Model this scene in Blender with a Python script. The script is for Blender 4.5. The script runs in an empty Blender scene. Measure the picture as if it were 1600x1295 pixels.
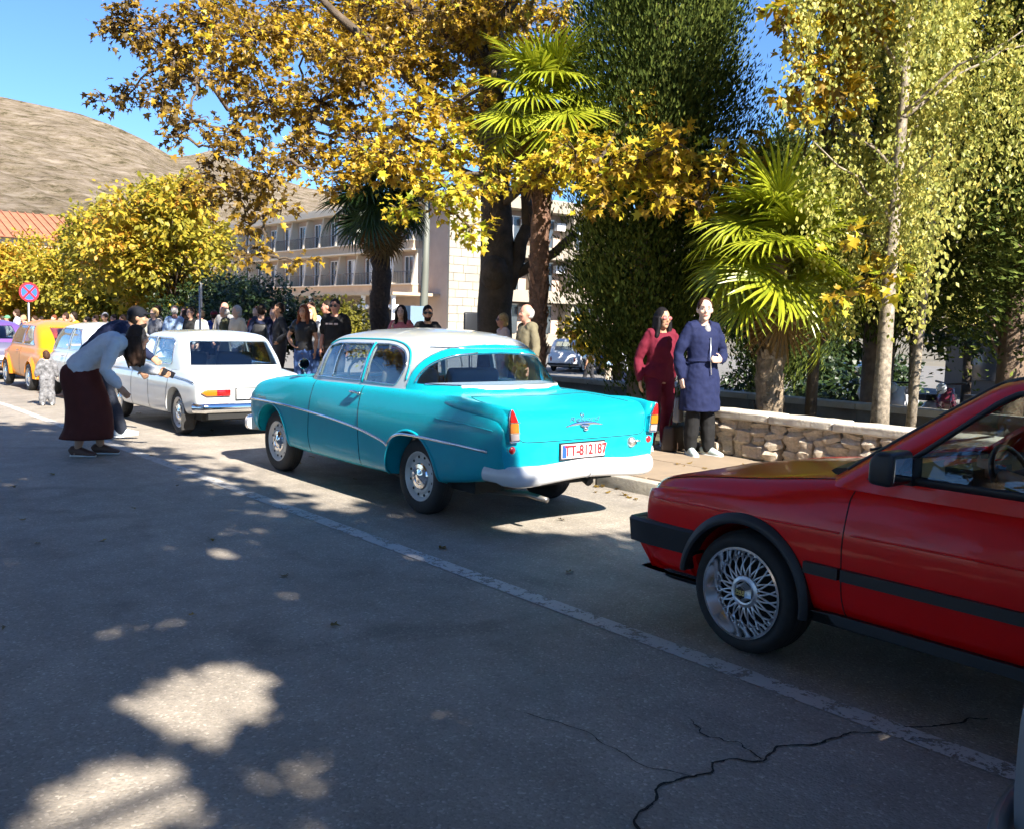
import bpy, bmesh, math, random
import numpy as np
from mathutils import Vector, Matrix
from mathutils.bvhtree import BVHTree

scene = bpy.context.scene
COL = scene.collection
rad = math.radians

# ------------------------------------------------------------------ camera
cam_d = bpy.data.cameras.new('camera')
cam_d.sensor_fit = 'HORIZONTAL'; cam_d.sensor_width = 36.0
cam_d.lens = 1486.65 / 1600 * 36.0
cam_d.clip_start = 0.05; cam_d.clip_end = 20000
cam = bpy.data.objects.new('camera', cam_d); COL.objects.link(cam)
PITCH, YAW, ROLL, CAM_H = 0.0955021577, 0.689488669, -0.0256625332, 1.53214258
_F = Vector((math.sin(YAW)*math.cos(PITCH), math.cos(YAW)*math.cos(PITCH), -math.sin(PITCH)))
_R = Vector((math.cos(YAW), -math.sin(YAW), 0))
_D = _F.cross(_R)
if _D.z > 0: _D = -_D
_R2 = math.cos(ROLL)*_R + math.sin(ROLL)*_D
_D2 = -math.sin(ROLL)*_R + math.cos(ROLL)*_D
cam.matrix_world = Matrix(((_R2.x, -_D2.x, -_F.x, 0), (_R2.y, -_D2.y, -_F.y, 0), (_R2.z, -_D2.z, -_F.z, CAM_H), (0, 0, 0, 1)))
scene.camera = cam

# ------------------------------------------------------------------ sky, sun, exposure
SUN_EL, SUN_AZ = rad(38.0), math.atan2(-0.06, -0.998)      # azimuth as the direction TO the sun, from +Y towards +X
sun_vec = Vector((math.sin(SUN_AZ)*math.cos(SUN_EL), math.cos(SUN_AZ)*math.cos(SUN_EL), math.sin(SUN_EL)))
world = bpy.data.worlds.new('World'); scene.world = world; world.use_nodes = True
_n = world.node_tree.nodes; _l = world.node_tree.links
_sky = _n.new('ShaderNodeTexSky'); _sky.sky_type = 'NISHITA'; _sky.sun_disc = False
_sky.sun_elevation = SUN_EL; _sky.sun_rotation = SUN_AZ
_sky.air_density = 1.0; _sky.dust_density = 0.0; _sky.ozone_density = 10.0; _sky.altitude = 900
_n['Background'].inputs['Strength'].default_value = 0.06
_l.new(_sky.outputs['Color'], _n['Background'].inputs['Color'])
sun_d = bpy.data.lights.new('sun', 'SUN'); sun_d.energy = 4.0; sun_d.angle = rad(0.53); sun_d.color = (1.0, 0.93, 0.82)
sun = bpy.data.objects.new('sun', sun_d); COL.objects.link(sun)
sun.rotation_euler = sun_vec.to_track_quat('Z', 'Y').to_euler()
sun.location = (0, -20, 30)
scene.view_settings.view_transform = 'Standard'; scene.view_settings.look = 'None'
scene.view_settings.exposure = 2.0; scene.view_settings.gamma = 1.0
scene.view_settings.use_curve_mapping = False
scene.render.engine = 'CYCLES'
scene.cycles.max_bounces = 5; scene.cycles.transparent_max_bounces = 12
scene.cycles.diffuse_bounces = 2; scene.cycles.glossy_bounces = 3; scene.cycles.transmission_bounces = 3
scene.cycles.use_denoising = True; scene.cycles.use_adaptive_sampling = True; scene.cycles.adaptive_threshold = .025; scene.cycles.adaptive_min_samples = 16
scene.cycles.caustics_reflective = False; scene.cycles.caustics_refractive = False

# ------------------------------------------------------------------ helpers: scratch scene for modifiers
_tmp = bpy.data.scenes.new('scratch')
def evaluate(me, mods, others=()):
    """apply modifiers to a mesh in a scratch scene: mods = list of (type, {settings})"""
    a = bpy.data.objects.new('tmp_a', me); _tmp.collection.objects.link(a)
    bs = []
    for o in others:
        b = bpy.data.objects.new('tmp_b', o); _tmp.collection.objects.link(b); bs.append(b)
    for t, kw in mods:
        m = a.modifiers.new('m', t)
        for k, v in kw.items():
            if k == 'object': v = bs[v]
            setattr(m, k, v)
    vl = _tmp.view_layers[0]; vl.update()
    ev = a.evaluated_get(vl.depsgraph)
    out = bpy.data.meshes.new_from_object(ev, preserve_all_data_layers=True, depsgraph=vl.depsgraph)
    for o in [a] + bs: bpy.data.objects.remove(o)
    return out
def boolean(me, cutter, op='DIFFERENCE'):
    return evaluate(me, [('BOOLEAN', dict(operation=op, object=0, solver='EXACT'))], [cutter])

# ------------------------------------------------------------------ helpers: objects
def link(name, me, parent=None, mat=None, smooth=None, loc=None):
    o = bpy.data.objects.new(name, me); COL.objects.link(o)
    if me is not None and me.name.startswith('tmp'): me.name = name
    if parent is not None: o.parent = parent
    if mat is not None:
        me.materials.clear()
        for m in (mat if isinstance(mat, (list, tuple)) else [mat]): me.materials.append(m)
    if smooth is not None: shade(me, smooth)
    if loc is not None: o.location = loc
    return o
def tag(o, label=None, cat=None, group=None, kind=None):
    if label: o['label'] = label
    if cat: o['category'] = cat
    if group: o['group'] = group
    if kind: o['kind'] = kind
    return o
def thing(name, label, cat, loc=(0, 0, 0), rz=0, group=None):
    o = bpy.data.objects.new(name, None); COL.objects.link(o)
    o.location = loc; o.rotation_euler = (0, 0, rz); o.empty_display_size = 0.1
    return tag(o, label, cat, group)
def copy_tree(o, parent=None):
    c = o.copy(); COL.objects.link(c); c.parent = parent
    for ch in list(o.children): copy_tree(ch, c)
    return c
def shade(me, ang=35):
    """smooth shading with sharp edges above an angle (degrees); True = all smooth, False = flat"""
    n = len(me.polygons)
    if ang is True or ang is False:
        me.polygons.foreach_set('use_smooth', np.full(n, ang)); return
    me.polygons.foreach_set('use_smooth', np.full(n, True))
    me.set_sharp_from_angle(angle=rad(ang))
def np_mesh(name, V, F, attr=None):
    """fast mesh from arrays: V (n,3), F (m,k); attr = per-face float 'tint'"""
    V = np.asarray(V, dtype=np.float32); F = np.asarray(F, dtype=np.int32)
    me = bpy.data.meshes.new(name); m, k = F.shape
    me.vertices.add(len(V)); me.vertices.foreach_set('co', V.ravel())
    me.loops.add(m*k); me.loops.foreach_set('vertex_index', F.ravel())
    me.polygons.add(m); me.polygons.foreach_set('loop_start', np.arange(0, m*k, k, dtype=np.int32))
    me.update(calc_edges=True)
    if attr is not None:
        a = me.attributes.new('tint', 'FLOAT', 'FACE'); a.data.foreach_set('value', np.asarray(attr, dtype=np.float32))
    return me
def recalc(me):
    bm = bmesh.new(); bm.from_mesh(me); bmesh.ops.recalc_face_normals(bm, faces=bm.faces); bm.to_mesh(me); bm.free(); return me

class MB:
    """collects shapes into one mesh"""
    def __init__(s): s.v = []; s.f = []; s.m = []; s.mi = 0
    def add(s, V, F):
        b = len(s.v); s.v += [tuple(map(float, q)) for q in V]
        s.f += [tuple(b+i for i in q) for q in F]; s.m += [s.mi]*len(F); return s
    def box(s, c, size, rz=0, taper=1.0, M=None):
        x, y, z = [d/2 for d in size]; V = []
        for sz in (-1, 1):
            t = taper if sz > 0 else 1
            for sx, sy in ((-1, -1), (1, -1), (1, 1), (-1, 1)): V.append(Vector((sx*x*t, sy*y*t, sz*z)))
        if M is None: M = Matrix.Rotation(rz, 4, 'Z')
        V = [(M @ q) + Vector(c) for q in V]
        return s.add(V, [(3, 2, 1, 0), (4, 5, 6, 7), (0, 1, 5, 4), (1, 2, 6, 5), (2, 3, 7, 6), (3, 0, 4, 7)])
    def tube(s, P, R, n=8, caps=True, sq=(1, 1), up=None):
        """tube along points P with radii R; sq scales the section's two axes"""
        P = [Vector(q) for q in P]
        if not hasattr(R, '__len__'): R = [R]*len(P)
        b = len(s.v); prev = None
        for i, q in enumerate(P):
            t = (P[min(i+1, len(P)-1)] - P[max(i-1, 0)])
            t = t.normalized() if t.length > 1e-9 else Vector((0, 0, 1))
            if prev is None:
                a = Vector(up) if up is not None else (Vector((0, 0, 1)) if abs(t.z) < .9 else Vector((1, 0, 0)))
            else: a = prev
            u = (a - t*a.dot(t)); u = u.normalized() if u.length > 1e-6 else t.orthogonal().normalized()
            prev = u; w = t.cross(u); r = R[i]
            ru, rw = (r[0], r[1]) if hasattr(r, '__len__') else (r*sq[0], r*sq[1])
            for k in range(n):
                an = 2*math.pi*k/n; s.v.append(tuple(q + u*(ru*math.cos(an)) + w*(rw*math.sin(an))))
        m = 0
        for i in range(len(P)-1):
            for k in range(n):
                k2 = (k+1) % n; s.f.append((b+i*n+k, b+i*n+k2, b+(i+1)*n+k2, b+(i+1)*n+k)); s.m.append(s.mi)
        if caps:
            s.f.append(tuple(b+k for k in range(n))[::-1]); s.m.append(s.mi)
            s.f.append(tuple(b+(len(P)-1)*n+k for k in range(n))); s.m.append(s.mi)
        return s
    def lathe(s, prof, n=32, M=None, close=False):
        """prof = [(r, h)] spun round local Z; M places it"""
        M = M or Matrix(); b = len(s.v)
        for r, h in prof:
            for k in range(n):
                an = 2*math.pi*k/n; s.v.append(tuple(M @ Vector((r*math.cos(an), r*math.sin(an), h))))
        for i in range(len(prof)-1):
            for k in range(n):
                k2 = (k+1) % n; s.f.append((b+i*n+k, b+i*n+k2, b+(i+1)*n+k2, b+(i+1)*n+k)); s.m.append(s.mi)
        if close:
            s.f.append(tuple(b+k for k in range(n))[::-1]); s.m.append(s.mi)
            s.f.append(tuple(b+(len(prof)-1)*n+k for k in range(n))); s.m.append(s.mi)
        return s
    def ball(s, c, r, n=12, m=8, M=None):
        r = r if hasattr(r, '__len__') else (r, r, r); V = []; F = []
        for i in range(m+1):
            th = math.pi*i/m
            for k in range(n):
                ph = 2*math.pi*k/n; q = Vector((r[0]*math.sin(th)*math.cos(ph), r[1]*math.sin(th)*math.sin(ph), r[2]*math.cos(th)))
                if M: q = M @ q
                V.append(q + Vector(c))
        for i in range(m):
            for k in range(n):
                k2 = (k+1) % n; F.append((i*n+k, (i+1)*n+k, (i+1)*n+k2, i*n+k2))
        return s.add(V, F)
    def prism(s, poly, axis, a, b):
        """extrude a 2D polygon along an axis from a to b (poly axes: X->(y,z), Y->(x,z), Z->(x,y))"""
        n = len(poly); V = []
        for h in (a, b):
            for p, q in poly: V.append({'X': (h, p, q), 'Y': (p, h, q), 'Z': (p, q, h)}[axis])
        F = [tuple(range(n))[::-1], tuple(range(n, 2*n))] + [(i, (i+1) % n, n+(i+1) % n, n+i) for i in range(n)]
        return s.add(V, F)
    def mesh(s, name='tmp', fix=False):
        me = bpy.data.meshes.new(name); me.from_pydata(s.v, [], s.f)
        if any(s.m): me.polygons.foreach_set('material_index', np.array(s.m, dtype=np.int32))
        me.update()
        return recalc(me) if fix else me
    def build(s, name, mat, parent=None, smooth=35, fix=False, loc=None):
        return link(name, s.mesh(name, fix), parent, mat, smooth, loc)

# ------------------------------------------------------------------ helpers: curves and lofts
def bspl(P, n):
    """cubic B-spline through the end points, n samples"""
    P = np.asarray(P, float); Q = np.vstack([2*P[0]-P[1], P, 2*P[-1]-P[-2]]); m = len(P)-1
    t = np.linspace(0, m, n); i = np.minimum(t.astype(int), m-1); u = (t-i)[:, None]
    a, b, c, d = Q[i], Q[i+1], Q[i+2], Q[i+3]
    return ((1-u)**3*a + (3*u**3-6*u**2+4)*b + (-3*u**3+3*u**2+3*u+1)*c + u**3*d)/6
def crom(x, X, Y):
    """smooth interpolation through keys (Hermite, monotone-limited); Y (k, ...)"""
    X = np.asarray(X, float); Y = np.asarray(Y, float); sh = Y.shape[1:]; Y = Y.reshape(len(X), -1)
    d = np.diff(Y, axis=0)/np.diff(X)[:, None]; T = np.zeros_like(Y); T[0] = d[0]; T[-1] = d[-1]
    h = np.diff(X)[:, None]
    w1 = 2*h[1:]+h[:-1]; w2 = h[1:]+2*h[:-1]
    with np.errstate(all='ignore'): H = (w1+w2)/(w1/d[:-1]+w2/d[1:])
    T[1:-1] = np.where(d[:-1]*d[1:] > 0, np.nan_to_num(H), 0)
    x = np.atleast_1d(np.asarray(x, float)); i = np.clip(np.searchsorted(X, x)-1, 0, len(X)-2)
    hh = (X[i+1]-X[i])[:, None]; u = ((x-X[i])[:, None]/hh)
    out = (2*u**3-3*u**2+1)*Y[i] + (u**3-2*u**2+u)*hh*T[i] + (-2*u**3+3*u**2)*Y[i+1] + (u**3-u**2)*hh*T[i+1]
    return out.reshape((len(x),)+sh)
def poly_smooth(P, n=40, closed=False):
    """Catmull-Rom polyline through points"""
    P = [np.array(q, float) for q in P]
    Q = [P[-1]]+P+[P[0], P[1]] if closed else [2*P[0]-P[1]]+P+[2*P[-1]-P[-2]]
    m = len(P) if closed else len(P)-1; out = []; k = max(2, n//m)
    for i in range(m):
        a, b, c, d = Q[i:i+4]
        for j in range(k):
            u = j/k; out.append(.5*((2*b)+(c-a)*u+(2*a-5*b+4*c-d)*u*u+(3*b-a-3*c+d)*u**3))
    if not closed: out.append(P[-1])
    return [tuple(q) for q in out]
def body_loft(keys, ns=90, nc=34):
    """closed car-body solid: keys = [(y, [(x,z) half section from bottom centre to top centre])]"""
    keys = sorted(keys, key=lambda k: k[0]); Y = np.array([k[0] for k in keys]); S = np.array([k[1] for k in keys], float)
    t = np.linspace(0, 1, ns); t = t + 0.07*np.sin(2*np.pi*t)*-1
    ys = Y[0] + (Y[-1]-Y[0])*t
    C = crom(ys, Y, S); V = []; F = []; n = 2*nc-2
    for y, c in zip(ys, C):
        h = bspl(c, nc); h[0, 0] = h[-1, 0] = 0
        full = list(h) + [(-x, z) for x, z in h[-2:0:-1]]
        V += [(x, y, z) for x, z in full]
    for i in range(ns-1):
        for k in range(n):
            k2 = (k+1) % n; F.append((i*n+k, i*n+k2, (i+1)*n+k2, (i+1)*n+k))
    me = bpy.data.meshes.new('tmp_body'); me.from_pydata(V, [], F + [tuple(range(n))[::-1], tuple((ns-1)*n+k for k in range(n))]); me.update()
    return recalc(me)
def house_loft(levels, nz=44, nc=34, dome=((.8, .45), (.5, .8), (.2, .97), (.02, 1.0)), rise=.05, off=0.0, z0=None):
    """closed greenhouse solid: levels = [(z, [(x,y) half outline from front centre to rear centre])]"""
    Z = np.array([l[0] for l in levels]); S = np.array([l[1] for l in levels], float)
    zs = np.linspace(Z[0], Z[-1], nz); C = crom(zs, Z, S); V = []; F = []; n = 2*nc-2; rings = 0
    def ring(h, z):
        h = h.copy(); h[0, 0] = h[-1, 0] = 0
        for x, y in list(h) + [(-x, y) for x, y in h[-2:0:-1]]: V.append((x, y, z))
    for z, c in zip(zs, C):
        h = bspl(c, nc); ring(h, z); rings += 1
    cy = h[:, 1].mean()
    for s_, r_ in dome:
        g = h.copy(); g[:, 0] *= s_; g[:, 1] = cy+(g[:, 1]-cy)*s_; ring(g, zs[-1]+rise*r_); rings += 1
    for i in range(rings-1):
        for k in range(n):
            k2 = (k+1) % n; F.append((i*n+k, i*n+k2, (i+1)*n+k2, (i+1)*n+k))
    F += [tuple(range(n))[::-1], tuple((rings-1)*n+k for k in range(n))]
    me = bpy.data.meshes.new('tmp_house'); me.from_pydata(V, [], F); me.update()
    return recalc(me)
def shell(me, th, offset=-1): return evaluate(me, [('SOLIDIFY', dict(thickness=th, offset=offset, use_even_offset=False))])
def bvh(me):
    return BVHTree.FromPolygons([v.co for v in me.vertices], [tuple(p.vertices) for p in me.polygons])
def proj(tree, pts, axis, sign, lift=0.0, far=3.0):
    """drop 2D points on a surface: axis 'X' pts=(y,z) from side sign; 'Y' pts=(x,z) from front(+)/rear(-); 'Z' pts=(x,y) from above"""
    out = []
    for p, q in pts:
        if axis == 'X': o = Vector((sign*far, p, q)); d = Vector((-sign, 0, 0))
        elif axis == 'Y': o = Vector((p, sign*far*2, q)); d = Vector((0, -sign, 0))
        else: o = Vector((p, q, far)); d = Vector((0, 0, -1))
        hit = tree.ray_cast(o, d)
        if hit[0] is not None: out.append(hit[0] + hit[1]*lift if hit[1].dot(d) < 0 else hit[0] - hit[1]*lift)
    return out
def dense(P, n=30, closed=False):
    """resample a polyline evenly"""
    P = [np.array(q, float) for q in P] + ([np.array(P[0], float)] if closed else [])
    L = np.concatenate([[0], np.cumsum([np.linalg.norm(b-a) for a, b in zip(P, P[1:])])]); t = np.linspace(0, L[-1], n)
    A = np.array(P); return [tuple(np.interp(x, L, A[:, k]) for k in range(A.shape[1])) for x in t]
def text_mesh(body, size, extrude=0.002, bold=0.0, shear=0.0, align='CENTER'):
    cu = bpy.data.curves.new('tmp_text', 'FONT'); cu.body = body; cu.size = size; cu.extrude = extrude; cu.offset = bold
    cu.align_x = align; cu.align_y = 'CENTER'; cu.shear = shear; cu.resolution_u = 3
    o = bpy.data.objects.new('tmp_t', cu); _tmp.collection.objects.link(o); vl = _tmp.view_layers[0]; vl.update()
    me = bpy.data.meshes.new_from_object(o.evaluated_get(vl.depsgraph), depsgraph=vl.depsgraph); bpy.data.objects.remove(o); return me

# ------------------------------------------------------------------ helpers: materials
MATS = {}
def _nt(name):
    m = bpy.data.materials.new(name); m.use_nodes = True; nt = m.node_tree
    return m, nt, nt.nodes['Principled BSDF'], nt.nodes, nt.links
def tex_noise(nd, ln, scale, detail=4, rough=.6, coord='Object', dist=0.0, vec=None):
    t = nd.new('ShaderNodeTexNoise'); t.inputs['Scale'].default_value = scale; t.inputs['Detail'].default_value = detail
    t.inputs['Roughness'].default_value = rough; t.inputs['Distortion'].default_value = dist
    if vec is None:
        c = nd.new('ShaderNodeTexCoord'); vec = c.outputs[coord]
    ln.new(vec, t.inputs['Vector']); return t
def ramp(nd, ln, src, stops):
    r = nd.new('ShaderNodeValToRGB'); e = r.color_ramp.elements
    while len(e) > 1: e.remove(e[-1])
    e[0].position, e[0].color = stops[0][0], (*stops[0][1], 1)
    for p, c in stops[1:]:
        x = e.new(p); x.color = (*c, 1)
    ln.new(src, r.inputs['Fac']); return r
def bump(nd, ln, src, bs, strength=.3, dist=.01):
    b = nd.new('ShaderNodeBump'); b.inputs['Strength'].default_value = strength; b.inputs['Distance'].default_value = dist
    ln.new(src, b.inputs['Height']); ln.new(b.outputs['Normal'], bs.inputs['Normal']); return b
def mat(name, col, rough=.5, metal=0.0, coat=0.0, spec=.5, var=0.0, vscale=8, bmp=0.0, bscale=60, bdist=.004, emit=0.0):
    """plain material with optional grain (var) and relief (bmp)"""
    if name in MATS: return MATS[name]
    m, nt, bs, nd, ln = _nt(name)
    bs.inputs['Base Color'].default_value = (*col, 1); bs.inputs['Roughness'].default_value = rough
    bs.inputs['Metallic'].default_value = metal; bs.inputs['Coat Weight'].default_value = coat
    bs.inputs['Coat Roughness'].default_value = .04; bs.inputs['Specular IOR Level'].default_value = spec
    if var:
        t = tex_noise(nd, ln, vscale, 5)
        r = ramp(nd, ln, t.outputs['Fac'], [(.25, tuple(c*(1-var) for c in col)), (.75, tuple(min(1, c*(1+var)) for c in col))])
        ln.new(r.outputs['Color'], bs.inputs['Base Color'])
    if bmp:
        t = tex_noise(nd, ln, bscale, 4); bump(nd, ln, t.outputs['Fac'], bs, bmp, bdist)
    if emit:
        bs.inputs['Emission Color'].default_value = (*col, 1); bs.inputs['Emission Strength'].default_value = emit
    MATS[name] = m; return m
def paint(name, col, flake=0.0, rough=.28, coat=1.0):
    """car paint: clear coat with faint dust and orange peel"""
    if name in MATS: return MATS[name]
    m, nt, bs, nd, ln = _nt(name)
    bs.inputs['Metallic'].default_value = flake; bs.inputs['Roughness'].default_value = rough
    bs.inputs['Coat Weight'].default_value = coat; bs.inputs['Coat Roughness'].default_value = .03; bs.inputs['Specular IOR Level'].default_value = .3
    t = tex_noise(nd, ln, 2.2, 6, .7)
    r = ramp(nd, ln, t.outputs['Fac'], [(.3, tuple(c*.93 for c in col)), (.7, tuple(min(1, c*1.04+.004) for c in col))])
    ln.new(r.outputs['Color'], bs.inputs['Base Color'])
    t2 = tex_noise(nd, ln, 5.0, 3); 
    r2 = ramp(nd, ln, t2.outputs['Fac'], [(.35, (.02,)*3), (.75, (.09,)*3)]); ln.new(r2.outputs['Color'], bs.inputs['Coat Roughness'])
    t3 = tex_noise(nd, ln, 9.0, 2); b = bump(nd, ln, t3.outputs['Fac'], bs, .03, .02); ln.new(b.outputs['Normal'], bs.inputs['Coat Normal'])
    MATS[name] = m; return m
def glass(name='window_glass', tint=(.72, .8, .8), rough=.0):
    if name in MATS: return MATS[name]
    m = bpy.data.materials.new(name); m.use_nodes = True; nd = m.node_tree.nodes; ln = m.node_tree.links; nd.remove(nd['Principled BSDF'])
    tr = nd.new('ShaderNodeBsdfTransparent'); tr.inputs['Color'].default_value = (*tint, 1)
    gl = nd.new('ShaderNodeBsdfGlossy'); gl.inputs['Roughness'].default_value = rough; gl.inputs['Color'].default_value = (1, 1, 1, 1)
    lw = nd.new('ShaderNodeLayerWeight'); lw.inputs['Blend'].default_value = .5
    pw = nd.new('ShaderNodeMath'); pw.operation = 'POWER'; pw.inputs[1].default_value = 4.0; ln.new(lw.outputs['Facing'], pw.inputs[0])
    fr = nd.new('ShaderNodeMath'); fr.operation = 'MULTIPLY_ADD'; fr.inputs[1].default_value = .85; fr.inputs[2].default_value = .055; ln.new(pw.outputs[0], fr.inputs[0])
    mx = nd.new('ShaderNodeMixShader'); ln.new(fr.outputs[0], mx.inputs['Fac']); ln.new(tr.outputs[0], mx.inputs[1]); ln.new(gl.outputs[0], mx.inputs[2])
    ln.new(mx.outputs[0], nd['Material Output'].inputs['Surface']); MATS[name] = m; return m
def leaf_mat(name, stops, rough=.5, trans=.35, spec=.4):
    """foliage: colour picked per leaf by the 'tint' attribute, thin translucency"""
    if name in MATS: return MATS[name]
    m, nt, bs, nd, ln = _nt(name)
    at = nd.new('ShaderNodeAttribute'); at.attribute_name = 'tint'
    r = ramp(nd, ln, at.outputs['Fac'], stops); ln.new(r.outputs['Color'], bs.inputs['Base Color'])
    bs.inputs['Roughness'].default_value = rough; bs.inputs['Specular IOR Level'].default_value = spec
    tl = nd.new('ShaderNodeBsdfTranslucent'); ln.new(r.outputs['Color'], tl.inputs['Color'])
    mx = nd.new('ShaderNodeMixShader'); mx.inputs['Fac'].default_value = trans
    ln.new(bs.outputs[0], mx.inputs[1]); ln.new(tl.outputs[0], mx.inputs[2]); ln.new(mx.outputs[0], nd['Material Output'].inputs['Surface'])
    MATS[name] = m; return m
CHROME = mat('chrome', (.78, .79, .8), .08, 1.0, var=.04)
STEEL = mat('brushed_steel', (.55, .56, .58), .28, 1.0)
RUBBER = mat('tyre_rubber', (.018, .018, .019), .75, var=.3, vscale=30)
BLACK = mat('black_plastic', (.014, .015, .018), .45, bmp=.1, bscale=400)
GAP = mat('panel_gap_shadow', (.006, .006, .007), .9)
UNDER = mat('underbody_black', (.012, .012, .012), .85)
VINYL = mat('dark_vinyl', (.03, .028, .026), .6)
# ================================================================== SETTING
rng = np.random.default_rng(7); rnd = random.Random(7)
def gz(y):
    """the street runs level past the cars and falls gently beyond them"""
    return -0.018*max(0.0, y-17.0) if y < 62 else -0.81
YS = [-70, -40, -20, -10, -5, 0, 5, 10, 14, 17, 18, 20, 24, 28, 34, 42, 52, 62, 80, 140]
def ribbon(name, x0, x1, dz, m, ys=YS, parent=None, thick=0.0):
    V = []; F = []
    for y in ys: V += [(x0, y, gz(y)+dz), (x1, y, gz(y)+dz)]
    for i in range(len(ys)-1): F.append((2*i, 2*i+1, 2*i+3, 2*i+2))
    if thick:
        n = len(V)
        for y in ys: V += [(x0, y, gz(y)+dz-thick), (x1, y, gz(y)+dz-thick)]
        for i in range(len(ys)-1): F += [(2*i, 2*i+2, n+2*i+2, n+2*i), (2*i+1, n+2*i+1, n+2*i+3, 2*i+3)]
    me = bpy.data.meshes.new(name); me.from_pydata(V, [], F); me.update(); return link(name, me, parent, m, False)
# --- asphalt
def asphalt():
    m, nt, bs, nd, ln = _nt('worn_asphalt'); tc = nd.new('ShaderNodeTexCoord')
    big = tex_noise(nd, ln, .35, 6, .6, vec=tc.outputs['Object']); mid = tex_noise(nd, ln, 3.0, 5, .65, vec=tc.outputs['Object'])
    r1 = ramp(nd, ln, big.outputs['Fac'], [(.3, (.285, .253, .212)), (.7, (.365, .323, .272))])
    r2 = ramp(nd, ln, mid.outputs['Fac'], [(.3, (.80,)*3), (.7, (1.12,)*3)])
    mx = nd.new('ShaderNodeMix'); mx.data_type = 'RGBA'; mx.blend_type = 'MULTIPLY'; mx.inputs['Factor'].default_value = 1
    ln.new(r1.outputs['Color'], mx.inputs['A']); ln.new(r2.outputs['Color'], mx.inputs['B'])
    # worn wheel tracks stretched along the road
    mp = nd.new('ShaderNodeMapping'); mp.inputs['Scale'].default_value = (1.1, .05, 1); ln.new(tc.outputs['Object'], mp.inputs['Vector'])
    tr = tex_noise(nd, ln, 1.4, 4, .6, vec=mp.outputs['Vector']); r3 = ramp(nd, ln, tr.outputs['Fac'], [(.35, (.84,)*3), (.65, (1.08,)*3)])
    mx2 = nd.new('ShaderNodeMix'); mx2.data_type = 'RGBA'; mx2.blend_type = 'MULTIPLY'; mx2.inputs['Factor'].default_value = 1
    ln.new(mx.outputs['Result'], mx2.inputs['A']); ln.new(r3.outputs['Color'], mx2.inputs['B'])
    st = tex_noise(nd, ln, .9, 3, .5, vec=tc.outputs['Object'], dist=1.5); r6 = ramp(nd, ln, st.outputs['Fac'], [(.30, (.72,)*3), (.42, (1,)*3)])
    mx5 = nd.new('ShaderNodeMix'); mx5.data_type = 'RGBA'; mx5.blend_type = 'MULTIPLY'; mx5.inputs['Factor'].default_value = .8; ln.new(mx2.outputs['Result'], mx5.inputs['A']); ln.new(r6.outputs['Color'], mx5.inputs['B']); mx2 = mx5
    # stone chips: pale and dark specks
    vo = nd.new('ShaderNodeTexVoronoi'); vo.inputs['Scale'].default_value = 95; ln.new(tc.outputs['Object'], vo.inputs['Vector'])
    sp = nd.new('ShaderNodeSeparateColor'); ln.new(vo.outputs['Color'], sp.inputs['Color'])
    r4 = ramp(nd, ln, sp.outputs['Red'], [(0, (.62,)*3), (.3, (.9,)*3), (.8, (1.0,)*3), (.93, (1.25,)*3), (1, (1.9,)*3)])
    mx3 = nd.new('ShaderNodeMix'); mx3.data_type = 'RGBA'; mx3.blend_type = 'MULTIPLY'; mx3.inputs['Factor'].default_value = .6
    ln.new(mx2.outputs['Result'], mx3.inputs['A']); ln.new(r4.outputs['Color'], mx3.inputs['B']); ln.new(mx3.outputs['Result'], bs.inputs['Base Color'])
    bs.inputs['Roughness'].default_value = .72; bs.inputs['Specular IOR Level'].default_value = .35
    r5 = ramp(nd, ln, vo.outputs['Distance'], [(0, (1,)*3), (.7, (0,)*3)]); fine = tex_noise(nd, ln, 45, 4, .7, vec=tc.outputs['Object'])
    ad = nd.new('ShaderNodeMath'); ad.operation = 'ADD'; ln.new(r5.outputs['Color'], ad.inputs[0]); ln.new(fine.outputs['Fac'], ad.inputs[1])
    bump(nd, ln, ad.outputs[0], bs, .4, .005); return m
ASPH = asphalt(); MATS['worn_asphalt'] = ASPH
GRASSY = mat('park_soil', (.10, .085, .05), .95, var=.5, vscale=1.2, bmp=.6, bscale=20, bdist=.02)
PAVE = mat('pavement_concrete', (.27, .205, .14), .85, var=.16, vscale=1.6, bmp=.4, bscale=70, bdist=.004)
g = 12000; o = link('ground', np_mesh('ground', [(-g, -g, -1.0), (g, -g, -1.0), (g, g, -1.0), (-g, g, -1.0)], [(0, 1, 2, 3)]), None, mat('far_ground', (.16, .14, .10), .95, var=.4, vscale=.05), False); tag(o, kind='structure')
tag(ribbon('road', -6.0, 6.43, 0, ASPH, thick=1.2), kind='structure'); road = bpy.data.objects['road']
tag(ribbon('pavement', 6.57, 8.62, .118, PAVE, thick=1.2), kind='structure'); pav = bpy.data.objects['pavement']
tag(ribbon('opposite_pavement', -14.0, -6.0, .12, PAVE, thick=1.2), kind='structure')
tag(ribbon('park_bed', 8.62, 13.05, .17, GRASSY, thick=1.3), kind='structure')
tag(link('lower_street', np_mesh('lower_street', [(13.05, -60, -.90), (70, -60, -.90), (70, 140, -.90), (13.05, 140, -.90)], [(0, 1, 2, 3)]), None, mat('lower_asphalt', (.17, .16, .145), .9, var=.15, vscale=.5), False), kind='structure')
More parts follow.
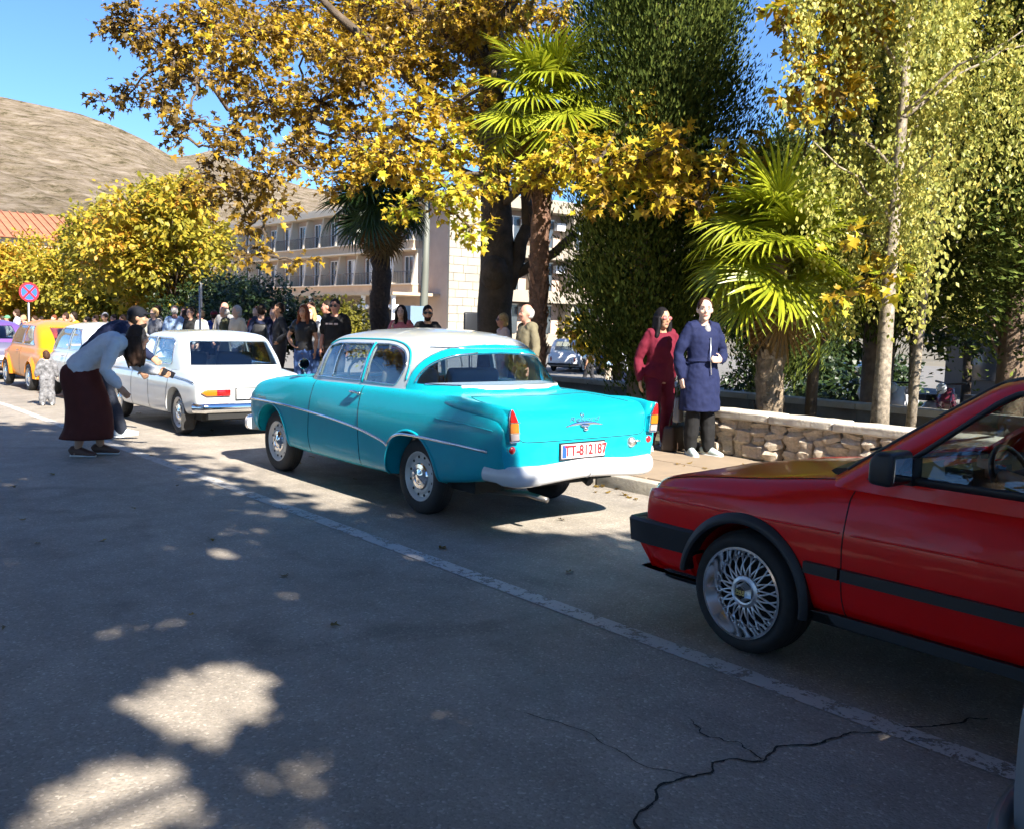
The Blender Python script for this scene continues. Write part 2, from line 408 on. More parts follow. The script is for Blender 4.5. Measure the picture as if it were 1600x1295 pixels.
# kerb stones
KST = mat('kerb_stone', (.40, .36, .30), .85, var=.25, vscale=5, bmp=.6, bscale=40, bdist=.01)
km = [evaluate(MB().box((0, 0, 0), (.145, .985, .24)).mesh(), [('BEVEL', dict(width=.018, segments=2))]) for _ in range(1)][0]
km.materials.append(KST); shade(km, 40); km.name = 'kerb_stone'
for i, y in enumerate(range(-6, 46)):
    k = link('kerb_stone', km, pav); k.location = (6.50+rnd.uniform(-.006, .006), y, gz(y)+.003+rnd.uniform(-.006, .006)); k.rotation_euler = (math.atan2(gz(y+.5)-gz(y-.5), 1), 0, rnd.uniform(-.008, .008))
# pavement slabs: joints as narrow gaps between thin slabs
sl = evaluate(MB().box((0, 0, 0), (.985, .985, .03)).mesh(), [('BEVEL', dict(width=.006, segments=1))]); sl.materials.append(PAVE); sl.name = 'paving_slab'
for y in range(0, 22):
    for j in range(2):
        s = link('paving_slab', sl, pav); s.location = (7.09+j*1.0, y+.5, gz(y+.5)+.112+rnd.uniform(-.002, .003)); s.rotation_euler = (rnd.uniform(-.003, .003), rnd.uniform(-.003, .003), 0)
# worn white line
def worn_paint():
    m, nt, bs, nd, ln = _nt('worn_line_paint'); tc = nd.new('ShaderNodeTexCoord')
    bs.inputs['Base Color'].default_value = (.50, .48, .45, 1); bs.inputs['Roughness'].default_value = .8
    a = tex_noise(nd, ln, 9, 6, .75, vec=tc.outputs['Object'], dist=.6); b = tex_noise(nd, ln, 60, 3, .6, vec=tc.outputs['Object'])
    ad = nd.new('ShaderNodeMath'); ad.operation = 'MULTIPLY_ADD'; ad.inputs[1].default_value = .45; ln.new(b.outputs['Fac'], ad.inputs[0]); ln.new(a.outputs['Fac'], ad.inputs[2])
    r = ramp(nd, ln, ad.outputs[0], [(.60, (0,)*3), (.70, (1,)*3)]); tr = nd.new('ShaderNodeBsdfTransparent'); mx = nd.new('ShaderNodeMixShader')
    ln.new(r.outputs['Color'], mx.inputs['Fac']); ln.new(tr.outputs[0], mx.inputs[1]); ln.new(bs.outputs[0], mx.inputs[2]); ln.new(mx.outputs[0], nd['Material Output'].inputs['Surface']); return m
ribbon('centre_line', 3.375, 3.505, .004, worn_paint(), parent=road)
# cracks: open fissures drawn as narrow sunken strips
def crack(pts, w):
    P = dense(pts, max(12, int(len(pts)*9))); V = []; n = len(P); r2 = random.Random(int(w*1e5)+n); jit = np.convolve([r2.uniform(-.03, .03) for _ in range(n+4)], [.2, .3, .3, .2], 'same')
    for i, (x, y) in enumerate(P):
        a = np.array(P[min(i+1, n-1)])-np.array(P[max(i-1, 0)]); a = a/np.linalg.norm(a); nn = np.array([-a[1], a[0]]); j = jit[i]; ww = w*r2.uniform(.35, 1.0)*(1 if i < n-3 else .3)
        c = np.array([x, y])+nn*j; V += [(*(c+nn*ww), .0035), (*(c-nn*ww), .0035)]
    me = bpy.data.meshes.new('crack'); me.from_pydata(V, [], [(2*i, 2*i+1, 2*i+3, 2*i+2) for i in range(n-1)]); me.update()
    return link('crack', me, road, mat('crack_dirt', (.018, .015, .012), 1.0, var=.5, vscale=60), False)
crack([(3.85, 1.62), (3.62, 1.70), (3.46, 1.77), (3.30, 1.86), (3.05, 1.90), (2.93, 1.95), (2.80, 1.93), (2.70, 2.02), (2.50, 1.99), (2.38, 2.04), (2.25, 1.95), (2.12, 1.93), (2.0, 1.80), (1.9, 1.7)], .0075)
crack([(2.80, 1.94), (2.84, 2.06), (2.80, 2.2), (2.86, 2.33)], .004)
crack([(2.5, 1.99), (2.42, 2.2), (2.45, 2.5), (2.36, 2.8)], .003)
# --- rubble wall beside the pavement
def rock(seed, s=(1, 1, 1), n=2):
    bm = bmesh.new(); bmesh.ops.create_cube(bm, size=1.0); bmesh.ops.subdivide_edges(bm, edges=bm.edges, cuts=2, use_grid_fill=True); r2 = random.Random(seed)
    ph = [r2.uniform(0, 9) for _ in range(6)]
    for v in bm.verts:
        c = v.co; q = c.normalized()*.62; v.co = c.lerp(q, .42); d = .07*math.sin(7*c.x+ph[0]+3*c.z)+.06*math.sin(6*c.y+ph[1])+.06*math.sin(8*c.z+ph[2]+2*c.x)
        v.co += c.normalized()*(d+r2.uniform(-.05, .05)); v.co = Vector((v.co.x*s[0], v.co.y*s[1], v.co.z*s[2]))
    me = bpy.data.meshes.new('wall_stone'); bm.to_mesh(me); bm.free(); shade(me, 28); return me
STONE = mat('limestone_rubble', (.52, .43, .33), .9, var=.35, vscale=7, bmp=.9, bscale=35, bdist=.015)
MORT = mat('wall_mortar', (.24, .20, .15), .95, var=.3, vscale=12, bmp=.8, bscale=60, bdist=.008)
sw = thing('stone_wall', 'low rubble stone wall with pale coping along the pavement', 'wall', (8.62, 0, .12))
MB().box((.13, .9, .20), (.24, 12.2, .42)).build('core', MORT, sw, False)
rocks = [rock(i) for i in range(10)]
for q in rocks: q.materials.append(STONE)
for row in range(3):
    y = 7.0-rnd.uniform(0, .08)
    while y > -1.5:
        L = rnd.uniform(.15, .27); hgt = (.165, .155, .125)[row]; k = link('stone', rnd.choice(rocks), sw); k.scale = (.24, L*1.06, hgt*1.12)
        k.location = (.03+rnd.uniform(-.02, .03), y-L/2, (.075, .225, .355)[row]+rnd.uniform(-.012, .012)); k.rotation_euler = (rnd.uniform(-.25, .25), rnd.uniform(-.15, .15), rnd.uniform(-.15, .15)); y -= L
_rough = bpy.data.textures.new('rough', 'CLOUDS'); _rough.noise_scale = .12
COPE = mat('coping_stone', (.52, .47, .39), .85, var=.2, vscale=5, bmp=.8, bscale=28, bdist=.012)
y = 7.06
while y > -1.5:
    L = rnd.uniform(.75, 1.05)
    b = evaluate(MB().box((0, 0, 0), (.42, L-.012, .085)).mesh(), [('BEVEL', dict(width=.012, segments=2)), ('SUBSURF', dict(subdivision_type='SIMPLE', levels=3, render_levels=3)), ('DISPLACE', dict(texture=_rough, strength=.03, mid_level=.5, texture_coords='LOCAL'))])
    k = link('coping_slab', b, sw, COPE, 40); k.location = (.09+rnd.uniform(-.01, .01), y-L/2, .46+rnd.uniform(-.004, .004)); k.rotation_euler = (0, 0, rnd.uniform(-.01, .01)); y -= L
# --- concrete retaining wall at the back of the bed
CONC = mat('stained_concrete', (.19, .17, .14), .9, var=.45, vscale=2.0, bmp=.5, bscale=30, bdist=.01)
cw = thing('retaining_wall', 'long grey stained concrete wall behind the planted bed', 'wall', (13.1, 0, 0))
y = 15.6
while y > -3:
    L = rnd.uniform(1.9, 2.3); MB().box((0, y-L/2, -.27), (.26, L-.012, 1.30)).build('wall_panel', CONC, cw, 35); MB().box((-.01, y-L/2, .43), (.36, L-.02, .09)).build('coping_slab', mat('pale_coping', (.40, .36, .29), .85, var=.2, vscale=3), cw, 35); y -= L
bn = thing('stone_bench', 'small grey concrete bench in the planted bed behind the stone wall', 'bench', (11.9, 3.9, .17))
MB().box((0, 0, .42), (.42, 1.4, .09)).build('seat', CONC, bn, 35)
for s in (-1, 1): MB().box((0, s*.5, .185), (.34, .14, .37)).build('leg', CONC, bn, 35)

# --- hotel with stepped balconies
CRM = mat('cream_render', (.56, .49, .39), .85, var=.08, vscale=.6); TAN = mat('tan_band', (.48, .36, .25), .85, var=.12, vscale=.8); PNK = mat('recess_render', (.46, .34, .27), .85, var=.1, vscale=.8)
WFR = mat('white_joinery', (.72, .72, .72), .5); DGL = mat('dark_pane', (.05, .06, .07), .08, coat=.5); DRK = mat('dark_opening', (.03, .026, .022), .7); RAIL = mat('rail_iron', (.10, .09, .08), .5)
ht = thing('hotel', 'three-storey cream hotel with rows of recessed balconies beyond the trees', 'building', (41, 0, -.95))
Y0, Y1 = 57.5, 102.0
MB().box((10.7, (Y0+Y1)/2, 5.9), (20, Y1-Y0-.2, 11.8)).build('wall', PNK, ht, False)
for fl, z in enumerate((4.65, 8.0)):
    MB().box((.55, (Y0+4.2+Y1)/2, z+.27), (1.75, Y1-Y0-4.2, .62)).build('balcony_band', TAN, ht, 35)
    MB().box((.5, (Y0+4.2+Y1)/2, z+.61), (1.95, Y1-Y0-4.1, .10)).build('cornice', CRM, ht, 35); MB().box((.5, (Y0+4.2+Y1)/2, z-.09), (1.95, Y1-Y0-4.1, .12)).build('cornice', CRM, ht, 35)
MB().box((1.2, (Y0+Y1)/2, 11.55), (3.2, Y1-Y0+.8, .5)).build('roof_band', CRM, ht, 35); MB().box((11, (Y0+Y1)/2, 12.0), (20, Y1-Y0, .5)).build('roof', CRM, ht, 35)
fin = MB().prism([(-.30, 0), (.72, 0), (.72, 2.72), (.20, 2.72)], 'Y', -.12, .12).mesh('fin', fix=True); fin.materials.append(CRM)
wfr = MB()
for a, b_, c, d in ((-.62, -.54, 0, 2.2), (.54, .62, 0, 2.2), (-.03, .03, 0, 2.2), (-.62, .62, 2.12, 2.2), (-.62, .62, 0, .08)): wfr.box((0, (a+b_)/2, (c+d)/2), (.10, b_-a, d-c))
wfr = wfr.mesh('window_frame'); wfr.materials.append(WFR); wpn = MB().box((.02, 0, 1.1), (.04, 1.16, 2.1)).mesh('window'); wpn.materials.append(DGL)
cur = MB().box((-.01, -.32, 1.1), (.03, .42, 2.0)).mesh('curtain'); cur.materials.append(WFR)
rl = MB().box((0, 0, .95), (.05, 2.7, .05))
for q in np.linspace(-1.3, 1.3, 12): rl.box((0, q, .48), (.025, .025, .95))
rl = rl.mesh('railing'); rl.materials.append(RAIL)
for fl, z in enumerate((5.32, 8.67)):
    y = Y0+4.4
    while y < Y1:
        link('fin', fin, ht).location = (0, y, z)
        if y+3 < Y1:
            w_ = link('window', wpn, ht); w_.location = (.65, y+1.75, z); link('window_frame', wfr, w_).location = (-.01, 0, 0)
            if rnd.random() < .6: link('curtain', cur, w_)
            link('railing', rl, ht).location = (-.1, y+1.5, z)
        y += 3.0
# ground floor loggia: columns, lamps, doors, porch slab
MB().box((-1.1, (Y0+2+Y1)/2, 4.42), (4.8, Y1-Y0-2, .22)).build('porch_slab', TAN, ht, 35)
MB().box((-2.4, (Y0+Y1)/2, .35), (6.5, Y1-Y0+3, .7)).build('terrace', mat('terrace_stone', (.55, .5, .42), .85, var=.1, vscale=1), ht, 35)
colm = MB().lathe([(.19, 0), (.16, .3), (.15, 3.3), (.2, 3.6)], 12).mesh('column', True); colm.materials.append(WFR); shade(colm, 40)
gl_ = MB().ball((0, -.55, 2.75), .17, 10, 8).ball((0, .55, 2.75), .17, 10, 8).tube([(0, -.55, 2.6), (0, .55, 2.6)], .04, 6).mesh('globe_lamp'); gl_.materials.append(WFR); shade(gl_, True)
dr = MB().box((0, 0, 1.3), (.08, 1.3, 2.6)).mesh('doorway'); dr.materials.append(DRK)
y = Y0+2.5
while y < Y1:
    c = link('column', colm, ht); c.location = (-3.1, y, .7); link('globe_lamp', gl_, c); y += 4.3
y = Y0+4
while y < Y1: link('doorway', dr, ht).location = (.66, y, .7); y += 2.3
bx_ = MB()
for q in range(60): bx_.ball((-5.4+rnd.uniform(-.2, .2), Y0+1+q*.72, .95+rnd.uniform(-.1, .1)), (.4, .5, .38), 7, 5)
tag(bx_.build('clipped_hedge', mat('box_green', (.07, .12, .02), .8, var=.5, vscale=3, bmp=1, bscale=12, bdist=.1), None, True, loc=(41, 0, -.95)), 'low clipped green hedge along the hotel terrace', 'hedge')
# end wing with ashlar wall and deep balconies
ASH = mat('ashlar_stone', (.31, .28, .225), .85, var=.12, vscale=.5)
ey = Y0-.1; WING = mat('wing_render', (.30, .26, .20), .85, var=.1, vscale=.6)
for r_ in range(19):
    xx = -.1-(.5 if r_ % 2 else 0)
    while xx < 3.9:
        L = rnd.choice((.9, 1.1, 1.3)); a, b_ = max(xx, -.1), min(xx+L, 3.9)
        if b_-a > .2: MB().box(((a+b_)/2, ey-.03-rnd.uniform(0, .015), .35+r_*.6), (b_-a-.03, .2, .57)).build('ashlar_block', ASH, ht, 35)
        xx += L
for z in (1.55, 4.9, 8.25):
    MB().box((13, ey-.7, z-.35), (18, 1.6, .9)).build('balcony_band', WING, ht, 35)
    for xx in (4.2, 7.7, 11.2, 14.7, 18.2): MB().box((xx, ey-.6, z+1.5), (.3, 1.5, 2.9)).build('fin', WING, ht, 35)
    for xx in (5.9, 9.4, 12.9, 16.4):
        w_ = MB().box((xx, ey-.02, z+1.25), (1.3, .1, 2.2)).build('window', DGL, ht, 35); MB().box((xx, ey-.08, z+1.25), (.08, .06, 2.2)).box((xx, ey-.08, z+2.38), (1.4, .06, .1)).build('window_frame', WFR, w_, 35)
        MB().box((xx+1.15, ey-.3, z+1.9), (.9, .4, .6)).build('air_conditioner', WFR, ht, 35) if rnd.random() < .7 else None
MB().box((13, ey-.7, 11.5), (18, 1.6, .9)).build('balcony_band', WING, ht, 35)
# house with tiled roof far up the street
hs = thing('tiled_house', 'distant house with an orange tiled roof above the street trees', 'building', (25, 108, -2.0))
MB().box((0, 0, 5.2), (17, 16, 10.4)).build('wall', CRM, hs, False)
TIL = mat('clay_tiles', (.34, .13, .07), .85, var=.3, vscale=1.5)
MB().add([(-9.2, -8.8, 10.3), (9.2, -8.8, 10.3), (9.2, 8.8, 10.3), (-9.2, 8.8, 10.3), (-5, 0, 13.4), (5, 0, 13.4)], [(0, 1, 5, 4), (2, 3, 4, 5), (1, 2, 5), (3, 0, 4), (3, 2, 1, 0)]).build('roof', TIL, hs, False)
for q in range(24): MB().box((-8.4+q*.73, -4.4, 11.95), (.10, 9.2, .10), M=Matrix.Rotation(math.atan2(3.1, 8.8), 4, 'X')).build('tile_rib', TIL, hs, False)
for z in (2, 5.2, 8.2):
    for x in (-6, -3, 0, 3, 6): MB().box((x, -8.05, z), (1.2, .15, 1.6)).build('window', DGL, hs, 35)
# --- mountain
def mountain():
    az = np.radians(np.linspace(-12, 75, 240)); prof = np.interp(np.degrees(az), [-12, 5, 8, 11.5, 13.8, 15.2, 17, 18.5, 19.9, 21, 21.9, 24, 27.2, 31, 35.4, 45, 75], [9.5, 10.8, 11.1, 10.96, 10.72, 10.55, 10.08, 9.5, 8.75, 8.95, 9.26, 8.4, 7.57, 7.1, 6.84, 6.3, 5])
    rs = np.linspace(0, 1, 80); R0, R1 = 700.0, 2600.0; V = []
    r3 = np.random.default_rng(3); oct_ = [(r3.uniform(0, 6.28), r3.uniform(0, 6.28), f) for f in (7, 13, 27, 55, 110, 190)]
    for i, t in enumerate(rs):
        R = R0+(R1-R0)*t; hmax = np.tan(np.radians(prof))*R1; u = t**1.25
        n = sum(np.sin(az*f*1.7+a+t*f*.5)*np.sin(t*f*.9+b+az*f)/f**.9 for a, b, f in oct_)
        ter = .006*np.sin(t*60+az*14+2*np.sin(az*30))
        z = hmax*(u+ter*(1-t))+n*hmax*.28*np.sin(np.pi*np.clip(t, 0, 1))**.7
        z = np.where(t > .985, hmax, z); V.append(np.stack([np.sin(az)*R, np.cos(az)*R, z-8], 1))
    V = np.concatenate(V); n = len(az); F = [(i*n+j, i*n+j+1, (i+1)*n+j+1, (i+1)*n+j) for i in range(79) for j in range(n-1)]
    m, nt, bs, nd, ln = _nt('limestone_hillside'); tc = nd.new('ShaderNodeTexCoord'); mp = nd.new('ShaderNodeMapping'); mp.inputs['Scale'].default_value = (.006, .006, .03); mp.inputs['Rotation'].default_value = (.12, -.18, 0); ln.new(tc.outputs['Object'], mp.inputs['Vector'])
    a = tex_noise(nd, ln, 3.0, 14, .78, vec=mp.outputs['Vector'], dist=.4); b = tex_noise(nd, ln, .03, 12, .8, vec=tc.outputs['Object'])
    r1 = ramp(nd, ln, a.outputs['Fac'], [(.36, (.11, .085, .055)), (.44, (.20, .16, .115)), (.52, (.265, .215, .16)), (.64, (.345, .29, .23))]); r2 = ramp(nd, ln, b.outputs['Fac'], [(.40, (.30, .31, .19)), (.47, (.80, .78, .68)), (.55, (1, 1, 1))])
    mx = nd.new('ShaderNodeMix'); mx.data_type = 'RGBA'; mx.blend_type = 'MULTIPLY'; mx.inputs['Factor'].default_value = .9; ln.new(r1.outputs['Color'], mx.inputs['A']); ln.new(r2.outputs['Color'], mx.inputs['B']); ln.new(mx.outputs['Result'], bs.inputs['Base Color']); bs.inputs['Roughness'].default_value = 1; bs.inputs['Specular IOR Level'].default_value = .1
    bump(nd, ln, a.outputs['Fac'], bs, .9, 14)
    return tag(link('mountain', np_mesh('mountain', V, F), None, m, True), kind='structure')
mountain()
PLANE_CLUSTERS = [(5.76, 17.57, 6.5, 0.69, 214, 0.35), (6.36, 17.37, 6.03, 0.69, 215, 0.38), (5.5, 17.77, 6.59, 0.4, 58, 0.3), (5.86, 18.45, 5.51, 0.34, 37, 0.25), (5.38, 18.15, 5.27, 0.25, 23, 0.22), (6.05, 17.14, 5.33, 0.5, 113, 0.3), (7.02, 17.41, 6.78, 0.86, 334, 0.45), (6.84, 16.39, 5.66, 0.67, 181, 0.4), (6.08, 15.9, 4.72, 0.41, 60, 0.28), (5.86, 15.87, 4.43, 0.27, 19, 0.25), (7.28, 16.07, 6.33, 0.86, 334, 0.5), (7.31, 15.63, 5.19, 0.7, 222, 0.42), (6.8, 15.5, 4.51, 0.48, 106, 0.33), (6.08, 14.95, 4.09, 0.36, 48, 0.28), (8.67, 16.88, 6.78, 0.94, 403, 0.5), (7.72, 14.56, 5.08, 0.81, 296, 0.5), (7.28, 14.38, 4.23, 0.57, 149, 0.45), (6.58, 14.06, 3.71, 0.45, 84, 0.33), (6.35, 14.74, 3.5, 0.48, 106, 0.3), (5.94, 15.01, 3.58, 0.4, 59, 0.3), (6.48, 14.53, 2.99, 0.32, 37, 0.35), (6.69, 13.85, 3.17, 0.3, 25, 0.4), (6.48, 13.96, 2.47, 0.22, 15, 0.4), (6.88, 13.57, 2.34, 0.18, 14, 0.45), (6.24, 14.23, 2.47, 0.25, 17, 0.35), (9.22, 15.93, 6.81, 0.91, 375, 0.55), (8.23, 14.0, 5.39, 0.65, 170, 0.5), (8.09, 13.94, 4.44, 0.66, 195, 0.55), (7.49, 13.69, 3.73, 0.44, 78, 0.5), (9.98, 15.38, 6.85, 0.85, 327, 0.5), (7.91, 11.98, 4.53, 0.59, 155, 0.62), (7.51, 11.86, 3.82, 0.57, 145, 0.62), (10.11, 17.48, 7.7, 0.77, 267, 0.4), (11.46, 15.8, 7.37, 0.87, 345, 0.5), (9.79, 13.84, 5.74, 0.4, 36, 0.5), (12.08, 14.96, 7.32, 0.93, 396, 0.6), (11.1, 14.09, 6.24, 0.48, 64, 0.5), (12.37, 13.97, 7.28, 0.61, 166, 0.6), (8.1, 11.43, 4.02, 0.56, 158, 0.75), (8.46, 10.97, 3.66, 0.48, 105, 0.8), (7.45, 10.63, 3.34, 0.35, 50, 0.78), (7.12, 11.06, 3.0, 0.25, 34, 0.88), (7.57, 10.8, 3.07, 0.29, 39, 0.85), (7.9, 10.58, 2.82, 0.29, 43, 0.85), (7.52, 10.16, 3.22, 0.35, 55, 0.8), (10.81, 13.3, 4.67, 0.45, 83, 0.78), (8.76, 10.06, 3.6, 0.42, 80, 0.78), (8.62, 9.28, 3.75, 0.46, 107, 0.75), (8.93, 9.0, 3.51, 0.44, 98, 0.72), (9.02, 8.52, 3.63, 0.44, 98, 0.7), (9.53, 8.43, 3.52, 0.44, 98, 0.7), (9.58, 7.93, 3.36, 0.44, 98, 0.68), (8.92, 7.81, 3.73, 0.34, 52, 0.68), (9.44, 7.43, 3.45, 0.36, 60, 0.7), (9.14, 7.65, 2.94, 0.28, 32, 0.65), (8.92, 8.08, 3.11, 0.32, 42, 0.7), (9.58, 9.43, 4.15, 0.34, 41, 0.6), (10.66, 7.98, 3.86, 0.27, 26, 0.65), (10.48, 10.73, 4.64, 0.29, 26, 0.65), (8.64, 8.8, 3.06, 0.28, 25, 0.65), (9.94, 9.31, 4.49, 0.31, 29, 0.6), (9.96, 13.45, 6.33, 0.64, 185, 0.55), (10.19, 13.1, 5.78, 0.42, 72, 0.6), (9.45, 13.56, 5.73, 0.52, 123, 0.55), (9.14, 13.68, 5.8, 0.52, 111, 0.5), (9.13, 12.04, 4.87, 0.46, 96, 0.65), (8.67, 11.91, 4.73, 0.44, 87, 0.65), (9.71, 12.2, 6.51, 0.63, 180, 0.55), (8.47, 13.8, 5.8, 0.63, 160, 0.5), (9.28, 14.3, 6.8, 0.65, 189, 0.5), (7.68, 13.65, 5.62, 0.52, 111, 0.45), (9.4, 12.96, 6.57, 0.64, 185, 0.5), (7.69, 18.91, 8.47, 1.0, 150, 0.5), (7.96, 19.01, 7.7, 1.0, 150, 0.5), (8.15, 19.66, 9.79, 1.0, 150, 0.5), (9.46, 20.27, 9.27, 1.0, 150, 0.5), (8.43, 17.66, 7.49, 1.0, 150, 0.5), (8.79, 18.54, 9.63, 1.0, 150, 0.5), (9.25, 18.19, 8.67, 1.0, 150, 0.5), (10.23, 19.6, 8.34, 1.0, 150, 0.5), (8.86, 17.14, 9.22, 1.0, 150, 0.5), (9.86, 16.59, 8.4, 1.0, 150, 0.5), (10.85, 18.64, 8.26, 1.0, 150, 0.5), (10.31, 17.71, 9.8, 1.0, 150, 0.5), (10.4, 15.78, 8.32, 1.0, 150, 0.5), (10.95, 16.8, 7.85, 1.0, 150, 0.5), (11.87, 17.87, 10.29, 1.0, 150, 0.5), (11.13, 15.87, 8.52, 1.0, 150, 0.5), (12.18, 16.96, 8.17, 1.0, 150, 0.5), (11.59, 16.31, 9.74, 1.0, 150, 0.5), (13.69, 16.85, 9.42, 1.0, 150, 0.5), (13.32, 16.81, 8.39, 1.0, 150, 0.5), (11.79, 15.02, 9.41, 1.0, 150, 0.5)]
MAPLE_CLUSTERS = [(9.08, 6.51, 4.92, 0.32, 66, 0.58), (9.43, 6.36, 4.62, 0.36, 81, 0.58), (9.93, 6.29, 4.99, 0.36, 85, 0.58), (9.8, 6.41, 4.35, 0.33, 71, 0.58), (9.34, 6.51, 4.15, 0.25, 44, 0.58), (9.84, 6.1, 4.23, 0.29, 56, 0.58), (9.47, 6.44, 5.03, 0.29, 55, 0.58), (10.03, 5.96, 5.01, 0.25, 44, 0.58), (9.44, 6.4, 3.9, 0.18, 26, 0.58), (10.21, 5.84, 2.37, 0.16, 23, 0.7), (9.55, 5.56, 2.04, 0.17, 25, 0.7), (9.5, 5.24, 2.14, 0.13, 18, 0.7), (9.16, 5.69, 1.86, 0.12, 16, 0.7), (9.3, 5.63, 2.54, 0.11, 14, 0.7)]
# total 12016
# ================================================================== TREES
MAPLE = np.array([(0, 0, 0), (.16, -.05, .05), (.42, .04, .20), (.25, .24, .08), (.46, .54, .22), (.17, .50, .06), (.03, .96, -.16), (-.19, .52, .05), (-.50, .58, .12), (-.27, .26, .04), (-.44, .08, .06), (-.18, -.06, .03)])
OVAL = np.array([(0, 0, 0), (.30, .35, .06), (.22, .75, .05), (0, 1.0, 0), (-.22, .75, .05), (-.30, .35, .06)])
DIAM = np.array([(0, 0, 0), (.34, .42, .05), (0, 1.0, 0), (-.34, .42, .05)])
SPRAY = np.array([(0, 0, 0), (.16, .3, .02), (.10, .75, .0), (0, 1.0, .02), (-.10, .75, .0), (-.16, .3, .02)])
def frames(tip, up):
    """orthonormal frames with local y along tip and local z near up"""
    t = tip/np.linalg.norm(tip, axis=1, keepdims=True); x = np.cross(t, up); x /= np.linalg.norm(x, axis=1, keepdims=True)+1e-9; z = np.cross(x, t); return np.stack([x, t, z], 2)
def leaves(P, size, tip, up, shape, r):
    n, k = len(P), len(shape); M = frames(tip, up); S = size[:, None, None]*shape[None]
    V = np.einsum('nij,nkj->nki', M, S)+P[:, None]; F = np.arange(n*k).reshape(n, k); return V.reshape(-1, 3), F
def rdir(r, n): v = r.normal(size=(n, 3)); return v/np.linalg.norm(v, axis=1, keepdims=True)
def merge(parts):
    V = []; F = []; o = 0
    for v, f in parts: V.append(v); F.append(f+o); o += len(v)
    return np.concatenate(V), np.concatenate(F)
def bark(name, c, v=.4, s=6, b=.8): return mat('bark_'+name, c, .9, var=v, vscale=s, bmp=b, bscale=18, bdist=.03)
def branch(b, A, B, r0, r1, r, sag=.0, n=6, wob=.06):
    A, B = np.array(A, float), np.array(B, float); L = np.linalg.norm(B-A); P = []
    for i in range(n+1):
        u = i/n; q = A+(B-A)*u; q[2] += sag*L*4*u*(1-u); q += r.normal(size=3)*wob*L*.3*(1 if 0 < i < n else 0); P.append(tuple(q))
    b.tube(P, [r0+(r1-r0)*(i/n)**.8 for i in range(n+1)], 8); return P
def cluster_crown(clusters, leaf, r, shape, tones, droop=.5, twigs=None, per=1.0, flat=.75):
    """clusters: (x,y,z,radius,count,tone) -> leaf arrays + tint; leaves sit in sprays along short twigs"""
    parts = []; tint = []; tw = twigs
    for (x, y, z, R, N, tone) in clusters:
        c = np.array([x, y, z]); N = max(6, int(N*per)); ns = max(4, N//7); d = rdir(r, ns); rad_ = R*(r.uniform(.15, 1.0, ns)**.6)
        cs = c+d*rad_[:, None]*np.array([1, 1, flat]); idx = r.integers(0, ns, N); off = rdir(r, N)*r.uniform(.02, .9, N)[:, None]*leaf*1.6; P = cs[idx]+off
        if tw is not None:
            for q in cs[:max(4, ns//2)]: branch(tw, c+(q-c)*.05, q, .012, .004, r, .04, 4)
        out = (P-c)/(np.linalg.norm(P-c, axis=1, keepdims=True)+1e-6); tip = out*.6+rdir(r, N)*.7+np.array([0, 0, -droop]); up = rdir(r, N)*.55+np.array([0, 0, .8])+np.array(sun_vec)*.35
        parts.append(leaves(P, leaf*r.uniform(.45, 1.2, N), tip, up, shape, r)); tint.append(np.clip(tone-.04+r.normal(0, .17, N)+.10*(r.random(ns)[idx]-.5)*2, 0, 1))
    V, F = merge(parts); return V, F, np.concatenate(tint)
PLANE = leaf_mat('plane_leaf', [(0, (.06, .035, .012)), (.2, (.13, .085, .018)), (.4, (.30, .18, .02)), (.6, (.52, .335, .024)), (.8, (.58, .47, .035)), (1, (.36, .42, .03))], .45, .42)
# --- the great plane tree: crown built of leaf clusters on limbs that grow from the trunk
r = np.random.default_rng(11)
PT = (10.7, 13.5, .15); pt = thing('plane_tree', 'large plane tree with golden autumn leaves spreading over the street', 'tree', PT)
CL = PLANE_CLUSTERS
tb = MB()
trunk = [(0, 0, -.2), (.02, 0, .25), (0, 0, .8), (-.03, .02, 1.6), (.02, 0, 2.3), (.0, .05, 3.2), (-.05, .1, 4.2), (-.1, .15, 5.4), (-.1, .2, 7.0), (-.05, .2, 9.0), (0, .2, 11)]
tb.tube(trunk, [.46, .37, .32, .31, .32, .28, .26, .23, .19, .13, .05], 16)
tb.ball((-.17, -.14, 2.25), (.26, .26, .32), 12, 8)
side = branch(tb, (.15, -.15, 2.0), (.42, -.33, 3.1), .13, .12, r, 0, 4); branch(tb, side[-1], (.35, -.3, 5.5), .11, .07, r, 0, 5); branch(tb, (.25, -.2, 2.25), (1.1, -.85, 3.0), .10, .07, r, -.04, 5)
limbs = [((-.05, .1, 4.2), (-3.0, 2.2, 7.0), .15), ((-.1, .15, 5.0), (-1.8, -1.8, 7.2), .13), ((-.05, .1, 4.0), (1.6, -2.4, 6.0), .13), ((-.1, .18, 5.8), (-2.6, 4.2, 8.6), .12), ((-.1, .2, 6.5), (2.0, -.8, 9.0), .11), ((0, .05, 3.4), (-2.2, -2.6, 4.9), .10), ((0, .05, 3.4), (.2, -3.6, 4.6), .09), ((-.1, .2, 7), (-.8, 2.4, 10), .10), ((0, .05, 3.8), (-2.8, 5.0, 5.4), .10)]
nodes = [np.array(q) for q in trunk[5:]]
for A, B, rr in limbs:
    P = branch(tb, A, B, rr, rr*.35, r, .07, 9, .05); nodes += [np.array(q) for q in P[2:]]
twm = MB()
for (x, y, z, R, N, tone) in CL:
    q = np.array([x-PT[0], y-PT[1], z-PT[2]]); d = [np.linalg.norm(n_-q)+max(0, n_[2]-q[2])*.3 for n_ in nodes]; a = nodes[int(np.argmin(d))]; P = branch(tb, a, q, .028+.006*np.linalg.norm(q-a), .012, r, .05, 7, .09); nodes += [np.array(p) for p in P[3:]]
LC = [(x-PT[0], y-PT[1], z-PT[2], R, N, tone) for x, y, z, R, N, tone in CL]
V, F, ti = cluster_crown(LC, .132, r, MAPLE, None, .45, twm, 2.3)
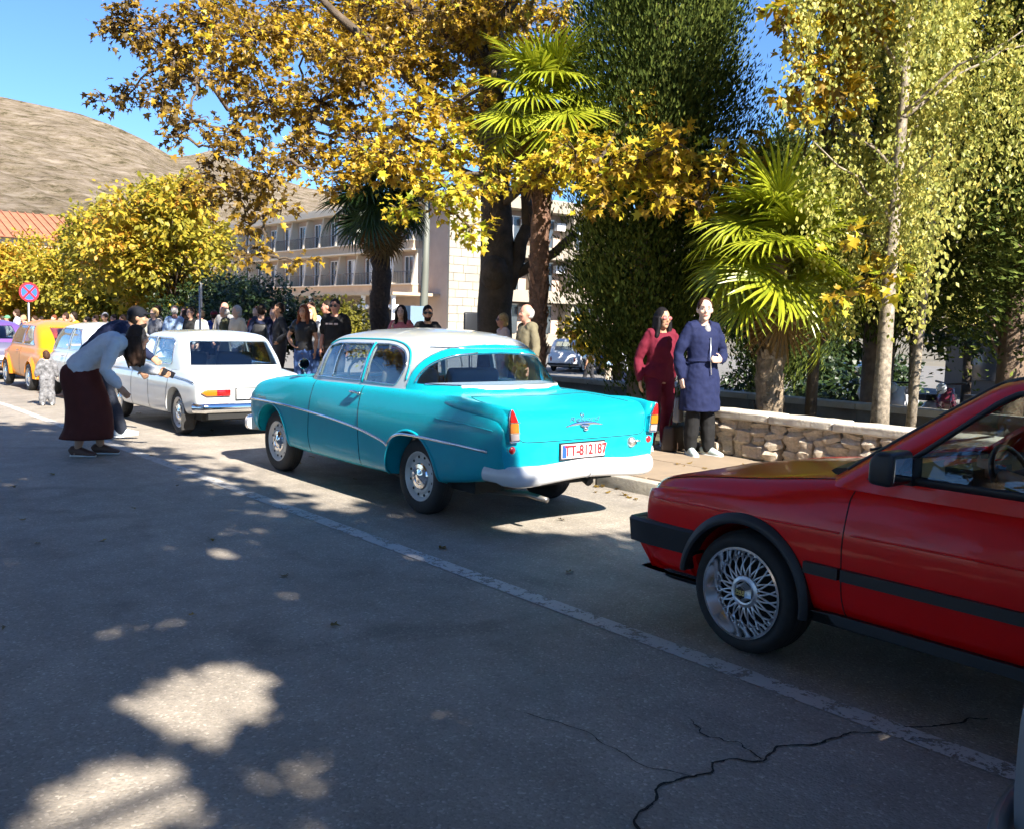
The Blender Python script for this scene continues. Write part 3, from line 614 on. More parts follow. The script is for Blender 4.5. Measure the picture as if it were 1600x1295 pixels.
tb.build('trunk', bark('plane', (.085, .062, .042), .5, 5), pt, True); twm.build('twigs', bark('twig', (.09, .06, .04)), pt, True)['kind'] = 'stuff'
# the 300 leaves that hang nearest the camera are single parts, the rest one mass
cen = V.reshape(len(F), 12, 3).mean(1)+np.array(PT); dist = np.linalg.norm(cen-np.array([0, 0, 1.5]), axis=1); near = np.argsort(dist)[:300]; keep = np.ones(len(F), bool); keep[near] = False
me = np_mesh('foliage', V.reshape(len(F), 12, 3)[keep].reshape(-1, 3), np.arange(keep.sum()*12).reshape(-1, 12), ti[keep]); link('crown', me, pt, PLANE, False)['kind'] = 'stuff'
lv = []
for k, t in enumerate(np.linspace(.3, .95, 8)):
    q = np_mesh('leaf', MAPLE, np.arange(12).reshape(1, 12), [t]); q.materials.append(PLANE); lv.append(q)
W = V.reshape(len(F), 12, 3)
for i in near:
    o_, x1, tp = W[i, 0], W[i, 2]-W[i, 10], W[i, 6]-W[i, 0]; s = np.linalg.norm(tp); yv = tp/s; xv = x1/np.linalg.norm(x1); zv = np.cross(xv, yv)
    o = link('leaf', lv[int(np.clip((ti[i]-.3)/.65*7, 0, 7))], pt); o.matrix_local = Matrix(((xv[0]*s, yv[0]*s, zv[0]*s, o_[0]), (xv[1]*s, yv[1]*s, zv[1]*s, o_[1]), (xv[2]*s, yv[2]*s, zv[2]*s, o_[2]), (0, 0, 0, 1)))
# --- palms
def frond_mesh(seed, L=.78, n=38, droop=.35, pet=.55, tilt=.55):
    r2 = np.random.default_rng(seed); b = MB(); b.tube([(0, 0, 0), (0, pet*.5, .02), (0, pet, 0)], [.022, .014, .011], 6); nb = len(b.v); hub = np.array([0, pet, 0.])
    for i in range(n):
        a = (i/(n-1)-.5)*math.radians(300)+r2.normal(0, .02); l = L*(.72+.28*math.cos(a*.55))*r2.uniform(.92, 1.05); d = np.array([math.sin(a), math.cos(a), 0]); sd = np.array([d[1], -d[0], 0]); w = .021
        P = []; dr = droop*r2.uniform(.5, 1.6)
        for u in (0, .35, .68, .86, 1.0): P.append(hub+d*l*u*(1-.10*u*u*dr)+np.array([0, 0, .10*u*(1-u)-.02*abs(a)*u-dr*.30*max(0, u-.45)**1.6*1.9]))
        V = []; ws = [.35, 1, .9, .55, .04]
        for p, q in zip(P, ws): V += [p-sd*w*q+np.array([0, 0, .012*q]), p, p+sd*w*q+np.array([0, 0, .012*q])]
        b.add(V, [f for k in range(4) for f in ((k*3, k*3+1, k*3+4, k*3+3), (k*3+1, k*3+2, k*3+5, k*3+4))])
    ca, sa = math.cos(tilt), math.sin(tilt); b.v = [(x, pet+(y-pet)*ca+z*sa, -(y-pet)*sa+z*ca) if y*y+x*x > 0 and i_ >= nb else (x, y, z) for i_, (x, y, z) in enumerate(b.v)]
    me = b.mesh('frond'); a = me.attributes.new('tint', 'FLOAT', 'FACE'); a.data.foreach_set('value', r2.uniform(.3, .7, len(me.polygons)).astype(np.float32)); return me
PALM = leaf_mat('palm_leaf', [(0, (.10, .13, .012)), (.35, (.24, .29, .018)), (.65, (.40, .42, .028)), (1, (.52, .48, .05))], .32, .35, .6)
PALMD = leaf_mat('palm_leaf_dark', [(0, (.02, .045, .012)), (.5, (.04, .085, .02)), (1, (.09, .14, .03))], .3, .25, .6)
DEAD = leaf_mat('palm_leaf_dead', [(0, (.16, .09, .03)), (1, (.32, .20, .07))], .7, .3)
FR = [frond_mesh(i, droop=.25+.12*i, tilt=.4+.2*i) for i in range(4)]
def palm(label, base, top, trunk_r, spread, nfr, pm, seed, low=.0, fibre=(.12, .07, .04), dead=6):
    r2 = np.random.default_rng(seed); p = thing('palm_tree', label, 'palm', base); H = top-base[2]; b = MB(); n = 26; prof = []
    b.tube([(.04*math.sin(i*.8+seed)*i/n, .03*math.cos(i*.6)*i/n, -.2+(H+.15)*i/n) for i in range(n+1)], [trunk_r*(1.12-.18*abs(i/n-.5))*(1+.07*math.sin(i*2.4+seed)) for i in range(n+1)], 14)
    b.build('trunk', bark('palm%d' % seed, fibre, .6, 16, 1.0), p, True)
    f = MB()        # ragged leaf bases and fibre
    for k in range(int(150*H/3)):
        z = r2.uniform(.0, H)*1.0; a = r2.uniform(0, 6.28); q = np.array([math.cos(a), math.sin(a), 0]); s = np.array([-q[1], q[0], 0]); A = q*trunk_r*.93+np.array([0, 0, z]); L = r2.uniform(.10, .24); B = A+q*L*.30+np.array([0, 0, L])+s*r2.normal(0, .03); w = r2.uniform(.008, .026)
        f.add([A-s*w*1.5, A+s*w*1.5, B+s*w, B-s*w, A-q*.02+np.array([0, 0, .03])], [(0, 1, 2, 3), (1, 0, 4)])
    f.build('leaf_bases', bark('fibre%d' % seed, tuple(c*1.6 for c in fibre), .5, 20), p, False)['kind'] = 'stuff'
    for i in range(nfr+dead):
        dd = i >= nfr; a = i*2.39996+r2.normal(0, .15); u = (i/nfr) if not dd else 1.0
        el = (1.35-1.75*u+r2.normal(0, .10)) if not dd else r2.uniform(-1.25, -.9)
        m = FR[r2.integers(0, 4)].copy() if i == 0 and False else FR[int(r2.integers(0, 4))]
        o = bpy.data.objects.new('frond' if not dd else 'dead_frond', m); COL.objects.link(o); o.parent = p
        if len(m.materials) == 0: m.materials.append(PALM)
        o.material_slots[0].link = 'OBJECT'; o.material_slots[0].material = DEAD if dd else pm
        z = H+(.08-low*u if not dd else -.25-r2.uniform(0, .3)); s = spread*r2.uniform(.88, 1.1)*(1 if not dd else .8)
        roll = r2.normal(0, .35); M = Matrix.Translation((0, 0, z)) @ Matrix.Rotation(a, 4, 'Z') @ Matrix.Rotation(el, 4, 'X') @ Matrix.Rotation(roll, 4, 'Y') @ Matrix.Diagonal((s, s, s, 1))
        o.matrix_local = M
    return p
palm('short fan palm with lit yellow-green fronds behind the stone wall', (9.8, 6.95, .2), 2.5, .15, 1.0, 34, PALM, 3, low=.6, fibre=(.20, .15, .10), dead=4)
palm('tall fan palm whose crown rises in front of the plane tree crown', (9.2, 10.62, .2), 4.62, .13, 1.0, 26, PALM, 5, fibre=(.13, .07, .045), low=.4)
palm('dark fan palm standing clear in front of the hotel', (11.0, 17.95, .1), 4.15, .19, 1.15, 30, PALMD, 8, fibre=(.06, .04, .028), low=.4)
# --- conifers: upright sprays packed in tufts
CYP = leaf_mat('cypress_leaf', [(0, (.028, .042, .01)), (.4, (.07, .098, .02)), (.75, (.14, .17, .034)), (1, (.24, .25, .06))], .9, .15, .08)
def conifer(label, base, H, prof, N, seed, spray=.20, m=None, trunk_r=.2, bare=1.0, up=1.0, wide=.5, trunk_c=(.16, .11, .075), tuft=.28, name='cypress_tree', forks=1):
    """prof(u) = crown radius at height fraction u; sprays grow in tufts on the crown's outer half"""
    r2 = np.random.default_rng(seed); t = thing(name, label, 'tree', base); b = MB()
    for k in range(forks):
        dx = (k-(forks-1)/2)*trunk_r*1.1; b.tube([(dx, 0, -.2), (dx*1.1, .03*k, bare*.5), (dx*1.3, 0, bare+.4), (dx*.6, 0, H*.5), (0, 0, H*.92)], [trunk_r*1.15, trunk_r, trunk_r*.9, trunk_r*.5, .02], 10)
    nt_ = N//26; u = r2.random(nt_)**.85; a = r2.uniform(0, 6.283, nt_); lob = 1+.20*np.sin(a*3+u*9+seed)+.13*np.sin(a*5-u*17)
    R = np.array([prof(q) for q in u])*lob*np.sqrt(r2.uniform(.22, 1.0, nt_)); C = np.stack([np.cos(a)*R, np.sin(a)*R, bare+u*(H-bare)], 1)
    for q in C[::max(1, nt_//60)]: b.tube([(0, 0, max(bare*.8, q[2]-R.max()*.5)), tuple(q*np.array([.5, .5, 1])-np.array([0, 0, .12])), tuple(q)], [.035, .02, .006], 5)
    b.build('trunk', bark(name+str(seed), trunk_c, .45, 7), t, True)
    idx = r2.integers(0, nt_, N); off = r2.normal(size=(N, 3))*np.array([tuft*.42, tuft*.42, tuft*.75]); P = C[idx]+off; out = P*np.array([1, 1, 0]); out /= np.linalg.norm(out, axis=1, keepdims=True)+1e-6
    tip = np.array([0, 0, up])+out*.55+rdir(r2, N)*.5; tn = np.clip(.42+r2.normal(0, .14, N)+.36*(r2.random(nt_)[idx]-.5)*2, 0, 1)
    V, F = leaves(P, spray*r2.uniform(.6, 1.2, N), tip, out+rdir(r2, N)*.5, DIAM*np.array([wide, 1, 1]), r2)
    link('crown', np_mesh('crown', V, F, tn), t, m or CYP, False)['kind'] = 'stuff'; return t
conifer('broad dark cypress rising behind the woman in maroon', (10.6, 9.7, .15), 10.5, lambda u: 1.42*min(1, (u+.07)*5.5)*(1-u*.45), 210000, 21, .078, wide=.65, trunk_r=.21, bare=.75, forks=2, tuft=.34, trunk_c=(.24, .18, .125))
# --- birches: long hanging strings of small leaves
BIR = leaf_mat('birch_leaf', [(0, (.13, .16, .035)), (.35, (.31, .33, .07)), (.7, (.52, .48, .12)), (1, (.64, .50, .10))], .45, .4)
def birch(label, base, H, R, N, seed, lean=(0, 0), m=None, low=1.2, name='birch_tree', tone=.5):
    r2 = np.random.default_rng(seed); t = thing(name, label, 'tree', base); b = MB(); top = np.array([lean[0], lean[1], H])
    tr = [np.array([0, 0, -.2]), np.array([lean[0]*.12, lean[1]*.12, H*.12]), top*.3, top*.55+np.array([.05, 0, 0]), top*.8, top]
    b.tube([tuple(q) for q in tr], [q*(1 if seed == 31 else .6) for q in (.12, .088, .075, .055, .032, .012)], 12); ends = []
    for k in range(34):
        u = r2.uniform(.25, .97); a = r2.uniform(0, 6.283); A = top*u; L = R*r2.uniform(.45, 1.1)*(1.15-u*.5); B = A+np.array([math.cos(a)*L, math.sin(a)*L, L*r2.uniform(.3, .9)]); P = branch(b, A, B, .026, .006, r2, .06, 6); ends += [np.array(q) for q in P[2:]]
    b.build('trunk', mat('bark_birch', (.24, .20, .15), .8, var=.85, vscale=16, bmp=.5, bscale=25, bdist=.02), t, True)
    ns = N//32; E_ = np.array(ends); st = E_[r2.integers(0, len(E_), ns)]+r2.normal(size=(ns, 3))*.10; Ls = r2.uniform(.6, 2.0, ns); Ls = np.minimum(Ls, np.maximum(.2, st[:, 2]-low)); idx = r2.integers(0, ns, N); v = r2.random(N)
    P = st[idx]+np.stack([r2.normal(0, .035, N), r2.normal(0, .035, N), -v*Ls[idx]], 1); tip = rdir(r2, N)*.6+np.array([0, 0, -.8]); tn = np.clip(tone+r2.normal(0, .16, N)+.2*(r2.random(ns)[idx]-.5)*2, 0, 1)
    V, F = leaves(P, .058*r2.uniform(.6, 1.3, N), tip, rdir(r2, N)*.7+np.array([0, 0, .3])+np.array(sun_vec)*.3, DIAM, r2); link('crown', np_mesh('crown', V, F, tn), t, m or BIR, False)['kind'] = 'stuff'; return t
birch('slender birch with pale trunk standing just behind the stone wall', (10.25, 5.75, .2), 7.2, 1.75, 48000, 31, (.25, .1), low=1.25)
birch('weeping birch further back with yellow-green hanging twigs', (12.0, 6.3, .2), 8.6, 1.9, 38000, 33, (.3, -.2), low=1.6)
birch('tall thin birch near the dark conifers', (14.6, 7.6, -.9), 9.5, 1.9, 16000, 35, (-.3, .3), low=2.6, tone=.6)
conifer('tall dark spruce rising beyond the birches', (14.2, 6.0, -.9), 13, lambda u: 1.05*(1-u)**.8+.1, 60000, 41, .12, bare=2.2, up=.2, tuft=.4, name='spruce_tree')
conifer('dark spruce filling the edge beside the tall spruce', (12.9, 4.95, .2), 11, lambda u: .9*(1-u)**.7+.1, 60000, 43, .12, bare=1.9, up=.2, tuft=.4, name='spruce_tree')
conifer('dark cypress with bare forked trunk behind the birches', (14.3, 8.1, -.9), 8.5, lambda u: 1.3*min(1, (u+.05)*5)*(1-u*.5), 36000, 45, .12, bare=2.4, forks=2, tuft=.36)
conifer('slim cypress between the big cypress and the birches', (16.5, 11.6, -.9), 6.0, lambda u: 1.2*min(1, (u+.05)*5)*(1-u*.6), 26000, 47, .13, bare=1.6, tuft=.4)
# --- broadleaf trees of the park and street
LIME = leaf_mat('lime_leaf', [(0, (.12, .11, .015)), (.3, (.22, .21, .022)), (.55, (.36, .31, .03)), (.8, (.50, .35, .03)), (1, (.50, .22, .025))], .5, .4)
GREEN = leaf_mat('laurel_leaf', [(0, (.012, .024, .007)), (.5, (.03, .055, .014)), (1, (.07, .10, .025))], .4, .25, .5)
def broadleaf(name, label, base, H, R, N, seed, m, leaf=.16, bare=1.6, tone=.5, flat=.8, shape=OVAL, trunk_r=.14, group=None, ncl=None, cat='tree', zc=None, squash=None):
    r2 = np.random.default_rng(seed); t = thing(name, label, cat, base, 0, group); b = MB(); zc = zc or (bare+(H-bare)*.52); cl = []; ncl = ncl or max(9, int(N/420)); hz = (H-bare)/2
    b.tube([(0, 0, -.3), (.03, 0, bare*.6), (0, .04, bare+.4), (0, 0, zc+hz*.5)], [trunk_r*1.2, trunk_r, trunk_r*.8, trunk_r*.25], 9)
    for k in range(ncl):
        d = rdir(r2, 1)[0]; q = np.array([d[0]*R*.78, d[1]*R*.78, zc+d[2]*hz*.78])*1.0; q[:2] *= r2.uniform(.45, 1.05); cl.append((*q, R*r2.uniform(.24, .40), N/ncl, tone+r2.normal(0, .10)))
        branch(b, (0, 0, min(bare+.3+r2.random()*hz*.7, q[2])), q, trunk_r*.32, .012, r2, .05, 5)
    V, F, ti_ = cluster_crown(cl, leaf, r2, shape, None, .35, None, 1.0, flat)
    b.build('trunk', bark('dark', (.07, .05, .035), .4, 6), t, True); link('crown', np_mesh('crown', V, F, ti_), t, m, False)['kind'] = 'stuff'; return t
GR = 'lime trees lining the street'
for i, (x, y, H, R, tone, lab) in enumerate([(12.2, 33.5, 6.9, 3.1, .62, 'tallest lime tree of the street row, nearest the dark hedge'), (12.6, 40.5, 6.4, 3.3, .55, 'green-yellow lime tree second from the dark hedge'), (12.4, 48, 6.2, 3.4, .62, 'bushy lime tree in the middle of the street row'), (12.8, 57, 6.3, 3.6, .72, 'yellowing lime tree behind the round no-parking sign'), (12.5, 67, 6.6, 3.8, .75, 'orange-tinged lime tree at the far end of the row'), (9.5, 50, 5.2, 2.2, .82, 'small reddish tree low in front of the far limes')]):
    broadleaf('lime_tree', lab, (x, y, gz(y)), H, R, 14000, 60+i, LIME, .23, 1.0, tone, group=GR)
for i, (x, y, H, R, lab) in enumerate([(11.6, 27.6, 2.75, 1.9, 'dark laurel shrub under the tallest lime'), (11.4, 24.6, 2.7, 1.9, 'dark laurel shrub behind the blank sign post'), (12.2, 31.0, 2.75, 1.9, 'dark laurel shrub deepest in the hedge row'), (13.6, 24.6, 2.0, 1.5, 'lighter laurel shrub nearest the hotel terrace')]):
    broadleaf('laurel_shrub', lab, (x, y, gz(y)+.1), H, R, 9000, 80+i, GREEN if i < 3 else LIME, .13, .15, .35 if i < 3 else .15, trunk_r=.06, group='laurel shrubs of the hedge', cat='shrub')
for i, (x, y, H, R, m_, lab) in enumerate([(30, 22, 7, 3.6, GREEN, 'dark leafy tree beyond the parked cars left of the cypress'), (33, 30, 8, 4.0, GREEN, 'wide dark tree shading the parked white van'), (30, 14, 7.5, 3.8, GREEN, 'dark park tree behind the short palm'), (27, 8.0, 8, 4.0, GREEN, 'dark park tree seen under the birches'), (32, 4.5, 8, 4.0, LIME, 'yellow-green park tree far beyond the birches'), (24, 15.5, 5.2, 2.2, GREEN, 'small dark tree on the lower street by the walkers'), (20, 19.5, 4.4, 2.0, LIME, 'small autumn tree with orange leaves beside the big cypress')]):
    broadleaf('park_tree', lab, (x, y, -.9), H, R, 8000, 90+i, m_, .24, 1.9 if H > 6 else 1.2, .45 if m_ is GREEN else .55, group='trees of the park')
for i, (x, y, H, lab) in enumerate([(15.6, 4.6, 1.9, 'dark low shrub beyond the retaining wall under the spruce'), (17.5, 10.4, 1.5, 'dark low shrub behind the parked scooters'), (19, 6.0, 2.2, 'tall dark shrub beyond the scooters'), (20, 13.5, 1.7, 'dark shrub past the slim cypress')]):
    broadleaf('park_shrub', lab, (x, y, -.9), H+.6, 1.7, 5000, 120+i, GREEN, .15, .15, .4, trunk_r=.06, group='shrubs beyond the retaining wall', cat='shrub')
for i, y in enumerate((-14, -3, 8, 19, 30)):  # unseen trees, added to keep the bright horizon out of the car-side reflections
    broadleaf('reflection_blocker_tree', '%s unseen tree added across the street to darken car reflections' % ('first second third fourth fifth'.split()[i]), (-13.0+(i % 3)*.6, y, .1), (5.4, 7, 8, 7, 5.4)[i], 3.6, 2800, 140+i, GREEN, .40, .5, .6, group='unseen trees added to darken car reflections')
# maple bough by the birches
mp_ = thing('maple_tree', 'young maple with sparse orange-yellow leaves between cypress and birches', 'tree', (12.3, 8.0, .2)); tb = MB(); r = np.random.default_rng(17); cl = []
tb.tube([(0, 0, -.2), (.05, 0, 2), (.0, .05, 4), (.1, 0, 6.3)], [.09, .08, .06, .02], 9)
for (x, y, z, R_, N_, tone) in MAPLE_CLUSTERS:
    q = (x-12.3, y-8.0, z-.2); branch(tb, (.03, 0, max(1.0, q[2]-1.0)), q, .03, .01, r, .05, 6); cl.append((*q, R_, N_, tone))
V, F, ti = cluster_crown(cl, .17, r, MAPLE, None, .4); tb.build('trunk', bark('plane', (.085, .062, .042)), mp_, True); link('crown', np_mesh('crown', V, F, ti), mp_, PLANE, False)['kind'] = 'stuff'
# --- street trees on the near side: their crowns shade the road (they stand beside and behind the camera)
def shade_tree(label, base, cl, seed):
    t = thing('street_tree', label, 'tree', base, 0, 'plane trees on the near side of the street'); r2 = np.random.default_rng(seed); b = MB(); b.tube([(0, 0, -.2), (.05, .1, 1.6), (.1, .15, 3.4), (.6, .4, 5)], [.34, .27, .24, .12], 12); L = [(x-base[0], y-base[1], z-base[2], R_, N_, t_) for x, y, z, R_, N_, t_ in cl]
    for q in L[::5]: branch(b, (.1, .15, 3.2), q[:3], .07, .02, r2, .05, 6)
    V, F, ti_ = cluster_crown(L, .29, r2, MAPLE, None, .4, None, 1.0, .7); W = V.reshape(len(F), 12, 3); c = W.mean(1)+np.array(base); z = np.maximum(c[:, 2], 0); g = np.stack([c[:, 0]-sun_vec.x/sun_vec.z*z, c[:, 1]-sun_vec.y/sun_vec.z*z], 1)
    ok = np.ones(len(F), bool)
    for (gx, gy, rx, ry, an) in SUN_GAPS:
        dx, dy = g[:, 0]-gx, g[:, 1]-gy; ca, sa = math.cos(an), math.sin(an); ok &= ((dx*ca+dy*sa)/rx)**2+((-dx*sa+dy*ca)/ry)**2 > 1
    b.build('trunk', bark('plane', (.085, .062, .042)), t, True); link('crown', np_mesh('crown', W[ok].reshape(-1, 3), np.arange(ok.sum()*12).reshape(-1, 12), ti_[ok]), t, PLANE, False)['kind'] = 'stuff'
SUN_GAPS = [(1.44, 3.66, .33, .46, -.5), (.80, 2.92, .30, .50, -.5), (1.42, 2.80, .13, .20, 0), (2.3, 4.75, .24, .13, -.3), (1.5, 4.6, .26, .13, 0), (5.15, 6.3, .95, 1.5, 0), (6.3, 5.6, .6, 1.2, 0), (5.3, 10.5, 1.2, 2.5, 0)]
def crown_fill(x0, x1, y0, y1, z0, z1, n, R, N, seed, tone=.55):
    r2 = np.random.default_rng(seed); return [(r2.uniform(x0, x1), r2.uniform(y0, y1), r2.uniform(z0, z1), R*r2.uniform(.8, 1.2), N, tone) for _ in range(n)]
shade_tree('near-side plane tree whose crown shades the road in front of the camera', (-7.0, -5.0, .12), crown_fill(-5, 1.9, -11, -1.5, 4.6, 8.2, 70, 1.2, 430, 1)+crown_fill(1.7, 3.9, -12, -1.5, 5, 8, 33, .85, 170, 2)+crown_fill(3.9, 5.2, -13, -2.5, 5.5, 8.5, 10, .7, 90, 9), 5)
shade_tree('near-side plane tree shading the road beside the bending woman', (-7.2, 6.0, .12), crown_fill(.6, 2.7, -1.5, 5.5, 5.6, 7.6, 28, .9, 230, 8)+crown_fill(-6, .0, -1, 8.5, 5.0, 8.2, 54, 1.25, 300, 3), 6)
shade_tree('near-side plane tree further up the street', (-7.0, 17.0, .12), crown_fill(-6, -1.0, 9, 20, 5.5, 8.5, 36, 1.4, 200, 4), 7)
# ================================================================== CARS
def sym(P): return [(p, q) for p, q in P]
def cyl_cutter(y, z, r, x0, x1, n=40):
    return MB().prism([(y+r*math.cos(2*math.pi*k/n), z+r*math.sin(2*math.pi*k/n)) for k in range(n)], 'X', x0, x1).mesh(fix=True)
def arches(me, spots, inner=.42):
    """cut wheel wells; well faces get material slot 1"""
    for y, z, r in spots:
        for s in (-1, 1):
            a, b = sorted((s*inner, s*1.3)); me = boolean(me, cyl_cutter(y, z, r, a, b))
    mi = np.zeros(len(me.polygons), dtype=np.int32)
    for p in me.polygons:
        c = p.center
        for y, z, r in spots:
            if math.hypot(c.y-y, c.z-z) < r*1.001 and abs(c.x) > inner-.02: mi[p.index] = 1
        if c.z < .35 and p.normal.z < -.7: mi[p.index] = 1
    me.polygons.foreach_set('material_index', mi); return me
def inside_open(me, box):
    c, d = box; return boolean(me, MB().box(c, d).mesh())
def slots(me, n, idx):
    for k in range(n): me.materials.append(None)
    me.polygons.foreach_set('material_index', np.full(len(me.polygons), idx, dtype=np.int32)); return me
def drop_faces(me, test):
    bm = bmesh.new(); bm.from_mesh(me); bmesh.ops.delete(bm, geom=[f for f in bm.faces if test(f)], context='FACES'); bm.to_mesh(me); bm.free(); return me
def windows(house, cuts, th=.022, gl=.004, split=None):
    """house solid -> (painted shells with openings, list of glass meshes); cuts are made on the solid, then its skin is kept and thickened"""
    zlo = min(v.co.z for v in house.vertices)
    slots(house, 2, 0); solids = [house]
    if split is not None: slots(split, 2, 1); solids = [boolean(house, split), boolean(house, split, 'INTERSECT')]
    gls = []
    def skin(me, t, off):
        me = drop_faces(me, lambda f: f.material_index == 1 or (f.normal.z < -.9 and f.calc_center_median().z < zlo+.01))
        me.materials.clear()
        if off: me = evaluate(me, [('DISPLACE', dict(strength=-off, mid_level=0.0))])
        return shell(me, t)
    for c in cuts:
        cm = slots(c.mesh(fix=True), 2, 1); gls.append(skin(boolean(house, cm, 'INTERSECT'), gl, .008)); solids = [boolean(q, cm) for q in solids]
    shs = [skin(q, th, 0) for q in solids]
    return (shs if split is not None else shs[0]), gls
def loose(me):
    """split a mesh into its separate pieces"""
    bm = bmesh.new(); bm.from_mesh(me); bm.verts.ensure_lookup_table(); seen = set(); out = []
    for v in bm.verts:
        if v in seen: continue
        st = [v]; seen.add(v); comp = []
        while st:
            q = st.pop(); comp.append(q)
            for e in q.link_edges:
                w = e.other_vert(q)
                if w not in seen: seen.add(w); st.append(w)
        ix = {q: i for i, q in enumerate(comp)}; fs = {f for q in comp for f in q.link_faces}
        if not fs: continue
        m = bpy.data.meshes.new('tmp'); m.from_pydata([q.co[:] for q in comp], [], [[ix[q] for q in f.verts] for f in fs]); m.update(); out.append(m)
    bm.free(); return out
def panes(name, me, parent, m):
    """one object per pane: left and right halves of a side window are separate panes"""
    L = loose(me); sides = {}
    for q in L:
        x = sum(v.co.x for v in q.vertices)/len(q.vertices); sides.setdefault(0 if abs(x) < .15 else (1 if x > 0 else -1), []).append(q)
    for k, qs in sides.items():
        if len(qs) == 1: link(name, qs[0], parent, m, 32)
        else:
            b = MB()
            for q in qs: b.add([v.co for v in q.vertices], [tuple(p.vertices) for p in q.polygons])
            b.build(name, m, parent, 32)
def trim(name, tree, pts, axis, sign, parent, m, r=.008, n=60, closed=False, sq=(1, 1), lift=0.0, smooth=False, join=None):
    P = dense(poly_smooth(pts, 60, closed) if smooth else pts, n, closed); Q = proj(tree, P, axis, sign, lift)
    if len(Q) < 2: return None
    if join is not None: join.tube(Q, r, 6, True, sq); return join
    return MB().tube(Q, r, 8, True, sq).build(name, m, parent, True)
def wheel(parent, loc, r, w, side, rim_r, style='hub', cap=None, white_ring=False):
    """wheel part: the tyre, with rim and cap as sub-parts; axle along X, outer face towards side"""
    M = Matrix.Rotation(rad(90)*side, 4, 'Y')
    h = w/2; prof = [(rim_r*.96, -h*.8), (rim_r*1.02, -h), (r*.93, -h*1.02), (r*.985, -h*.8), (r, -h*.55), (r, h*.55), (r*.985, h*.8), (r*.93, h*1.02), ((r+rim_r)/2, h*1.1), (rim_r*1.03, h*1.0), (rim_r*.97, h*.8)]
    t = MB().lathe(prof, 44, M)
    for k in range(4):      # tread grooves read as thin ribs
        z = -h*.5+k*h/3; t.lathe([(r, z-.006), (r+.004, z), (r, z+.006)], 44, M)
    o = t.build('wheel', RUBBER, parent, 50, loc=loc)
    steel = cap or mat('wheel_grey', (.55, .55, .53), .45, .3)
    back = MB().lathe([(rim_r, -h*.7), (rim_r*.9, -h*.2), (.02, -h*.2)], 32, M).build('brake_drum', UNDER, o, 35)
    if style == 'hub':      # painted steel wheel with chrome cap
        d = h
        MB().lathe([(rim_r*1.03, d*1.0), (rim_r*1.0, d*1.05), (rim_r*.93, d*.92), (rim_r*.86, d*.62), (rim_r*.74, d*.62), (rim_r*.66, d*.8), (rim_r*.55, d*.78), (.01, d*.78)], 44, M).build('rim', steel, o, 30)
        c = rim_r*.56
        MB().lathe([(c, d*.76), (c*1.0, d*.86), (c*.9, d*.98), (c*.62, d*1.04), (c*.55, d*.98), (c*.45, d*1.0), (c*.3, d*1.1), (.004, d*1.14)], 40, M).build('hubcap', CHROME, o, 30)
        b = MB()
        for k in range(12):
            a = 2*math.pi*(k+.5)/12; b.ball(M @ Vector((rim_r*.8*math.cos(a), rim_r*.8*math.sin(a), d*.62)), (.012, .012, .012), 6, 4)
        b.build('vent_hole', UNDER, o, True)['kind'] = 'stuff'
    elif style == 'plain':
        MB().lathe([(rim_r*1.03, h), (rim_r*.95, h*.95), (rim_r*.85, h*.6), (rim_r*.5, h*.8), (.01, h*.85)], 28, M).build('rim', steel, o, 30)
    elif style == 'mesh':   # deep-dish cross-spoke alloy
        d = h
        MB().lathe([(rim_r*1.04, d*1.0), (rim_r*1.035, d*1.09), (rim_r*.98, d*1.1), (rim_r*.955, d*.95), (rim_r*.86, d*.6), (rim_r*.8, d*.42), (rim_r*.78, d*.42), (rim_r*.78, -d*.5)], 64, M).build('rim', mat('polished_alloy', (.82, .83, .85), .14, 1.0), o, 30)
        sp = MB(); N = 20; zo, zi = d*.46, d*.66; ro, ri = rim_r*.8, rim_r*.30
        for k in range(N):
            for s in (-1, 1):
                P = []
                for j in range(7):
                    u = j/6; a = 2*math.pi*k/N + s*(math.pi/N*1.55)*(u**1.2); rr = ri+(ro-ri)*u
                    z = zi+(zo-zi)*u**2+.010*math.sin(u*math.pi); P.append(M @ Vector((rr*math.cos(a), rr*math.sin(a), z)))
                sp.tube(P, [.0062, .0056, .0050, .0046, .0045, .0048, .006], 6, True, up=M @ Vector((0, 0, 1)) - Vector((0, 0, 0)))
        sp.build('spokes', mat('alloy_silver', (.6, .6, .63), .35, .85), o, True)['kind'] = 'stuff'
        MB().lathe([(ri*1.25, zi-.004), (ri*1.2, zi+.008), (ri*.95, zi+.014), (ri*.8, zi+.012)], 40, M).lathe([(ri*.8, zi+.010), (ri*.6, zi+.03), (ri*.52, zi+.045), (ri*.5, zi+.035)], 6, M).build('hub_nut', mat('alloy_silver', (.6, .6, .63), .35, .85), o, 30)
        MB().lathe([(ri*.52, zi+.036), (.002, zi+.04)], 32, M).build('centre_cap', mat('cap_black', (.01, .01, .01), .25), o, 30)
        b = MB()
        for k in range(30):
            a = 2*math.pi*k/30; b.lathe([(.0055, 0), (.0055, .006), (.001, .008)], 6, Matrix.Translation(M @ Vector((rim_r*.835*math.cos(a), rim_r*.835*math.sin(a), d*.52))) @ M)
        b.build('rim_bolt', mat('bolt_steel', (.5, .5, .52), .3, 1.0), o, 30)['kind'] = 'stuff'
        tm = text_mesh('BBS', .034, .0008, .0006); tx = link('cap_lettering', tm, o, mat('cap_gold', (.75, .6, .25), .35, .6))
        tx.matrix_local = Matrix.Translation(M @ Vector((0, 0, zi+.0415))) @ Matrix(((0, 0, side, 0), (-side, 0, 0, 0), (0, 1, 0, 0), (0, 0, 0, 1)))
    return o
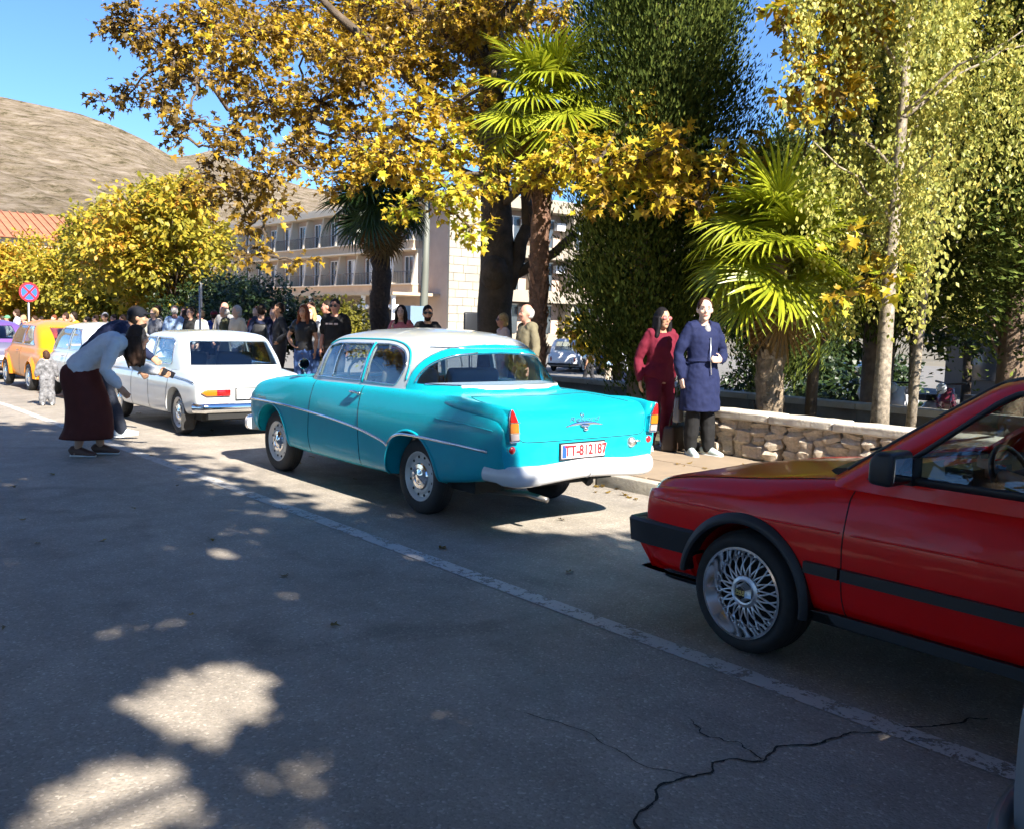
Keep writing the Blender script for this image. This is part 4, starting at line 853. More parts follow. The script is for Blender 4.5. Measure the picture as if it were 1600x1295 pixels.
def seat(parent, x, y, z=.42, w=.5, m=None, tilt=.25, hr=False):
    m = m or VINYL
    o = MB().box((0, 0, 0), (w, .5, .16)).box((0, -.27-.1*tilt, .32), (w, .14, .6), M=Matrix.Rotation(tilt, 4, 'X')).mesh()
    o = evaluate(o, [('BEVEL', dict(width=.05, segments=3))])
    s = link('seat', o, parent, m, 40, loc=(x, y, z))
    if hr: MB().box((0, -.36, .72), (.26, .09, .18)).build('headrest', m, s, 40)
    return s
def steering(parent, c, r=.19, tilt=1.1, m=None):
    b = MB(); M = Matrix.Translation(c) @ Matrix.Rotation(tilt, 4, 'X'); n = 28
    b.tube([M @ Vector((r*math.cos(2*math.pi*k/n), r*math.sin(2*math.pi*k/n), 0)) for k in range(n+1)], .012, 8, False)
    for a in (0.1, math.pi-.1, -math.pi/2): b.tube([M @ Vector((0, 0, -.03)), M @ Vector((r*math.cos(a), r*math.sin(a), 0))], .012, 6)
    b.tube([M @ Vector((0, 0, 0)), M @ Vector((0, 0, -.35))], .03, 8); b.ball(M @ Vector((0, 0, -.02)), .05, 10, 6)
    return b.build('steering_wheel', m or BLACK, parent, True)
def plate(parent, name, c, size, txt, col, m_txt, face=-1, tsize=None, band=True, tilt=0.0):
    """number plate facing +-Y with lettering and border"""
    R = Matrix.Translation(c) @ Matrix.Rotation(tilt, 4, 'X') @ Matrix.Rotation(rad(90), 4, 'X')
    o = link(name, evaluate(MB().box((0, 0, 0), (size[0], size[1], .012)).mesh(), [('BEVEL', dict(width=.004, segments=2))]), parent, col, 35); o.matrix_local = R
    MB().box((0, -0, -.008), (size[0]+.024, size[1]+.024, .01)).build('plate_holder', BLACK, o, 35)
    if band: MB().box((-size[0]/2+.024, 0, .0072), (.04, size[1]-.012, .003)).build('blue_band', mat('plate_blue', (.02, .08, .5), .4), o, 35)
    t = link('plate_lettering', text_mesh(txt, tsize or size[1]*1.02, .0015, .0025), o, m_txt, False); t.location = (.022 if band else 0, 0, .0075)
    t.scale = (.88, 1, 1)
    return o

# ------------------------------------------------------------------ turquoise fifties saloon
def opel():
    car = thing('vintage_saloon', 'turquoise two-door fifties saloon with white roof, seen from its rear left', 'car', (4.924, 6.263, 0))
    TQ = paint('turquoise_paint', (0.0, .36, .46), rough=.4, coat=.3); WH = paint('roof_white_paint', (.42, .46, .48))
    WB = paint('bumper_white_paint', (.68, .69, .70), rough=.4)
    def sec(zb, w, zs, ze, zt, low=.06, fin=0.0, wt=None):
        wt = wt or w
        return [(0, zb), (.6*w, zb), (w-.09, zb), (w-.03, zb+.02), (w-.005, zb+low+.06), (w+.004, (zb+zs)/2-.02), (w+.004, (zb+zs)/2+.14), (wt-.004, zs-.06), (wt-.03, zs+fin), (wt-.12, ze+fin*.55), (.62*wt, (ze+zt)/2+.012), (.35*wt, zt), (0, zt+.004)]
    keys = [(-1.155, sec(.50, .72, .72, .73, .74, wt=.66)), (-1.14, sec(.47, .77, .82, .80, .815, fin=.03, wt=.735)), (-1.10, sec(.45, .79, .885, .85, .865, fin=.035, wt=.77)), (-1.0, sec(.42, .80, .92, .89, .905, fin=.035, wt=.78)),
            (-.75, sec(.36, .805, .945, .93, .945, fin=.02, wt=.785)), (-.35, sec(.30, .81, .965, .97, .985, fin=.008, wt=.785)), (.1, sec(.27, .81, .975, .99, .995, wt=.78)), (1.0, sec(.265, .81, .975, .985, .99, wt=.78)),
            (1.7, sec(.265, .80, .965, .985, 1.0, wt=.775)), (2.2, sec(.28, .79, .945, .965, .985, wt=.765)), (2.6, sec(.31, .78, .915, .935, .955, wt=.75)), (2.9, sec(.36, .77, .875, .895, .92, wt=.745)), (3.06, sec(.40, .75, .83, .85, .87, wt=.72)), (3.14, sec(.44, .70, .76, .78, .80, wt=.66)), (3.17, sec(.48, .60, .66, .67, .68, wt=.54))]
    me = body_loft(keys, 110, 40); T = bvh(me)
    me = arches(me, [(0, .30, .365), (2.541, .31, .365)], .45)
    me = inside_open(me, ((0, .68, .85), (1.24, 1.96, .8)))
    body = link('body', me, car, [TQ, UNDER], 32)
    # greenhouse
    def lev(w, yf, yr, fc=.10, rc=.26):
        return [(0, yf), (.5*w, yf-.015), (.9*w, yf-fc*.55), (1.01*w, yf-fc-.10), (1.01*w, yf-.75), (w, (yf+yr)/2-.1), (w*.985, yr+.62), (w*.94, yr+rc+.13), (.76*w, yr+rc*.42), (.42*w, yr+.03), (0, yr)]
    H = house_loft([(.95, lev(.735, 1.97, -.47)), (1.05, lev(.715, 1.93, -.36)), (1.16, lev(.69, 1.87, -.26)), (1.27, lev(.65, 1.80, -.15)), (1.34, lev(.605, 1.73, -.07)), (1.385, lev(.545, 1.63, .01)), (1.415, lev(.47, 1.48, .10))], rise=.055)
    HT = bvh(H)
    band = [(.205, .9), (.205, 1.0), (.185, 1.1), (.13, 1.2), (.04, 1.29), (-.06, 1.355), (-.13, 1.40), (-.2, 1.6), (-2, 1.6), (-2, .9)]
    fw = [(1.64, 1.005), (1.575, 1.285), (1.40, 1.315), (.845, 1.325), (.895, 1.005)]
    qw = [(.835, 1.005), (.80, 1.325), (.62, 1.328)] + poly_smooth([(.5, 1.318), (.37, 1.28), (.29, 1.2), (.285, 1.12), (.33, 1.03), (.36, 1.005)], 20)
    rw = poly_smooth([(.115, 1.03), (.10, 1.10), (.035, 1.19), (-.07, 1.265), (-.16, 1.30), (-.28, 1.315)], 24) + [(-1.2, 1.315), (-1.2, 1.03)]
    ws = [(1.70, 1.01), (1.645, 1.27), (1.60, 1.315), (1.56, 1.33), (2.6, 1.33), (2.6, 1.01)]
    cuts = [MB().prism(c, 'X', -1.5, 1.5) for c in (fw, qw, rw, ws)]
    bandm = MB().prism(band, 'X', -1.5, 1.5).mesh(fix=True)
    (sr, sb), gls = windows(H, cuts, split=bandm)
    link('roof', sr, car, WH, 32); link('rear_pillar_band', sb, car, TQ, 32)
    G = glass('car_glass', (.92, .955, .95)); GB = glass('rear_glass_blue', (.78, .86, .93))
    for nm, g, m in (('door_window', gls[0], G), ('quarter_window', gls[1], G), ('rear_window', gls[2], GB), ('windscreen', gls[3], G)): panes(nm, g, car, m)
    for s in (-1, 1):
        trim('window_trim', HT, fw, 'X', s, car, CHROME, .0075, 90, True); trim('window_trim', HT, qw, 'X', s, car, CHROME, .0075, 90, True)
        trim('vent_bar', HT, [(1.38, 1.005), (1.355, 1.31)], 'X', s, car, CHROME, .007, 12)
        trim('pillar_post', HT, [(.865, .99), (.823, 1.335)], 'X', s, car, TQ, .016, 12, sq=(.6, 1))
        trim('rain_gutter', HT, poly_smooth([(1.62, 1.29), (1.45, 1.345), (.9, 1.362), (.55, 1.355), (.33, 1.30), (.235, 1.18), (.225, 1.05)], 50), 'X', s, car, TQ, .009, 70)
        trim('band_trim', HT, [(a+.0, b) for a, b in band[1:7]], 'X', s, car, CHROME, .004, 40, smooth=True)
        # side flash: dips to the rear arch then runs on to the tail
        a1 = poly_smooth([(3.08, .69), (2.7, .695), (2.2, .69), (1.7, .675), (1.2, .65), (.8, .615), (.5, .57), (.36, .54), (.315, .52)], 60)
        a2 = poly_smooth([(.315, .52), (.27, .575), (.18, .62), (.05, .638), (-.25, .64), (-.65, .632), (-1.0, .622)], 60)
        trim('side_moulding', T, a1, 'X', s, car, CHROME, .0125, 80, lift=.003); trim('side_moulding', T, a2, 'X', s, car, CHROME, .0125, 80, lift=.003)
        lip = [(2.541+.37*math.cos(t), .31+.37*math.sin(t)) for t in np.linspace(-.1, math.pi+.15, 40)]; trim('arch_lip', T, lip, 'X', s, car, TQ, .012, 50)
        lip = [(.37*math.cos(t), .30+.37*math.sin(t)) for t in np.linspace(-.05, math.pi+.05, 40)]; trim('arch_lip', T, lip, 'X', s, car, TQ, .012, 50)
        trim('door_gap', T, [(1.66, .99), (1.68, .8), (1.72, .45), (1.70, .30)], 'X', s, car, GAP, .0032, 40)
        trim('door_gap', T, [(.80, .99), (.79, .7), (.78, .45), (.78, .30)], 'X', s, car, GAP, .0032, 40)
        trim('wing_crease', T, [(-.35, .80), (-.7, .795), (-1.05, .775)], 'X', s, car, TQ, .005, 30)
        h = MB().tube(proj(T, dense([(.95, .905), (.86, .905), (.80, .898)], 8), 'X', s, .03), [.008, .012, .012, .012, .012, .012, .010, .006], 8).tube(proj(T, [(.93, .905)], 'X', s, .0)+proj(T, [(.93, .905)], 'X', s, .03), .012, 8)
        h.ball(proj(T, [(.81, .90)], 'X', s, .012)[0], .017, 10, 6); h.build('door_handle', CHROME, car, True)
        # tail lamp: tall pointed cluster in a chrome frame
        L = [(.655, .695), (.755, .69), (.768, .80), (.766, .895), (.757, .945), (.742, .955), (.715, .915), (.672, .84)]; L = [(.718+(a-.718)*.86, .81+(b-.81)*.90) for a, b in L]
        y0 = -1.185
        MB().tube([(s*.755, -.30, .915), (s*.760, -.55, .905), (s*.752, -.85, .885), (s*.738, -1.02, .86), (s*.722, -1.10, .835), (s*.715, -1.165, .825)], [(.012, .012), (.045, .022), (.075, .034), (.095, .044), (.11, .052), (.115, .05)], 18, up=(0, 0, 1)).build('rear_wing', TQ, car, True)
        lamp = link('tail_lamp', evaluate(MB().prism([(s*a, b) for a, b in L], 'Y', y0, -.95).mesh(fix=True), [('BEVEL', dict(width=.012, segments=3))]), car, TQ, 40)
        def inset(P, k=.84):
            cx = sum(a for a, b in P)/len(P); cz = sum(b for a, b in P)/len(P); return [(cx+(a-cx)*k, cz+(b-cz)*(k+.04)) for a, b in P]
        MB().tube([(s*a, y0-.002, b) for a, b in dense(inset(L, .93), 60, True)], .006, 6, False).build('chrome_frame', CHROME, lamp, True)
        Li = inset(L, .86); segs = [('reverse_lens', .6, .765, mat('lens_clear', (.30, .26, .26), .15, coat=1)), ('indicator_lens', .772, .838, mat('lens_amber', (.50, .15, .01), .15, coat=1)), ('brake_lens', .846, 1.0, mat('lens_red', (.42, .006, .008), .12, coat=1))]
        full = MB().prism([(s*a, b) for a, b in Li], 'Y', y0-.012, y0+.03).mesh(fix=True)
        for nm, z0, z1, m in segs:
            link(nm, boolean(full, MB().box((s*.71, y0, (z0+z1)/2), (.4, .4, z1-z0)).mesh(), 'INTERSECT'), lamp, m, 40)
        for z in (.768, .842): MB().box((s*.712, y0-.004, z), (.085, .018, .006)).build('lens_bar', CHROME, lamp, 35)
        r = MB().lathe([(.001, .03), (.02, .028), (.03, .018), (.033, .0)], 24, Matrix.Translation((s*.70, -1.135, .645)) @ Matrix.Rotation(rad(90), 4, 'X')).build('reflector', mat('lens_red', (.42, .006, .008), .12, coat=1), car, True)
        MB().lathe([(.034, .0), (.042, .016), (.046, .0), (.044, -.05)], 24, Matrix.Translation((s*.70, -1.135, .645)) @ Matrix.Rotation(rad(90), 4, 'X')).build('bezel', CHROME, r, True)
        # front bits
        MB().lathe([(.001, .05), (.05, .04), (.085, .0)], 24, Matrix.Translation((s*.57, 3.10, .68)) @ Matrix.Rotation(rad(-90), 4, 'X')).build('headlamp', mat('lamp_glass', (.7, .72, .72), .1, coat=1), car, True)
    # boot lid shut line, wing gaps, bonnet line
    lid = poly_smooth([(-.60, -.53), (-.655, -.70), (-.665, -.95)], 14)
    for s in (-1, 1): trim('lid_gap', T, [(s*-a, b) for a, b in lid], 'Z', 1, car, GAP, .003, 24)
    trim('lid_gap', T, dense(poly_smooth([(-.655, .86), (-.655, .76), (-.62, .705), (-.5, .69), (0, .688), (.5, .69), (.62, .705), (.655, .76), (.655, .86)], 60), 70), 'Y', -1, car, GAP, .003, 80)
    trim('lid_gap', T, [(-.60, -.53), (0, -.60), (.60, -.53)], 'Z', 1, car, GAP, .003, 24, smooth=True)
    for s in (-1, 1): trim('bonnet_gap', T, [(s*.66, 1.75), (s*.64, 2.4), (s*.55, 3.0)], 'Z', 1, car, GAP, .003, 30)
    trim('rear_sill_trim', HT, [(-.48, 1.025), (0, 1.025), (.48, 1.025)], 'Y', -1, car, WH, .012, 30, sq=(1, .6))
    trim('rear_window_trim', HT, rw[:25], 'X', -1, car, CHROME, .007, 60); trim('rear_window_trim', HT, rw[:25], 'X', 1, car, CHROME, .007, 60)
    P = proj(HT, [(x, 1.318) for x in np.linspace(-.52, .52, 40)], 'Y', -1); MB().tube(P, .007, 8).build('rear_window_trim', CHROME, car, True)
    P = proj(HT, [(x, 1.03) for x in np.linspace(-.66, .66, 50)], 'Y', -1); MB().tube(P, .009, 8).build('rear_window_trim', CHROME, car, True)
    MB().prism([(-.6, 0.05), (.6, 0.05), (.5, -.28), (.25, -.40), (-.25, -.40), (-.5, -.28)], 'Z', 1.005, 1.035).build('parcel_shelf', mat('shelf_cream', (.62, .6, .56), .7), car, 35)
    # bumper: deep white blade with wrapped ends
    def bumper(nm, y, sgn, zc, hh):
        P = []; n = 41
        for k in range(n):
            u = -1+2*k/(n-1); x = .752*math.sin(u*1.45)/math.sin(1.45); back = max(0, abs(u)-.72)/.28
            P.append((x*1.02, y+sgn*(-.035*abs(u)**2.2 - .20*back**1.6), zc+.010*math.cos(u*6)-.012*abs(u)))
        R = [(hh*(.88 if 2 < k < n-3 else .70)*(1+.10*math.exp(-((abs(-1+2*k/(n-1))-.62)/.16)**2)), .052) for k in range(n)]
        o = MB().tube(P, R, 16, up=(0, 0, 1)).build(nm, WB, car, 50)
        for uk in (20,): MB().tube([(P[uk][0], P[uk][1]+sgn*.0, zc+hh*.95*math.cos(t)) if False else (P[uk][0], P[uk][1]+sgn*(.0535*math.sin(t)), zc+.01+hh*.89*math.cos(t)) for t in np.linspace(.1, math.pi-.1, 14)], .004, 6).build('bumper_joint', mat('joint_grey', (.35, .35, .36), .5), o, True)
        for s in (-1, 1): MB().box((s*.45, y-sgn*.12, zc), (.05, .2, .05)).build('bracket', UNDER, o, 35)
        return o
    bumper('rear_bumper', -1.185, -1, .465, .082); bumper('front_bumper', 3.235, 1, .44, .085)
    plate(car, 'number_plate', (-.03, -1.172, .607), (.44, .105), 'TT-812187', mat('plate_pink_white', (.75, .62, .6), .4), mat('plate_red', (.55, .015, .02), .4), tilt=-.03)
    # wing badge, script and lock
    b = MB().tube(proj(T, dense(poly_smooth([(-.19, .785), (-.1, .80), (0, .803), (.1, .80), (.19, .785)], 20), 20), 'Y', -1, .006), [(.004+.011*math.sin(math.pi*k/19), .006) for k in range(20)], 8)
    b.ball(proj(T, [(0, .785)], 'Y', -1, .012)[0], (.05, .016, .014)).ball(proj(T, [(0, .762)], 'Y', -1, .014)[0], (.026, .016, .018)); b.build('boot_handle', CHROME, car, True)
    q = proj(T, [(0, .872)], 'Y', -1, .0)
    t = link('script_badge', text_mesh('Rekord', .06, .001, .0, .35), car, mat('script_chrome', (.35, .5, .52), .2, .9), False); pp = proj(T, [(0.0, .832)], 'Y', -1, .004)[0]
    t.matrix_local = Matrix.Translation(pp) @ Matrix.Rotation(rad(70), 4, 'X'); t.scale = (1.7, .8, 1)
    pp = proj(T, [(0.0, .858)], 'Y', -1, .002)[0]
    MB().lathe([(.02, 0), (.02, .006), (.015, .007), (.014, .003)], 20, Matrix.Translation(pp) @ Matrix.Rotation(rad(55), 4, 'X')).tube([pp+Vector((-.024, -.004, .002)), pp+Vector((.024, -.004, .002))], .003, 6).build('boot_emblem', CHROME, car, True)
    pp = proj(T, [(.50, .635)], 'Y', -1, 0)[0]
    MB().lathe([(.001, .03), (.03, .026), (.042, .012), (.045, -.01)], 24, Matrix.Translation(pp) @ Matrix.Rotation(rad(90), 4, 'X')).box(pp+Vector((.045, -.03, .01)), (.05, .012, .012)).build('fuel_cap', mat('cap_steel', (.62, .6, .56), .3, .9), car, True)
    t = link('wing_script', text_mesh('Olympia', .055, .001, .0, .35), car, CHROME, False); pp = proj(T, [(2.75, .725)], 'X', -1, .004)[0]
    t.matrix_local = Matrix.Translation(pp) @ Matrix(((0, 0, -1, 0), (-1, 0, 0, 0), (0, 1, 0, 0), (0, 0, 0, 1)))
    # wing mirror: round head on the front wing
    pp = proj(T, [(-.66, 2.02)], 'Z', 1)[0]
    mr = MB().tube([pp, pp+Vector((-.02, .0, .05)), pp+Vector((-.03, .0, .10))], .008, 8).lathe([(.001, .03), (.03, .025), (.048, .008), (.052, -.012), (.048, -.02)], 24, Matrix.Translation(pp+Vector((-.03, 0, .125))) @ Matrix.Rotation(rad(-90), 4, 'X')).build('wing_mirror', CHROME, car, True)
    MB().lathe([(.05, -.018), (.001, -.018)], 24, Matrix.Translation(pp+Vector((-.03, 0, .125))) @ Matrix.Rotation(rad(-90), 4, 'X')).build('mirror_glass', mat('mirror_dark', (.08, .1, .1), .03, 1.0), mr, False)
    # underside
    u = MB().tube([(-.3, 1.4, .2), (-.3, -.3, .2), (-.33, -.9, .26), (-.33, -1.12, .25)], .022, 10).tube([(-.3, .9, .2), (-.3, .4, .2)], .07, 12); u.build('exhaust', mat('exhaust_steel', (.3, .28, .26), .4, .9), car, True)
    MB().box((0, 1.1, .29), (1.2, 3.4, .1)).tube([(-.62, 0, .3), (.62, 0, .3)], .04, 8).tube([(-.62, 2.541, .3), (.62, 2.541, .3)], .035, 8).ball((0, 0, .3), (.12, .14, .12)).box((.25, -.70, .40), (.5, .5, .14)).tube([(.12, -1.02, .38), (.12, -1.1, .34)], .035, 8).build('chassis', UNDER, car, 35)
    for s in (-1, 1):
        for y in (0, 2.541): wheel(car, (s*.635, y, .30), .305, .145, s, .195, 'hub', mat('wheel_cream', (.6, .6, .58), .4, .25))
    # cabin
    SV = mat('seat_grey', (.18, .17, .16), .7)
    for x in (-.34, .34): seat(car, x, 1.05, .50, .55, SV)
    o = link('seat', evaluate(MB().box((0, .25, .5), (1.2, .5, .16)).box((0, -.02, .78), (1.2, .14, .5), M=Matrix.Rotation(.25, 4, 'X')).mesh(), [('BEVEL', dict(width=.05, segments=2))]), car, SV, 40)
    MB().box((0, 1.66, .93), (1.3, .22, .12)).build('dashboard', mat('dash_dark', (.05, .05, .05), .5), car, 35)
    steering(car, Vector((-.34, 1.42, .98)), .2, 1.15, mat('wheel_ivory', (.35, .33, .28), .4))
    return car
# ------------------------------------------------------------------ red hatchback in the foreground
def golf():
    car = thing('red_hatchback', 'glossy red eighties hatchback with cross-spoke alloy wheels and black trim', 'car', (4.478, 2.701, 0))
    RD = paint('red_paint', (.74, .001, .002), coat=.35); ARCH = mat('arch_plastic', (.012, .016, .022), .5)
    def sec(zb, w, zs, zt, wt=None, cr=.66):
        wt = wt or w-.05
        return [(0, zb), (.55*w, zb), (w-.10, zb), (w-.035, zb+.015), (w-.005, zb+.09), (w+.004, zb+.2), (w+.008, cr-.03), (w+.002, cr+.02), (w-.012, cr+.09), (wt+.012, zs-.06), (wt-.02, zs-.004), (wt-.10, zs+.012), (.55*wt, zt), (0, zt+.012)]
    keys = [(.705, sec(.40, .62, .60, .60, cr=.55)), (.685, sec(.33, .72, .685, .69, .66, cr=.60)), (.63, sec(.29, .775, .735, .745, .72, cr=.62)), (.5, sec(.27, .80, .765, .78, .75, cr=.635)), (0, sec(.28, .815, .83, .85, .765)), (-.5, sec(.28, .82, .895, .925, .77)), (-.8, sec(.28, .822, .912, .94, .77)), (-1.6, sec(.28, .825, .915, .92, .77)), (-2.6, sec(.28, .82, .92, .92, .765)), (-3.0, sec(.30, .80, .92, .92, .75)), (-3.14, sec(.34, .77, .90, .90, .72)), (-3.18, sec(.40, .72, .85, .85, .66))]
    me = body_loft(keys, 110, 44); T = bvh(me)
    me = arches(me, [(0, .29, .335), (-2.475, .29, .33)], .45)
    me = inside_open(me, ((0, -1.85, .85), (1.30, 2.3, .9)))
    link('body', me, car, [RD, UNDER], 32)
    def lev(w, yf, yr, fc=.15):
        return [(0, yf), (.5*w, yf-.02), (.9*w, yf-fc*.5), (1.02*w, yf-fc-.04), (1.01*w, yf-.6), (w, (yf+yr)/2), (w, yr+.5), (w*1.01, yr+.14), (.9*w, yr+.02), (.5*w, yr), (0, yr)]
    H = house_loft([(.86, lev(.775, -.24, -3.16)), (.93, lev(.765, -.34, -3.12)), (1.12, lev(.725, -.61, -3.02)), (1.27, lev(.69, -.83, -2.93)), (1.345, lev(.665, -.95, -2.88)), (1.385, lev(.61, -1.06, -2.83))], rise=.035)
    HT = bvh(H)
    fw = [(-.665, .935), (-1.07, 1.275), (-1.14, 1.315), (-1.75, 1.33), (-1.75, .935)]
    rw = [(-1.84, .935), (-1.84, 1.315), (-2.5, 1.305), (-2.62, 1.22), (-2.55, .945)]
    cuts = [MB().prism(fw, 'X', -1.5, 1.5), MB().prism(rw, 'X', -1.5, 1.5), MB().prism([(-.64, .95), (.64, .95), (.57, 1.31), (-.57, 1.31)], 'Y', -1.6, .5), MB().prism([(-.60, 1.0), (.60, 1.0), (.54, 1.27), (-.54, 1.27)], 'Y', -3.5, -2.6)]
    sh, gls = windows(H, cuts)
    link('roof', sh, car, RD, 32); G = glass('car_glass', (.92, .955, .95))
    for nm, g in zip(('door_window', 'rear_side_window', 'windscreen', 'tailgate_window'), gls): panes(nm, g, car, G)
    for s in (-1, 1):
        trim('window_frame', HT, fw, 'X', s, car, BLACK, .021, 110, True, sq=(.55, 1)); trim('window_frame', HT, rw, 'X', s, car, BLACK, .018, 90, True, sq=(.55, 1))
        trim('screen_seal', HT, [(-.44, .93), (-.47, .955), (-.74, 1.15), (-.95, 1.30), (-1.02, 1.345), (-1.12, 1.368), (-1.6, 1.374), (-2.3, 1.37)], 'X', s, car, BLACK, .017, 90, sq=(.6, 1))
        # arch flare
        fl = MB()
        for yc, zc, a0, a1 in ((0, .29, .12, math.pi+.10), (-2.475, .29, -.1, math.pi+.1)):
            n = 44; ring = []; 
            for k in range(n+1):
                a = a0+(a1-a0)*k/n; c, si = math.cos(a), math.sin(a); x = s*.818; wd = .038+.012*max(0, math.sin(a))
                pr = [(.333, x-s*.05), (.333, x+s*.028), (.345, x+s*.034), (.333+wd*.6, x+s*.030), (.333+wd, x+s*.012), (.333+wd, x-s*.03)]
                ring.append([(xx, yc+r*c, zc+r*si) for r, xx in pr])
            fl = MB(); V = [q for r in ring for q in r]; m = 6
            fl.add(V, [(i*m+j, i*m+(j+1) % m, (i+1)*m+(j+1) % m, (i+1)*m+j) for i in range(n) for j in range(m)] + [tuple(range(m))[::-1], tuple(n*m+j for j in range(m))])
            fl.build('wheel_arch_flare', ARCH, car, 40, fix=True)
        sk = MB().prism([(-.31, .30), (-.46, .30), (-.50, .265), (-1.9, .25), (-2.16, .25), (-2.16, .30), (-.5, .31)], 'X', s*.76, s*.815).build('sill_trim', ARCH, car, 40, fix=True)
        MB().box((s*.838, -1.28, .497), (.03, 1.50, .05)).build('side_strip', BLACK, car, 35); MB().box((s*.836, -.43, .497), (.03, .17, .05)).build('side_strip', BLACK, car, 35)
        g = MB()
        trim('', T, [(-.545, .90), (-.52, .82), (-.515, .6), (-.52, .4), (-.53, .31)], 'X', s, car, GAP, .003, 50, join=g); g.build('door_gap', GAP, car, True)
        g = MB(); trim('', T, [(-1.80, .90), (-1.80, .31)], 'X', s, car, GAP, .003, 40, join=g); g.build('door_gap', GAP, car, True)
        g = MB(); trim('', T, [(.60, .655), (.3, .66), (0, .665), (-.5, .672)], 'X', s, car, RD, .005, 50, join=g, lift=.001); trim('', T, [(-.55, .672), (-1.8, .68), (-2.9, .68)], 'X', s, car, RD, .005, 60, join=g, lift=.001); g.build('body_crease', RD, car, True)
        # bonnet shut line on the wing top
        g = MB(); trim('', T, [(s*.70, .58), (s*.715, 0), (s*.72, -.42)], 'Z', 1, car, GAP, .003, 40, join=g); g.build('bonnet_gap', GAP, car, True)
        # door mirror
        mm = evaluate(MB().prism([(-.70, .93), (-.70, 1.03), (-.73, 1.065), (-.80, 1.065), (-.80, .925)], 'X', s*.80, s*.985).mesh(fix=True), [('BEVEL', dict(width=.022, segments=3))])
        mr = link('door_mirror', mm, car, BLACK, 40); MB().prism([(s*.825, .948), (s*.962, .948), (s*.957, 1.04), (s*.83, 1.04)], 'Y', -.806, -.801).build('mirror_glass', mat('mirror_glass', (.6, .62, .65), .02, 1.0), mr, False, fix=True)
        MB().prism([(-.60, .92), (-.74, 1.03), (-.80, 1.03), (-.80, .92)], 'X', s*.735, s*.81).build('mirror_base', BLACK, mr, 35, fix=True)
        MB().box((s*.835, -1.58, .80), (.02, .17, .035)).build('door_handle', BLACK, car, 35)
        hl = MB().lathe([(.001, .02), (.06, .015), (.085, 0)], 24, Matrix.Translation((s*.52, .70, .645)) @ Matrix.Rotation(rad(-90), 4, 'X')).build('headlamp', mat('lamp_glass', (.7, .72, .72), .1, coat=1), car, True)
        MB().box((s*.45, -3.19, .72), (.36, .03, .2)).build('tail_lamp', mat('lens_red', (.42, .006, .008), .12, coat=1), car, 35)
        MB().box((s*.797, .06+.32, .585), (.02, .05, .03)).build('side_repeater', mat('lens_amber', (.5, .15, .01), .15, coat=1), car, 35) if False else None
    # front bumper, valance, spoiler
    def wrap(z0, z1, y, xs, back, th, inset=0.0):
        V = []; n = 40; m = 4; V = []
        for k in range(n+1):
            u = -1+2*k/n; au = abs(u)
            if au < .55: x = xs*.97*u/.55; yy = y-.03*(au/.55)**3
            else:
                v = (au-.55)/.45; x = math.copysign(xs*(.97+.03*min(1, v*4)), u); yy = y-.03-(back-.03)*v
            V.append((x, yy, u))
        P = [(x, yy) for x, yy, u in V]; out = []
        for i, (x, yy) in enumerate(P):
            a = Vector((P[min(i+1, n)][0]-P[max(i-1, 0)][0], P[min(i+1, n)][1]-P[max(i-1, 0)][1])); nn = Vector((-a.y, a.x)).normalized()
            for (o, z) in ((0, z0), (inset, z0), (0.012+inset*.0, z1-.015), (0, z1), (-th, z1), (-th, z0)): out.append((x+nn.x*o, yy+nn.y*o, z))
        m = 6; return MB().add(out, [(i*m+j, i*m+(j+1) % m, (i+1)*m+(j+1) % m, (i+1)*m+j) for i in range(n) for j in range(m)] + [tuple(range(m)), tuple(n*m+j for j in range(m))[::-1]])
    wrap(.405, .535, .775, .815, .47, .09).build('front_bumper', BLACK, car, 40, fix=True)
    wrap(.27, .41, .72, .785, .42, .08, -.06).build('front_valance', RD, car, 40, fix=True)
    wrap(.235, .285, .60, .735, .30, .05, -.01).build('front_spoiler', BLACK, car, 40, fix=True)
    MB().box((0, -3.22, .46), (1.62, .12, .13)).build('rear_bumper', BLACK, car, 35)
    for k in range(5): MB().box((0, .70, .57+.03*k), (1.25, .03, .012)).build('grille_bar', BLACK, car, 35)
    # cowl, wipers
    MB().prism([(-.62, -.44), (.62, -.44), (.70, -.56), (.55, -.42), (-.55, -.42), (-.70, -.56)], 'Z', .935, .945).build('cowl_panel', BLACK, car, 35, fix=True) if False else None
    P = proj(T, [(x, -.40+.06*(1-(x/.62)**2)) for x in np.linspace(-.64, .64, 24)], 'Z', 1, .012); MB().tube(P, [(.02, .065)]*24, 8).build('cowl_panel', BLACK, car, 40)
    for x0, x1 in ((-.35, .12), (.25, .60)):
        P = proj(HT, [(x, .965+.03*k/8) for k, x in enumerate(np.linspace(x0, x1, 9))], 'Y', 1, .02); MB().tube(P, .006, 6).tube([P[4], P[4]+Vector((-.16, .10, -.02))], .007, 6).build('wiper', BLACK, car, True)
    for s in (-1, 1): wheel(car, (s*.715, 0, .29), .29, .205, s, .212, 'mesh'); wheel(car, (s*.715, -2.475, .29), .29, .205, s, .212, 'mesh')
    MB().box((0, -1.2, .25), (1.3, 3.2, .1)).tube([(-.6, 0, .29), (.6, 0, .29)], .04, 8).tube([(-.6, -2.475, .29), (.6, -2.475, .29)], .04, 8).build('chassis', UNDER, car, 35)
    CL = mat('hatch_seat_cloth', (.035, .036, .04), .9)
    for x in (-.36, .36): seat(car, x, -1.55, .48, .5, CL, .3, True)
    link('seat', evaluate(MB().box((0, -2.35, .48), (1.2, .45, .16)).box((0, -2.65, .76), (1.2, .14, .5), M=Matrix.Rotation(.25, 4, 'X')).mesh(), [('BEVEL', dict(width=.05, segments=2))]), car, CL, 40)
    MB().box((0, -.72, .86), (1.32, .34, .16)).box((-.36, -.86, .93), (.36, .12, .10)).build('dashboard', BLACK, car, 35)
